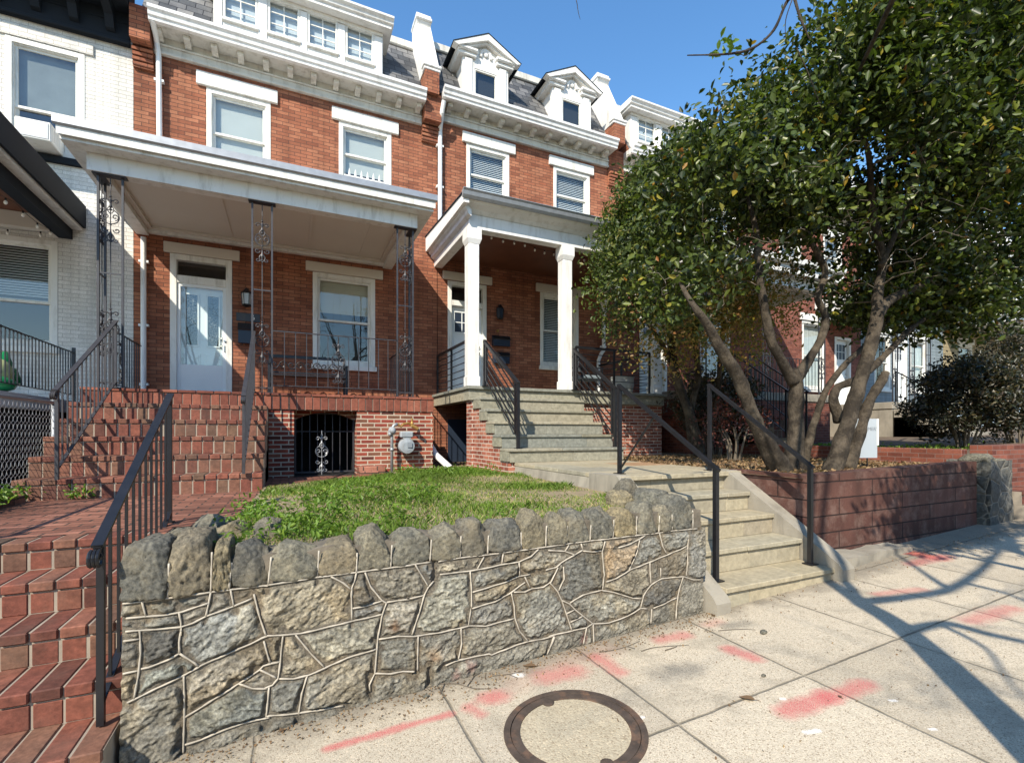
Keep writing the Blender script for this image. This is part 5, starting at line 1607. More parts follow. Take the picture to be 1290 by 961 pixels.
mb.box(2.955, 3.22, YP + .0, YP + .24, .7, PF2 - .251, 0, .5); mb.build("porch_pier", M['brick_pier'], h2); mb = MB()
mb.box(5.20, 7.35, YP + .02, YP + .22, .7, PF2 - .251, 0, .5); mb.box(7.13, 7.35, YP + .221, YD, .7, PF2 - .251, 0, .5)
mb.build("porch_base", M['brick_pier'], h2)
mb = MB()                                              # basement window in the gap
mb.box(3.22, 3.9, YD - .03, YD - .001, .95, 1.9, 0, .5); mb.build("basement_window", M['navyplastic'], h2)
def hbar_rail(house, p0, p1, z0, z1, n):
    p0 = Vector(p0); p1 = Vector(p1); mb = MB()
    for f in (0, .5, 1): q = p0.lerp(p1, f); mb.bar((*q, z0 - .1), (*q, z1), .035, .035)
    mb.bar((*p0, z1), (*p1, z1), .045, .045)
    r_ = mb.build("porch_railing", M['black'], house)
    for i in range(n):
        z = z0 + (z1 - z0) * (i + .0) / n
        m2 = MB(); m2.bar((*p0, z), (*p1, z), .014, .014); m2.build("infill_bar", M['black'], r_)
    return r_
hbar_rail(h2, (2.98, YP + .22), (2.98, YD - .03), PF2 + .1, PF2 + .86, 6)
hbar_rail(h2, (5.20, YP + .07), (7.06, YP + .07), PF2 + .1, PF2 + .88, 6)
hbar_rail(h2, (7.2, YP + .22), (7.2, YD - .03), PF2 + .1, PF2 + .88, 6)

# ================= white painted house on the left
h0 = thing("row_house", (-5.0, YD, .9), "white painted brick row house with black cornice and black porch fascia", "row house", "row houses along the street")
W0 = [(-4.12, -3.12, 6.16, 7.96), (-4.45, -3.47, 3.0, 4.76)]
body(h0, -8.2, -2.462, -.6, 8.45, W0, M['brick_white'])
window(h0, *W0[0], cover='shade_grey', cover_to=.58, split=.40, sill=False); window(h0, *W0[1], cover='blind', cover_to=.55, split=.42)
mb = MB(); mb.box(-4.2, -3.05, YD - .06, YD + .01, 6.04, 6.155, ch=.01); mb.build("sill", M['navy'], h0)
mb = MB(); mb.box(-4.25, -3.0, YD - .03, YD + .01, 7.965, 8.14, ch=.006); mb.build("lintel", M['brick_white'], h0)
mb = MB()
mb.box(-8.2, -2.50, YD - .07, YD + .01, 8.27, 8.62); mb.box(-8.2, -2.48, YD - .11, YD - .071, 8.27, 8.33, ch=.01)
mb.box(-8.2, -2.46, YD - .62, YD - .01, 8.80, 8.86); mb.prism([(YD - .60, 8.861), (YD - .68, 8.90), (YD - .70, 9.0), (YD - .78, 9.08), (YD - .78, 9.14), (YD, 9.2), (YD, 8.861)], 0, -8.2, -2.44)
mb.box(-8.2, -2.50, YD - .08, YD + .01, 8.621, 8.80)
co = mb.build("cornice", M['navy'], h0)
for i in range(12):
    x = -2.75 - i * .48
    mb = MB(); mb.prism([(YD - .08, 8.42), (YD - .14, 8.45), (YD - .22, 8.62), (YD - .45, 8.70), (YD - .50, 8.799), (YD - .08, 8.799)], 0, x - .06, x + .06); mb.build("bracket", M['navy'], co)
mb = MB(); mb.face([(-8.2, YD, 9.15), (-2.47, YD, 9.15), (-2.47, 21, 9.15), (-8.2, 21, 9.15)]); mb.face([(-2.47, YD, 8.4), (-2.47, 21, 8.4), (-2.47, 21, 9.15), (-2.47, YD, 9.15)]); mb.build("roof", M['navy'], h0)
mb = MB()
xr = -3.10
mb.box(xr - .04, xr, 7.2, YD - .02, 5.03, 5.40); mb.box(-8.2, xr, 7.2, 7.24, 5.03, 5.40); mb.box(-8.2, xr - .041, 7.241, YD, 5.35, 5.39)
pr = mb.build("porch_roof", M['navy'], h0)
mb = MB(); mb.box(xr - .20, xr - .042, 7.25, YD - .01, 4.985, 5.34, ch=.01); mb.build("fascia_band", M['white'], pr)
mb = MB(); mb.box(xr - .36, xr - .181, 7.3, YD - .002, 4.82, 5.12); mb.box(-8.2, xr - .361, 7.3, 7.5, 4.82, 5.12); mb.build("porch_beam", M['navy'], h0)
mb = MB(); mb.box(-8.2, xr - .362, 7.51, YD - .003, 5.13, 5.2); mb.build("porch_ceiling", M['stain_red'], h0)
mb = MB(); mb.box(-8.2, xr - .363, YD - .12, YD - .004, 4.88, 5.129, ch=.01); mb.build("porch_trim", M['cream'], h0)
mb = MB(); mb.box(-8.2, -2.98, 7.3, YD, 1.90, 2.08, 0); mb.box(-8.2, -3.10, 7.44, YD, .8, 1.899, 1); mb.build("porch_floor", [M['stucco'], M['navy']], h0)  # navy box below the floor stands in for the open shade under the porch
r0 = flat_rail(h0, (-3.06, 7.35), (-3.06, 9.72), 2.19, 2.85, 24, mt=M['black'])
mb = MB(); mb.bar((-3.06, 9.74, 2.08), (-3.06, 9.74, 2.93), .04, .04); mb.build("rail_post", M['black'], h0)

# ================= houses further up the street
def far_house(x0, x1, dz, mt, label, wins, roof='mansard', porch=None, dark=None, doors=()):
    h = thing("row_house", ((x0 + x1) / 2, YD, gz(x0) + .5), label, "row house", "row houses along the street")
    holes = [w[:4] for w in wins] + list(doors)
    body(h, x0 + .004, x1 - .004, -.4, 8.8 + dz, holes, mt, dark=dark)
    for w in wins:
        window(h, *w[:4], cover=w[4], cover_to=w[5])
        lintel(h, w[0] - .1, w[1] + .1, w[3] + .005, w[3] + .24)
    for d in doors:
        mb = MB(); frame4(mb, d[0], d[1], d[2], d[3], .09, YD - .02, YD + .12, .03); mb.build("door_case", M['white'], h)
        panel_door(h, d[0] + .09, d[1] - .09, d[2] + .03, d[3] - .09, YD + .09, M['door_white'], 'six')
    cornice(h, x0, x1 - .35, 8.49 + dz)
    if roof: mansard(h, x0, x1 - .35, 8.93 + dz)
    parapet(h, x1 - .45, x1 - .05, 9.1 + dz)
    if porch:
        a, b, pf, zb, pm = porch
        mb = MB(); mb.box(a, b, 7.9, YD - .001, zb + .22, zb + .40, 0, .5, .01); mb.prism([(7.9, zb + .401), (7.8, zb + .45), (7.78, zb + .58), (YD - .001, zb + .72), (YD - .001, zb + .401)], 0, a - .05, b + .05)
        mb.build("porch_roof", M['white'], h)
        mb = MB(); mb.box(a + .15, b - .15, YP, YP + .16, zb, zb + .219, 0, .5); mb.box(a + .15, a + .3, YP + .161, YD - .002, zb, zb + .218, 0, .5); mb.box(b - .3, b - .15, YP + .161, YD - .002, zb, zb + .218, 0, .5); mb.build("porch_beam", M['white'], h)
        mb = MB(); mb.box(a, b, YP, YD - .003, pf - .2, pf, 0, .5, .01); mb.box(a + .03, b - .03, YP + .03, YD - .004, gz(a), pf - .201, 1, .5); mb.build("porch_floor", [M['concrete'], pm], h)
        for x in (a + .3, (a + b) / 2, b - .3):
            mb = iron_panel(None, None, x, YP + .08, pf, zb, .25, 'x'); mb.build("porch_post", M['iron'], h)
    return h
h3 = far_house(8.03, 13.3, .02, M['brick_deep'], "red brick row house mostly hidden behind the evergreen trees, with a flat topped dormer", [(8.9, 9.95, 6.95, 8.2, 'blind', 1.0), (11.2, 12.25, 6.95, 8.2, 'blind', 1.0), (10.8, 12.0, 3.3, 5.1, 'curtain', 1.0)], porch=(8.3, 13.2, 2.6, 5.3, M['brick_deep']), doors=[(8.6, 9.55, 2.6, 5.0)])
dormer_wide(h3, 8.12, 10.6, 8.96, [(8.35, 8.95), (9.15, 9.75), (9.9, 10.45)])
flat_rail(h3, (10.1, YP + .08), (13.0, YP + .08), 2.72, 3.5, 22, mt=M['black'])
h4 = far_house(13.3, 18.5, .12, M['brick_deep'], "red brick row house with a bright sunlit window seen between the tree trunks", [(14.2, 15.25, 7.0, 8.25, 'blind', 1.0), (16.4, 17.4, 7.0, 8.25, 'blind', 1.0), (15.3, 16.5, 3.05, 5.3, 'curtain', 1.0)], porch=(16.0, 18.4, 2.5, 5.3, M['concrete']), doors=[(17.0, 17.9, 2.5, 4.9)])
h5 = far_house(18.5, 24, .22, M['siding_blue'], "blue grey sided row house in shade behind the iron porch posts", [(19.4, 20.4, 7.05, 8.3, 'shade', 1.0), (21.9, 22.9, 7.05, 8.3, 'shade', 1.0), (19.3, 20.3, 3.2, 5.2, 'none', 0), (21.6, 22.8, 3.2, 5.2, 'curtain', 1.0)], porch=None, doors=[(20.5, 21.4, 2.7, 5.1)])
h6 = far_house(24, 29.2, .36, M['siding_tan'], "tan sided row house above the dark bush at the far right", [(25, 26, 7.1, 8.4, 'shade', 1.0), (27.2, 28.2, 7.1, 8.4, 'shade', 1.0), (25.2, 26.3, 3.3, 5.3, 'shade', 1.0)], porch=(23.8, 29.1, 2.9, 5.7, M['blue_light']))
h7 = far_house(29.2, 36, .5, M['stucco'], "pale grey row house at the far right end of the street", [(30.3, 31.4, 7.2, 8.4, 'shade', 1.0), (33, 34, 7.2, 8.4, 'shade', 1.0)], porch=(29.4, 35.5, 3.1, 5.9, M['concrete']))
# stairs up to the further porches
t = thing("concrete_steps", (16.9, 7, 1.4), "worn concrete steps with dark iron rail far right beyond the tree trunks", "concrete steps")
for i in range(5):
    mb = MB(); mb.box(16.05, 17.9, 7.83 - .3 * i - .3, YP - .001 * i, 1.3, 2.5 - .22 * (i + 1) - .0001, ch=.012); mb.build("step", M['concrete'], t)
for x in (16.1, 17.85): stair_rail("stair_handrail", x, 6.75, 2.45, 1.42, 8.1, 3.4, 2.5, M['black'], ("black iron handrail left of the far concrete steps" if x < 17 else "black iron handrail right of the far concrete steps"), 9, cap=None)
brick_flight("brick_steps", 9.3, 10.05, [7.83, 7.53, 7.23, 6.93, 6.63], [2.38, 2.16, 1.94, 1.72, 1.50], 1.2, YP, "dark red brick steps half hidden by the tree trunks", 91)
for x in (9.35, 10.0): stair_rail("stair_handrail", x, 6.7, 2.5, 1.5, 8.1, 3.5, 2.6, M['black'], ("black iron handrail left of the half hidden brick steps" if x < 9.6 else "black iron handrail right of the half hidden brick steps"), 9, cap=None)

# across the street, seen only in the window glass
ho = thing("row_house", (4, -22, -.2), "long brick row across the street, seen only mirrored in the window glass", "row house", "houses across the street")
mb = MB()
for k in range(6):
    x = -22 + k * 9
    mb.box(x, x + 8.98, -30, -22, -1.2, 6.2 + .5 * (k % 2), 0, .5)
mb.build("wall", M['brick'], ho)
mb = MB()
for k in range(24):
    for z in (1.2, 4.0): mb.box(-21 + k * 2.25, -20 + k * 2.25, -22.02, -21.99, z, z + 1.5, 0, .5)
mb.build("window", M['navyplastic'], ho)
# ---------------------------------------------------------------- small things on the porches and yards
def lantern(name, x, y, z, label, glass):
    t = thing(name, (x, y, z), label, "wall lantern")
    mb = MB(); mb.box(x - .05, x + .05, y - .02, y, z + .06, z + .28); mb.bar((x, y - .01, z + .25), (x, y - .1, z + .30), .018, .018)
    mb.lathe((x, y - .11, z), [(.02, -.03), (.075, 0), (.08, .02)], 6); mb.lathe((x, y - .11, z), [(.10, .22), (.085, .245), (.04, .30), (.012, .33)], 6)
    for k in range(6):
        a = k * math.pi / 3; mb.bar((x + .075 * math.cos(a), y - .11 + .075 * math.sin(a), z + .02), (x + .09 * math.cos(a), y - .11 + .09 * math.sin(a), z + .22), .010, .010)
    mb.build("lantern_frame", M['black'], t)
    mb = MB(); mb.lathe((x, y - .11, z), [(.066, .02), (.08, .22)], 6); mb.build("lantern_glass", M[glass], t)
    return t
lantern("wall_lantern", -.72, YD, 3.98, "black hexagonal wall lantern with pale glass right of the white front door", 'lampglass')
lantern("wall_lantern", 4.45, YD, 4.25, "dark wall lantern between the white columns of the second porch", 'navyplastic')
def mailbox(x, y, z, w, h, label):
    t = thing("mailbox", (x, y, z), label, "mailbox")
    mb = MB(); mb.prism([(y, z), (y - .10, z), (y - .10, z + h * .72), (y - .06, z + h), (y, z + h)], 0, x - w / 2, x + w / 2); mb.build("box_body", M['navyplastic'], t)
    mb = MB(); mb.prism([(y - .11, z + h * .66), (y - .12, z + h * .72), (y - .07, z + h + .02), (y, z + h + .02), (y, z + h + .005), (y - .06, z + h + .005)], 0, x - w / 2 - .01, x + w / 2 + .01); mb.build("lid", M['black'], t)
    if h > .3:
        mb = MB()
        for k in (-1, 1): scroll(mb, (x + k * .08, y - .10, z - .03), .03, .8, math.pi / 2, k, 'x')
        mb.build("paper_hook", M['black'], t)
mailbox(-.73, YD, 3.28, .26, .36, "black wall mailbox under the house number plaque")
mailbox(4.5, YD, 3.62, .42, .22, "black wall mailbox on the second porch, the upper of two")
mailbox(4.5, YD, 3.22, .40, .24, "black wall mailbox on the second porch, the lower of two")
t = thing("number_plaque", (-.70, YD, 3.72), "dark house number plaque beneath the lantern", "number plaque")
mb = MB(); mb.box(-.90, -.50, YD - .02, YD - .001, 3.70, 3.86, ch=.006); mb.build("plaque_board", M['iron'], t)
text("digit", "6", (-.62, YD - .022, 3.78), .13, M['bulb'], t)
mb = MB(); mb.lathe((4.43, YD - .03, 3.98), [(.03, 0), (.035, .03)], 10, axis=1); tag(mb.build("door_bell", M['brass']), "small round brass door bell under the dark lantern", "door bell")

# bench on the first porch
t = thing("porch_bench", (.3, 9.75, PF1), "dark cast iron bench under the ground floor window", "bench")
mb = MB()
for i in range(4): mb.box(-.32, .98, 9.50 + i * .10, 9.58 + i * .10, PF1 + .42, PF1 + .445)
mb.build("seat", M['black'], t)
mb = MB(); mb.bar((-.32, 9.95, PF1 + .82), (.98, 9.95, PF1 + .82), .03, .05); mb.bar((-.32, 9.93, PF1 + .52), (.98, 9.93, PF1 + .52), .02, .03)
for i in range(9): scroll(mb, (-.25 + i * .145, 9.94, PF1 + .66), .075, 1.3, 0, 1 if i % 2 else -1, 'x', .011)
mb.build("backrest", M['black'], t)
for x in (-.32, .98):
    mb = MB(); mb.bar((x, 9.5, PF1), (x, 9.5, PF1 + .62), .04, .04); mb.bar((x, 9.95, PF1), (x, 9.95, PF1 + .84), .04, .04); mb.bar((x, 9.46, PF1 + .63), (x, 9.97, PF1 + .66), .045, .03); mb.bar((x, 9.5, PF1 + .3), (x, 9.95, PF1 + .3), .03, .03)
    mb.build("end_frame", M['black'], t)
# chair and planter on the second porch
t = thing("patio_chair", (6.15, 9.3, PF2), "dark patio chair with a grey blue cushion behind the porch railing", "chair")
mb = MB(); mb.box(5.88, 6.42, 9.05, 9.58, PF2 + .36, PF2 + .46, ch=.03); mb.build("cushion", M['siding_blue'], t)
mb = MB()
for i in range(7): mb.bar((5.9 + i * .087, 9.60, PF2 + .4), (5.9 + i * .087, 9.72, PF2 + .95), .015, .015)
mb.bar((5.88, 9.72, PF2 + .96), (6.44, 9.72, PF2 + .96), .03, .03); mb.build("backrest", M['black'], t)
for x in (5.88, 6.43):
    for y in (9.05, 9.6):
        mb = MB(); mb.bar((x, y, PF2), (x, y, PF2 + (.62 if y < 9.3 else .45)), .028, .028); mb.build("leg", M['black'], t)
    mb = MB(); mb.bar((x, 9.02, PF2 + .63), (x, 9.68, PF2 + .66), .04, .022); mb.build("armrest", M['black'], t)
t = thing("plant_pot", (6.75, 8.75, PF2), "pale ribbed plant pot at the right end of the second porch", "plant pot")
mb = MB(); n = 28
prof = [(.16, 0), (.22, .06), (.26, .22), (.25, .36), (.27, .40), (.25, .41), (.23, .36)]
mb.lathe((6.75, 8.75, PF2), prof, n); mb.build("pot_body", M['curtain'], t)
mb = MB(); mb.lathe((6.75, 8.75, PF2 + .355), [(.235, 0), (.2, .01)], 16); mb.build("pot_soil", M['soil'], t)

# strings of bulbs
def string_lights(name, pts, nb, label, drop=.05):
    t = thing(name, pts[0], label, "string lights")
    path = []
    for a, b in zip(pts[:-1], pts[1:]):
        a = Vector(a); b = Vector(b)
        for k in range(12):
            f = k / 12; q = a.lerp(b, f); q.z -= 4 * drop * f * (1 - f); path.append(q)
    path.append(Vector(pts[-1]))
    mb = MB(); mb.tube(path, .004, 4); mb.build("cable", M['black'], t)
    for i in range(nb):
        p = path[int((i + .5) / nb * (len(path) - 1))]
        mb = MB(); mb.lathe((p.x, p.y, p.z - .035), [(.011, 0), (.011, .035)], 8); s_ = mb.build("bulb_socket", M['black'], t)
        mb = MB(); mb.ball((p.x, p.y, p.z - .06), .022, .022, .03, 8, 6); mb.build("bulb", M['bulb'], s_, smooth=True)
string_lights("string_lights", [(-3.5, 7.6, 4.80), (-3.46, 9.0, 4.80), (-3.44, YD - .15, 4.88), (-4.6, YD - .2, 4.86)], 9, "string of clear bulbs under the black porch beam of the white house", .07)
string_lights("string_lights", [(3.15, YP + .3, 5.42), (4.2, YP + .5, 5.42), (5.2, YP + .7, 5.42), (6.9, YP + .5, 5.42)], 12, "string of small bulbs under the dark ceiling between the white columns", .06)

# window air conditioner of the white house
t = thing("air_conditioner", (-3.6, 10.1, 6.17), "white window air conditioner jutting from the upper window of the white house", "air conditioner")
mb = MB(); mb.box(-3.83, -3.40, 9.93, YD + .1, 6.17, 6.47, ch=.012)
for i in range(5): mb.box(-3.402, -3.396, 10.0 + i * .06, 10.03 + i * .06, 6.22, 6.42)
mb.build("case", M['white'], t)
mb = MB(); mb.box(-3.80, -3.43, 9.922, 9.932, 6.20, 6.44)
mb.build("grille", M['galv'], t)
mb = MB(); mb.box(-4.02, -3.835, YD + .02, YD + .06, 6.17, 6.5); mb.box(-3.395, -3.22, YD + .02, YD + .06, 6.17, 6.5); mb.build("side_panel", M['white'], t)

# green yard toy on the neighbour's porch edge
t = thing("plastic_toy", (-3.3, 8.05, 2.085), "green plastic bowl shaped toy with a green and white peaked top behind the fence", "toy")
mb = MB(); mb.lathe((-3.36, 8.0, 2.085), [(.12, 0), (.26, .05), (.30, .12), (.26, .17), (.2, .20)], 18); mb.build("toy_base", M['green'], t, smooth=True)
mb = MB(); mb.ball((-3.32, 8.06, 2.34), .20, .24, .20, 12, 8, fn=lambda d: 1 - .25 * max(0, -d.y)); mb.build("toy_body", M['yellowgreen'], t, smooth=True)
mb = MB(); mb.tube([(-3.28, 8.12, 2.38), (-3.26, 8.18, 2.5), (-3.25, 8.22, 2.62)], [.13, .09, .02], 8); mb.tube([(-3.24, 8.3, 2.25), (-3.22, 8.36, 2.42)], [.12, .03], 8); mb.build("toy_fin", M['green'], t, smooth=True)

# gas meter on the porch base
t = thing("gas_meter", (1.66, 8.0, .95), "grey round gas meter with brass fittings on the porch brickwork", "gas meter")
yb = 8.0
mb = MB(); mb.tube([(1.53, yb, .85), (1.53, yb, 1.66), (1.56, yb, 1.72), (1.62, yb, 1.745)], .026, 10); mb.lathe((1.53, yb, 1.3), [(.034, 0), (.034, .05)], 10)
mb.build("riser_pipe", M['galv'], t, smooth=True)
mb = MB(); mb.ball((1.53, yb - .02, 1.63), .065, .05, .07, 10, 6); mb.lathe((1.47, yb - .02, 1.58), [(.03, 0), (.04, .04)], 10, axis=0); mb.lathe((1.53, yb - .1, 1.63), [(.02, 0), (.045, .02), (.05, .06)], 12, axis=1); mb.build("regulator", M['greybox'], t, smooth=True)
mb = MB(); mb.tube([(1.62, yb, 1.745), (1.68, yb, 1.70), (1.72, yb, 1.745), (1.80, yb, 1.76), (1.86, yb, 1.72), (1.93, yb, 1.70)], .02, 10); mb.lathe((1.86, yb, 1.70), [(.03, 0), (.03, .06), (.018, .08), (.018, .14)], 8); mb.tube([(1.86, yb, 1.72), (1.96, yb - .02, 1.66)], .03, 8); mb.build("brass_fitting", M['brass'], t)
mb = MB(); mb.box(1.66, 1.87, yb - .065, yb + .05, 1.52, 1.62, ch=.015); mb.build("index_box", M['greybox'], t)
mb = MB(); mb.lathe((1.765, yb, 1.38), [(.07, -.09), (.12, -.08), (.132, -.04), (.132, .03), (.12, .06), (.06, .07)], 24, axis=1); mb.box(1.70, 1.83, yb - .05, yb + .05, 1.50, 1.56); mb.build("meter_body", M['greybox'], t, smooth=False)
mb = MB(); mb.box(1.765, 1.84, yb - .106, yb - .099, 1.36, 1.44)
mb.build("dial_plate", M['letters'], t)

# yard sign
t = thing("yard_sign", (7.06, 3.95, 1.13), "small white yard sign with grey lettering right of the multi trunk tree", "sign")
t.rotation_euler = (0, 0, R(-20))
o0 = Vector(t.location)
mb = MB(); mb.box(o0.x - .21, o0.x + .21, o0.y - .008, o0.y + .004, o0.z + .13, o0.z + .66); mb.build("sign_board", M['sign'], t)
mb = MB(); mb.box(o0.x + .202, o0.x + .228, o0.y - .014, o0.y + .03, o0.z + .30, o0.z + .66); mb.build("sign_edge", M['white_clean'], t)
for x in (-.08, .08):
    mb = MB(); mb.bar((o0.x + x, o0.y + .012, o0.z - .05), (o0.x + x, o0.y + .012, o0.z + .3), .012, .012); mb.build("stake", M['black'], t)
text("lettering", "MONTGOMERY", (o0.x + .0, o0.y - .0095, o0.z + .52), .066, M['letters'], t)

# ---------------------------------------------------------------- leaves
def leaf_mesh(name, C, N, size, mt, parent, seed=1, width=.46, fold=.22, rnd_pow=1.0, droop=.3, rndv=None):
    """one mesh of small folded leaves at points C, facing roughly N"""
    r2 = np.random.default_rng(seed); n = len(C)
    d = r2.normal(size=(n, 3)); d[:, 2] -= droop; d /= np.linalg.norm(d, axis=1, keepdims=True)
    N = N + r2.normal(size=(n, 3)) * .75; N[:, 2] += .35
    N -= d * (N * d).sum(1, keepdims=True); N /= np.maximum(np.linalg.norm(N, axis=1, keepdims=True), 1e-6)
    S = np.cross(d, N)
    L = (size * r2.uniform(.6, 1.25, n))[:, None]; W = L * width * .5
    base = C - d * L * .5; tip = C + d * L * .5 - N * L * .08
    up = N * L * fold * .5
    l1 = C - d * L * .12 + S * W + up; r1 = C - d * L * .12 - S * W + up
    l2 = C + d * L * .22 + S * W * .78 + up * .8; r2_ = C + d * L * .22 - S * W * .78 + up * .8
    o = np.array(world_loc(parent)) if parent is not None else np.zeros(3)
    V = np.stack([base, l1, l2, tip, r2_, r1], 1).reshape(-1, 3) - o
    k = np.arange(n)[:, None] * 6
    F = np.concatenate([k + np.array([[0, 1, 2, 3]]), k + np.array([[0, 3, 4, 5]])], 0).reshape(-1, 4)
    me = bpy.data.meshes.new(name)
    me.vertices.add(len(V)); me.vertices.foreach_set("co", V.reshape(-1).astype(np.float32))
    me.loops.add(F.size); me.loops.foreach_set("vertex_index", F.reshape(-1).astype(np.int32))
    me.polygons.add(len(F)); me.polygons.foreach_set("loop_start", np.arange(0, F.size, 4, dtype=np.int32))
    me.polygons.foreach_set("loop_total", np.full(len(F), 4, dtype=np.int32))
    me.update(calc_edges=True)
    rv = r2.random(n) ** rnd_pow if rndv is None else rndv
    a = me.attributes.new("rnd", 'FLOAT', 'FACE'); a.data.foreach_set("value", np.concatenate([rv, rv]).astype(np.float32))
    me.materials.append(mt)
    ob = bpy.data.objects.new(name, me); COL.objects.link(ob)
    if parent is not None: ob.parent = parent
    return ob

class Skeleton:
    def __init__(s): s.p = []; s.r = []; s.d = []
    def add(s, pts, rad):
        for i, p in enumerate(pts):
            s.p.append(np.array(p)); s.r.append(rad[i])
    def grow(s, mb, targets, r_tip=.004, jit=.06, seed=1, rmax=.03):
        rr = np.random.default_rng(seed)
        A = list(s.p)
        T = sorted(targets, key=lambda t: min(np.linalg.norm(np.array(t) - q) for q in A))
        tips = []
        for t in T:
            t = np.array(t); P_ = np.array(s.p)
            d = np.linalg.norm(P_ - t, axis=1) + np.maximum(0, P_[:, 2] - t[2]) * .6
            k = int(d.argmin()); a = P_[k]; L = np.linalg.norm(t - a)
            if L < .08: tips.append((t, t - a)); continue
            m = max(3, int(L / .16))
            pts = []
            bend = rr.normal(size=3) * jit * L * 1.6; bend[2] += .12 * L
            for i in range(m + 1):
                f = i / m; q = a + (t - a) * f + bend * math.sin(math.pi * f) * .8 + rr.normal(size=3) * .012 * (0 < i < m)
                pts.append(q)
            r0 = min(s.r[k] * .62, rmax, .006 + .012 * L); rad = [r0 + (r_tip - r0) * (i / m) for i in range(m + 1)]
            mb.tube(pts, rad, 5, r=.5, cap=False)
            for q, r_ in zip(pts[1:], rad[1:]): s.p.append(q); s.r.append(r_)
            tips.append((t, pts[-1] - pts[-2]))
        return tips
def ell_points(c, r, n, rr, shell=.55, low=None):
    out = []
    while len(out) < n:
        d = rr.normal(size=3); d /= np.linalg.norm(d)
        k = shell + (1 - shell) * rr.random() ** .6
        p = np.array(c) + d * np.array(r) * k
        if low is not None and d[2] < low and rr.random() < .75: continue
        out.append(p)
    return out
def smooth_path(pts, rad, m=5):
    P_ = [Vector(p) for p in pts]; out = []; ro = []
    for i in range(len(P_) - 1):
        p0, p1, p2, p3 = P_[max(i - 1, 0)], P_[i], P_[i + 1], P_[min(i + 2, len(P_) - 1)]
        for k in range(m):
            t = k / m
            out.append(.5 * ((2 * p1) + (p2 - p0) * t + (2 * p0 - 5 * p1 + 4 * p2 - p3) * t * t + (3 * p1 - p0 - 3 * p2 + p3) * t ** 3)); ro.append(rad[i] + (rad[i + 1] - rad[i]) * t)
    out.append(P_[-1]); ro.append(rad[-1]); return out, ro
from mathutils import noise as MN
def limb(mb, pts, rad, sk, n=16, knob=.20):
    p, r_ = smooth_path(pts, [q * .88 for q in rad])
    b = len(mb.v); mb.tube(p, r_, n, r=.5)
    for i, (q, rr_) in enumerate(zip(p, r_)):
        for k in range(n):
            v = Vector(mb.v[b + i * n + k]); d = v - q
            mb.v[b + i * n + k] = tuple(q + d * (1 + knob * MN.noise(v * 9) + knob * .8 * MN.noise(v * 3.3) + knob * .5 * MN.noise(v * 24)))
    sk.add([tuple(x) for x in p], r_)
def px(seq, Y):
    """stem traced by survey marks: (u, v, depth offset)"""
    return [P(s_[0], s_[1], Y + (s_[2] if len(s_) > 2 else 0)) for s_ in seq]

# ---- the big multi trunk evergreen on the planting bed
tr1 = thing("evergreen_tree", (5.6, 4.0, 1.1), "large multi trunk evergreen tree with glossy leaves on the planting bed", "tree")
mb = MB(); sk = Skeleton()
Y0 = 4.0
limb(mb, px([(985, 596), (972, 570), (955, 538), (940, 500), (928, 470), (908, 440), (893, 412), (876, 388), (862, 366, .1), (850, 340, .2)], Y0), [.16, .125, .095, .085, .08, .07, .055, .04, .026, .014], sk)
limb(mb, px([(1000, 594), (1002, 560), (1003, 520), (1003, 485), (998, 466)], Y0 + .15), [.17, .12, .10, .095, .09], sk)
limb(mb, px([(1000, 482), (985, 455), (972, 430), (966, 405), (960, 370), (955, 330), (952, 290, .1), (940, 240, .2)], Y0 + .15), [.09, .068, .06, .056, .052, .048, .04, .025], sk)
limb(mb, px([(1002, 480), (1018, 455), (1034, 428), (1040, 400), (1030, 375), (1040, 345), (1030, 320), (1015, 290), (1010, 240, .1)], Y0 + .15), [.085, .066, .06, .055, .05, .05, .044, .036, .022], sk)
limb(mb, px([(1012, 588), (1018, 560), (1030, 520), (1042, 490), (1062, 462), (1085, 440), (1112, 412), (1128, 380)], Y0 + .25), [.075, .06, .052, .048, .045, .042, .036, .025], sk)
limb(mb, px([(1046, 602), (1056, 570), (1068, 535), (1078, 500), (1088, 465), (1098, 432), (1104, 405), (1106, 370), (1112, 330), (1105, 290), (1098, 250), (1095, 200, -.2), (1080, 140, -.3)], Y0 - .2), [.15, .115, .105, .10, .095, .09, .085, .07, .06, .052, .046, .036, .02], sk)
limb(mb, px([(1066, 592), (1080, 555), (1088, 525), (1098, 500), (1112, 478), (1116, 470)], Y0 - .05), [.12, .085, .075, .07, .068, .055], sk)
limb(mb, px([(1058, 530), (1050, 505), (1056, 488), (1080, 478), (1100, 462), (1122, 440), (1150, 412), (1190, 385), (1235, 355, .1)], Y0 + .05), [.08, .07, .062, .055, .055, .05, .042, .034, .02], sk)
limb(mb, px([(1104, 400), (1118, 380), (1140, 368), (1165, 355), (1190, 330), (1205, 300), (1212, 260, -.2), (1216, 200, -.3)], Y0 - .2), [.08, .068, .064, .06, .052, .044, .036, .02], sk)
limb(mb, px([(1170, 352), (1200, 325), (1240, 305), (1275, 285), (1310, 250)], Y0 - .2), [.05, .048, .042, .034, .02], sk)
limb(mb, px([(1110, 335), (1130, 290), (1150, 240), (1165, 180, -.2), (1180, 120, -.4)], Y0 - .25), [.045, .04, .034, .026, .016], sk)
mb.build("trunk", M['bark'], tr1, smooth=True)
rr = np.random.default_rng(12)
targets = []
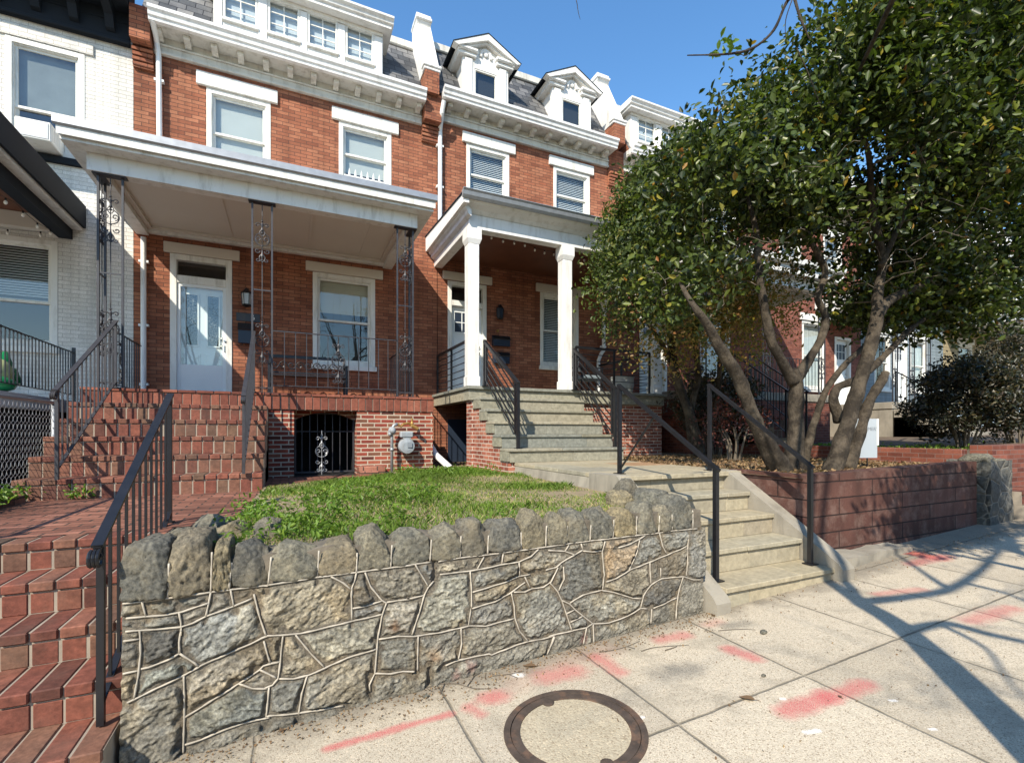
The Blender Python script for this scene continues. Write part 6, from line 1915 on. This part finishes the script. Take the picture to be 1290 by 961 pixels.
E1 = [((7.1, 4.0, 5.2), (1.95, 1.6, 1.85), 175, .66, -.15), ((5.0, 4.35, 4.55), (.95, 1.0, .95), 70, .6, -.3), ((7.6, 3.7, 5.2), (1.6, 1.4, 1.5), 105, .55, -.3), ((9.3, 4.0, 4.7), (1.6, 1.4, 1.35), 85, .5, -.4), ((7.2, 3.1, 6.2), (1.4, 1.0, 1.2), 80, .5, -.4), ((8.6, 3.1, 6.2), (1.5, 1.1, 1.3), 70, .5, -.5), ((8.9, 4.3, 3.75), (1.5, 1.0, .55), 75, .3, None), ((10.3, 4.2, 4.0), (1.2, 1.0, .8), 50, .3, None), ((4.35, 4.35, 3.35), (.6, .6, .5), 26, .3, None)]
for c, r_, n, sh, lo in E1: targets += ell_points(c, r_, n, rr, sh, lo)
mb = MB(); tips = sk.grow(mb, targets, seed=3)
sk.grow(mb, ell_points((6.6, 4.0, 4.2), (2.4, 1.4, .9), 150, rr, .1) + ell_points((5.2, 4.3, 3.9), (1.0, .9, .8), 60, rr, .1) + ell_points((8.2, 4.0, 4.2), (1.6, 1.2, .9), 140, rr, .1), seed=4, rmax=.018, r_tip=.003, jit=.1)
mb.build("branches", M['twig'], tr1, smooth=True)
def leaves_at(tips, n, spread, rr, centre, thin=None):
    C = []; N = []
    for t, d in tips:
        if thin is not None and rr.random() < thin(t): continue
        k = int(rr.poisson(n)); q = np.clip(rr.normal(size=(k, 3)), -1.9, 1.9) * np.array(spread) + t
        C.append(q); N.append(np.repeat(((t - np.array(centre)) / np.linalg.norm(t - np.array(centre)))[None], k, 0))
    return np.concatenate(C), np.concatenate(N)
C, N = leaves_at(tips, 92, (.19, .19, .15), rr, (6.5, 4.0, 4.2), lambda t: np.interp(t[2] + .12 * (7 - t[0]), [3.7, 4.5], [.6, 0]) * np.interp(t[0], [7.0, 7.8], [1, 0]))
leaf_mesh("crown", C, N, .098, M['leaf1'], tr1, seed=5, width=.52)

# ---- the second evergreen behind it, by the porch
tr2 = thing("evergreen_tree", (6.95, 6.8, 1.1), "smaller leaved evergreen tree in front of the second porch, yellowing underneath", "tree")
mb = MB(); sk = Skeleton(); Y0 = 6.75
limb(mb, px([(882, 572), (876, 545), (866, 515), (856, 488), (848, 455), (845, 420), (838, 380), (830, 330)], Y0), [.13, .11, .10, .09, .085, .075, .06, .035], sk)
limb(mb, px([(874, 560), (868, 530), (874, 500), (880, 470), (876, 430), (880, 380), (890, 320)], Y0 + .1), [.10, .08, .07, .065, .055, .045, .03], sk)
limb(mb, px([(850, 470), (838, 440), (822, 415), (806, 390), (790, 360)], Y0 - .05), [.06, .05, .042, .035, .02], sk)
limb(mb, px([(892, 572), (900, 530), (905, 490), (908, 440), (915, 380)], Y0 + .2), [.07, .06, .055, .045, .03], sk)
mb.build("trunk", M['bark'], tr2, smooth=True)
rr = np.random.default_rng(22); targets = []
for c, r_, n, sh, lo in [((6.3, 6.5, 4.7), (1.45, 1.4, 1.75), 160, .72, -.55), ((5.55, 6.5, 4.1), (.95, 1.1, 1.0), 85, .6, -.9), ((6.9, 6.6, 5.6), (1.2, 1.3, 1.3), 75, .6, -.3), ((5.95, 6.3, 5.1), (.95, 1.0, .8), 55, .5, -.3)]: targets += ell_points(c, r_, n, rr, sh, lo)
mb = MB(); tips = sk.grow(mb, targets, seed=6, rmax=.022)
sk.grow(mb, ell_points((6.3, 6.3, 3.9), (1.4, 1.1, 1.0), 120, rr, .1), seed=7, rmax=.012, r_tip=.003, jit=.1)
mb.build("branches", M['twig'], tr2, smooth=True)
C, N = leaves_at(tips, 105, (.17, .17, .14), rr, (6.2, 6.8, 4.0), lambda t: np.interp(t[2], [4.2, 4.9], [.7, 0]) * np.interp(t[0], [5.0, 5.6], [0, 1]))
leaf_mesh("crown", C, N, .082, M['leaf2'], tr2, seed=7, width=.5)
inner = [(np.array(p), np.array((0, 0, 1.))) for p in ell_points((6.2, 6.05, 3.5), (1.5, 1.2, 1.05), 170, rr, .2)]
C, N = leaves_at(inner, 30, (.16, .16, .13), rr, (6.4, 6.8, 3.0))
inner = [(np.array(p), np.array((0, 0, 1.))) for p in ell_points((6.7, 5.6, 3.85), (1.3, .8, .75), 160, rr, .1)]
C2, N2 = leaves_at(inner, 26, (.17, .15, .14), rr, (6.4, 6.8, 3.0))
C = np.concatenate([C, C2]); N = np.concatenate([N, N2])
leaf_mesh("yellowing_foliage", C, N, .066, M['leaf_dry'], tr2, seed=8)

# ---- an evergreen on the kerb, out of the frame: it dapples the block wall and the far pavement
tr3 = thing("evergreen_tree", (4.3, -.9, .2), "evergreen tree on the kerb, known by its dappled shade on the red block wall", "tree")
mb = MB(); sk = Skeleton()
limb(mb, [(4.3, -.9, .0), (4.35, -.9, 1.2), (4.4, -.7, 2.4), (4.6, -.2, 3.3), (4.8, .2, 3.8)], [.11, .09, .08, .06, .03], sk)
limb(mb, [(4.4, -.7, 2.4), (4.0, -.4, 3.2), (3.6, .0, 3.8)], [.06, .045, .025], sk)
limb(mb, [(4.6, -.2, 3.3), (5.4, .1, 3.6), (5.9, .4, 3.9)], [.05, .035, .02], sk)
mb.build("trunk", M['bark'], tr3, smooth=True)
rr = np.random.default_rng(91)
mb = MB(); tips = sk.grow(mb, ell_points((4.7, .15, 3.9), (1.5, .6, .6), 90, rr, .2), seed=15)
mb.build("branches", M['twig'], tr3, smooth=True)
C, N = leaves_at(tips, 60, (.17, .15, .13), rr, (4.7, .1, 3.4))
leaf_mesh("crown", C, N, .10, M['leaf1'], tr3, seed=17, width=.52)

# ---- shrubs
def shrub(name, c, r, n, label, mt, per, size, seed, stems=9, fill=.35):
    t = thing(name, (c[0], c[1], c[2]), label, "shrub"); rr = np.random.default_rng(seed)
    mb = MB(); sk = Skeleton()
    for k in range(stems):
        a = 2 * math.pi * k / stems + rr.random(); q = np.array(c) + np.array((math.cos(a) * r[0] * .45, math.sin(a) * r[1] * .45, r[2] * 1.0))
        limb(mb, [(c[0] + math.cos(a) * .08, c[1] + math.sin(a) * .08, c[2] - .05), tuple((np.array(c) + q) / 2 + rr.normal(size=3) * .06), tuple(q)], [.03, .02, .012], sk, 6)
    T = [p for p in ell_points((c[0], c[1], c[2] + r[2] * 1.15), r, n, rr, fill, -.75) if p[2] > c[2] + .2]
    tips = sk.grow(mb, T, seed=seed, rmax=.012, r_tip=.003)
    mb.build("stems", M['twig'], t, smooth=True)
    C, N = leaves_at(tips, per, (.12, .12, .09), rr, (c[0], c[1], c[2] + r[2] * .6))
    leaf_mesh("foliage", C, N, size, mt, t, seed=seed + 1)
    return t
shrub("dark_shrub", (12.1, 4.9, 1.25), (1.1, .9, .85), 190, "dark leafy shrub with bare lower stems in the far yard, left of a pair", M['leaf_red'], 60, .085, 41)
shrub("dark_shrub", (14.0, 4.8, 1.3), (1.0, .9, 1.2), 130, "taller dark shrub at the right edge of the far yard", M['leaf_red'], 60, .085, 42)
shrub("wine_shrub", (6.9, 5.9, 1.12), (.55, .5, .55), 60, "small shrub with wine red leaves under the evergreens", M['leaf_wine'], 16, .055, 43, 7)
shrub("dark_hedge", (8.0, 7.3, 1.1), (1.0, .7, .9), 110, "dense dark shrub behind the tree trunks by the third house", M['leaf_red'], 50, .08, 44)

# ---- street tree beside the photographer: bare limbs that throw the shadow over the pavement
def shadow_pt(u, v, h):
    g = G(u, v); k = h / 1.14
    return (g.x - .95 * k, g.y - 1.0 * k, g.z + h)
st = thing("bare_street_tree", (1.62, -.45, .05), "bare street tree with an overhanging twig, its shadow forking across the pavement", "tree")
mb = MB(); sk = Skeleton()
f1 = shadow_pt(1142, 795, 2.75); f2 = shadow_pt(1082, 758, 3.15)
limb(mb, [(1.60, -.50, -.05), (1.62, -.49, .8), (1.66, -.52, 1.9), f1, f2], [.17, .15, .128, .10, .085], sk, 12, .08)
limb(mb, [f1, shadow_pt(1190, 785, 3.3), shadow_pt(1240, 797, 3.7), shadow_pt(1290, 808, 4.1), shadow_pt(1400, 830, 4.8)], [.06, .045, .04, .034, .02], sk, 8, .08)
limb(mb, [f2, shadow_pt(1040, 728, 3.6), shadow_pt(1010, 700, 4.0), shadow_pt(985, 660, 4.4), shadow_pt(960, 610, 5.0)], [.07, .055, .045, .035, .02], sk, 8, .08)
limb(mb, [f2, shadow_pt(1140, 752, 3.6), shadow_pt(1195, 742, 4.0), shadow_pt(1235, 718, 4.4), shadow_pt(1262, 690, 5.0), shadow_pt(1300, 660, 5.8)], [.062, .055, .05, .044, .034, .02], sk, 8, .08)
limb(mb, [shadow_pt(1195, 742, 4.0), shadow_pt(1165, 722, 4.3), shadow_pt(1140, 705, 4.7), shadow_pt(1100, 680, 5.4)], [.04, .03, .024, .014], sk, 8, .08)
limb(mb, [shadow_pt(1210, 733, 4.15), shadow_pt(1260, 745, 4.5), shadow_pt(1300, 760, 4.8)], [.036, .026, .016], sk, 8, .08)
limb(mb, [shadow_pt(1180, 784, 3.2), shadow_pt(1240, 815, 3.7), shadow_pt(1265, 850, 4.0), shadow_pt(1290, 880, 4.3)], [.03, .02, .016, .01], sk, 8, .08)
limb(mb, [f2, (f2[0] - .5, f2[1] - .6, 4.4), (f2[0] - .9, f2[1] - 1.0, 6.0), (f2[0] - 1.1, f2[1] - 1.6, 8.0)], [.06, .05, .04, .015], sk, 8, .08)
# the twig that hangs into view at the top
tw = [P(1050, -60, 1.75), P(1030, -25, 1.8), P(1000, -5, 1.85), P(990, 5, 1.9), P(975, 38, 1.9), P(950, 60, 1.9), P(920, 68, 1.9), P(866, 70, 1.9)]
limb(mb, [f2, (f2[0] + .2, f2[1] + .5, 3.9), (f2[0] + .9, f2[1] + 1.3, 4.3), tw[0]], [.05, .035, .02, .010], sk, 8, .08)
limb(mb, tw, [.013, .012, .0115, .011, .0095, .008, .0065, .003], sk, 6, .25)
limb(mb, [tw[2], P(1008, 22, 1.82), P(1020, 50, 1.8)], [.009, .008, .004], sk, 6, .2)
limb(mb, [tw[2], P(990, 25, 1.85), P(990, 50, 1.85)], [.004, .003, .002], sk, 5, .2)
limb(mb, [P(1003, 60, 1.9), P(1018, 92, 1.9), P(1036, 140, 1.9)], [.004, .0035, .0015], sk, 5, .1)
limb(mb, [tw[5], P(940, 70, 1.9), P(932, 68, 1.9)], [.004, .003, .002], sk, 5, .1)
limb(mb, [tw[0], P(800, -160, 2.0), P(722, -60, 2.3), P(727, 5, 2.3), P(731, 25, 2.3)], [.006, .004, .003, .0025, .001], sk, 5, .1)
rr = np.random.default_rng(5)
T = [np.array(shadow_pt(rr.uniform(1090, 1330), rr.uniform(660, 900), 0)) + np.array((-.833, -.877, 1)) * rr.uniform(4.4, 6.6) for _ in range(46)]

T += [np.array(shadow_pt(rr.uniform(120, 900), rr.uniform(600, 940), 0)) + np.array((-.833, -.877, 1)) * rr.uniform(6, 8) for _ in range(26)]
sk.grow(mb, [t for t in T], seed=9, rmax=.02, r_tip=.005)
mb.build("trunk", M['bark'], st, smooth=True)
C = []; rr = np.random.default_rng(8)
for q in (P(916, 55, 1.9), P(912, 62, 1.9), P(924, 60, 1.9), P(905, 62, 1.9)): C += list(rr.normal(size=(7, 3)) * .022 + np.array(q))
leaf_mesh("new_leaves", np.array(C), np.tile([[0, 0, 1.]], (len(C), 1)), .05, M['weed'], st, seed=3)

# bare trees across the street: their branches show in the window glass
def bare_tree(x, y, h, seed, label):
    t = thing("bare_street_tree", (x, y, 0), label, "tree", "bare trees across the street"); rr = np.random.default_rng(seed)
    mb = MB(); sk = Skeleton()
    limb(mb, [(x, y, -.8), (x + .1, y, h * .2), (x, y + .1, h * .42)], [.26, .2, .16], sk, 8)
    for k in range(6):
        a = k * 1.05 + rr.random(); limb(mb, [(x, y + .1, h * (.3 + .02 * k)), (x + math.cos(a) * h * .12, y + math.sin(a) * h * .1, h * .55), (x + math.cos(a) * h * .24, y + math.sin(a) * h * .2, h * .82)], [.11, .07, .03], sk, 6)
    sk.grow(mb, ell_points((x, y, h * .66), (h * .36, h * .32, h * .36), 150, rr, .4, -.6), seed=seed, rmax=.05, r_tip=.008)
    mb.build("trunk", M['twig'], t, smooth=True)
for i, (x, y, h) in enumerate([(-4.5, -13, 11), (4.5, -14, 12), (14, -13, 11)]):
    bare_tree(x, y, h, 60 + i, "bare street tree across the road, seen only mirrored in the window glass")

# ---------------------------------------------------------------- grass, weeds, litter
def blades(name, X, Y, Z, h, w, mt, seed, lean=.5, rndv=None):
    r2 = np.random.default_rng(seed); n = len(X)
    a = r2.uniform(0, 2 * np.pi, n); H = h * r2.uniform(.5, 1.3, n); W = w * r2.uniform(.6, 1.3, n)
    b = r2.uniform(0, 2 * np.pi, n); le = r2.uniform(.1, lean * 1.6, n)
    dx, dy = np.cos(a), np.sin(a); lx, ly = np.cos(b) * le * H, np.sin(b) * le * H
    p0 = np.stack([X - dx * W, Y - dy * W, Z], 1); p1 = np.stack([X + dx * W, Y + dy * W, Z], 1)
    m0 = np.stack([X - dx * W * .8 + lx * .35, Y - dy * W * .8 + ly * .35, Z + H * .6], 1); m1 = np.stack([X + dx * W * .8 + lx * .35, Y + dy * W * .8 + ly * .35, Z + H * .6], 1)
    tp = np.stack([X + lx, Y + ly, Z + H * .95], 1)
    V = np.stack([p0, p1, m1, tp, m0], 1).reshape(-1, 3); k = np.arange(n)[:, None] * 5
    F = (k + np.array([[0, 1, 2, 3, 4]]))
    me = bpy.data.meshes.new(name)
    me.vertices.add(len(V)); me.vertices.foreach_set("co", V.reshape(-1).astype(np.float32))
    me.loops.add(F.size); me.loops.foreach_set("vertex_index", F.reshape(-1).astype(np.int32))
    me.polygons.add(n); me.polygons.foreach_set("loop_start", np.arange(0, F.size, 5, dtype=np.int32)); me.polygons.foreach_set("loop_total", np.full(n, 5, dtype=np.int32)); me.update(calc_edges=True)
    at = me.attributes.new("rnd", 'FLOAT', 'FACE'); at.data.foreach_set("value", (r2.random(n) if rndv is None else rndv).astype(np.float32))
    me.materials.append(mt)
    ob = bpy.data.objects.new(name, me); COL.objects.link(ob); return ob
r2 = np.random.default_rng(77)
def lawn_pts(n):
    y = r2.uniform(3.12, 8.0, n); xl = np.interp(y, [3.05, 4.2, 6.3, 6.9, 7.25, 8.75], [-.30, -.32, -.22, .95, 1.5, 1.65]); xr = np.interp(y, [3.05, 4.0, 6.6, 6.7, 8], [2.78, 3.0, 3.05, 2.95, 2.92])
    x = xl + (xr - xl) * r2.random(n); return x, y
x, y = lawn_pts(52000)
den = fbm(x * 1.6, y * 1.6, 4, 3); keep = den + .25 * r2.random(len(x)) > .46
x, y = x[keep], y[keep]; den = den[keep]
z = np.array([zl(a, b) for a, b in zip(x, y)])
dry = np.clip((.58 - den) * 5 + r2.normal(size=len(x)) * .22, 0, 1)
rv = np.where(r2.random(len(x)) < dry * .32, .86 + .14 * r2.random(len(x)), r2.random(len(x)) * .82)
hh = .028 + .04 * np.clip((den - .42) * 4, 0, 1)
g = blades("lawn_grass", x, y, z - .005, hh, .0032, M['grass'], 5, .8, rv)
tag(g, "patchy green grass on the small front lawn above the fieldstone wall", "grass", kind='stuff')
# broad leaved weeds in clumps
def clumps(nc, sel, per, spread, size, seed, name, label, zoff=.03, hz=.03):
    r3 = np.random.default_rng(seed); C = []
    for (cx, cy, cz) in sel:
        k = int(r3.poisson(per)); q = r3.normal(size=(k, 3)) * np.array((spread, spread, hz)); q[:, 2] = np.abs(q[:, 2]); C.append(q + np.array((cx, cy, cz + zoff)))
    C = np.concatenate(C); N = np.tile([[0, 0, 1.]], (len(C), 1))
    o = leaf_mesh(name, C, N, size, M['weed'], None, seed=seed + 1, width=.42, droop=-.1)
    return tag(o, label, "weeds", kind='stuff')
sel = []
cx, cy = lawn_pts(560)
dn = fbm(cx * 1.3 + 9, cy * 1.3, 3, 8)
for a, b, c in zip(cx, cy, dn):
    near = np.exp(-((a + .1) ** 2 / .5 + (b - 3.6) ** 2 / .9)) + .6 * np.exp(-((a - .9) ** 2 / .6 + (b - 4.9) ** 2 / .8)) + .4 * np.exp(-((a - 1.6) ** 2 / .3 + (b - 7.5) ** 2 / .2))
    if c + near * .8 + .1 * r2.random() > .70: sel.append((a, b, zl(a, b)))
clumps(0, sel, 24, .075, .044, 15, "lawn_weeds", "broad leaved weeds growing through the front lawn", .03, .045)
sel = [(-2.42 + .05 * r2.normal(), 5.2 + 1.2 * r2.random(), .96) for _ in range(26)] + [(-2.9 + .25 * r2.normal(), 4.5 + 2.5 * r2.random(), .95) for _ in range(20)] + [(-1.95 + .1 * r2.normal(), 6.35, .915) for _ in range(3)]
clumps(0, sel, 16, .06, .06, 25, "fence_weeds", "green weeds along the foot of the chain link fence", .02, .06)
sel = [(9.3 + 3.5 * r2.random(), 4.6 + 3 * r2.random(), 1.22) for _ in range(150)]
clumps(0, sel, 20, .12, .07, 35, "yard_weeds", "low green ground cover in the far front yard", .02, .05)
sel = [(5.9 + .05 * r2.normal(), 3.2, gz(5.9)) for _ in range(3)]
clumps(0, sel, 8, .04, .04, 45, "pavement_weeds", "tiny weeds in the crack below the red block wall", .01, .02)
# leaf litter on the planting bed
n = 3800
lx = r2.uniform(4.95, 8.8, n); ly = r2.uniform(3.48, 7.6, n)
C = np.stack([lx, ly, 1.128 + .012 * r2.random(n)], 1)
o = leaf_mesh("leaf_litter", C, np.tile([[0, 0, 3.]], (n, 1)), .075, M['dryleaf'], None, seed=55, droop=0)
tag(o, "dry brown leaf litter covering the planting bed under the trees", "leaf litter", kind='stuff')
n = 420
lx = 3.05 + r2.normal(size=n) * .02; lx = r2.uniform(2.4, 4.2, n); ly = 8.9 + r2.normal(size=n) * .5
o = leaf_mesh("gap_litter", np.stack([lx, ly, .955 + .02 * r2.random(n)], 1), np.tile([[0, 0, 3.]], (n, 1)), .08, M['dryleaf'], None, seed=56, droop=0)
tag(o, "dry leaves drifted into the gap between the two porches", "leaf litter", kind='stuff')

# single leaves, twigs and pebbles on the pavement
def dry_leaf(u, v, s_, a, label):
    g = G(u, v); mb = MB(); n = 8
    for sg in (-1, 1):
        for i in range(n):
            f0, f1 = i / n, (i + 1) / n
            def q(f, k):
                w = .5 * s_ * .55 * math.sin(math.pi * f ** .8) * k * sg; l = (f - .5) * s_
                zz = .006 + .35 * abs(w) + .03 * s_ * math.sin(f * 5) + (abs(l) ** 2) * 2.2
                return (g.x + l * math.cos(a) - w * math.sin(a), g.y + l * math.sin(a) + w * math.cos(a), g.z + zz)
            mb.face([q(f0, 0), q(f1, 0), q(f1, 1), q(f0, 1)], 0, .2)
    p = q(0, 0); mb.tube([(g.x - .5 * s_ * math.cos(a), g.y - .5 * s_ * math.sin(a), g.z + .012), (g.x - .75 * s_ * math.cos(a + .3), g.y - .75 * s_ * math.sin(a + .3), g.z + .004)], .0016, 5, 0, .2)
    tag(mb.build("dry_leaf", M['dryleaf']), label, "leaf", "dry leaves on the pavement")
dry_leaf(941, 881, .085, 2.2, "curled dry leaf on the pavement right of the manhole")
dry_leaf(667, 840, .09, 2.6, "dry curled leaf against the foot of the fieldstone wall")
dry_leaf(899, 775, .06, .6, "small dark dry leaf at the foot of the lower stone steps")
dry_leaf(1058, 878, .03, 1.0, "tiny dry leaf on the red paint streak")
dry_leaf(356, 921, .045, .4, "small dry leaf on the left end of the pavement")
def twig(pts, label, rad=.003, branch=None):
    mb = MB(); p, r_ = smooth_path([G(u, v) + Vector((0, 0, .006)) for u, v in pts], [rad] * len(pts), 4)
    r_ = [rad * (1 - .6 * i / len(p)) for i in range(len(p))]
    mb.tube(p, r_, 5)
    for b in branch or []:
        q = [G(u, v) + Vector((0, 0, .008)) for u, v in b]; mb.tube(q, [rad * .7] * len(q), 5)
    tag(mb.build("fallen_twig", M['twig']), label, "twig", "fallen twigs on the pavement")
twig([(555, 862), (575, 862), (597, 868), (618, 868)], "pale crooked twig left of the manhole by the wall", .004, [[(560, 862), (556, 872)], [(588, 866), (598, 852), (606, 848)]])
twig([(620, 852), (640, 850), (660, 846)], "short twig above the red paint blotch", .003, [[(640, 850), (652, 855)]])
twig([(755, 822), (775, 819), (792, 814), (806, 808)], "thin twig under the middle of the wall foot", .003, [[(790, 815), (800, 818)]])
twig([(808, 821), (826, 816), (868, 813)], "long straight twig near the lower stone steps", .003)
twig([(838, 820), (853, 815)], "short dark twig beside the long straight twig", .004)
twig([(905, 795), (935, 793), (952, 794)], "curved twig before the stone steps", .0025)
def pebble(u, v, s_, label):
    g = G(u, v); mb = MB(); mb.ball((g.x, g.y, g.z + s_ * .28), s_ * .6, s_ * .45, s_ * .35, 10, 7, r=.3, fn=lambda d: 1 + .12 * math.sin(5 * d.x + 3 * d.y)); tag(mb.build("pebble", M['rock'], smooth=True), label, "pebble", "pebbles on the pavement")
pebble(962, 798, .045, "grey pebble on the pavement below the stone steps"); pebble(962, 852, .025, "small pebble above the dry leaf on the pavement"); pebble(537, 878, .03, "bluish pebble left of the manhole")

# crumbs of bark, seed and leaf blown against the wall foot and over the slabs
r3 = np.random.default_rng(101)
n = 900
lx = r3.uniform(-.6, 3.1, n); ly = 2.90 - np.abs(r3.normal(size=n)) * .11
m = 420
lx = np.concatenate([lx, r3.uniform(-.5, 9, m), r3.uniform(3.2, 8, 260)]); ly = np.concatenate([ly, r3.uniform(.4, 2.9, m), 2.98 - np.abs(r3.normal(size=260)) * .16])
lz = SLOPE * lx + .004 + .004 * r3.random(len(lx))
o = leaf_mesh("pavement_debris", np.stack([lx, ly, lz], 1), np.tile([[0, 0, 4.]], (len(lx), 1)), .016, M['dryleaf'], None, seed=102, droop=0, width=.6)
tag(o, "crumbs of bark, seed and leaf scattered over the pavement", "debris", kind='stuff')
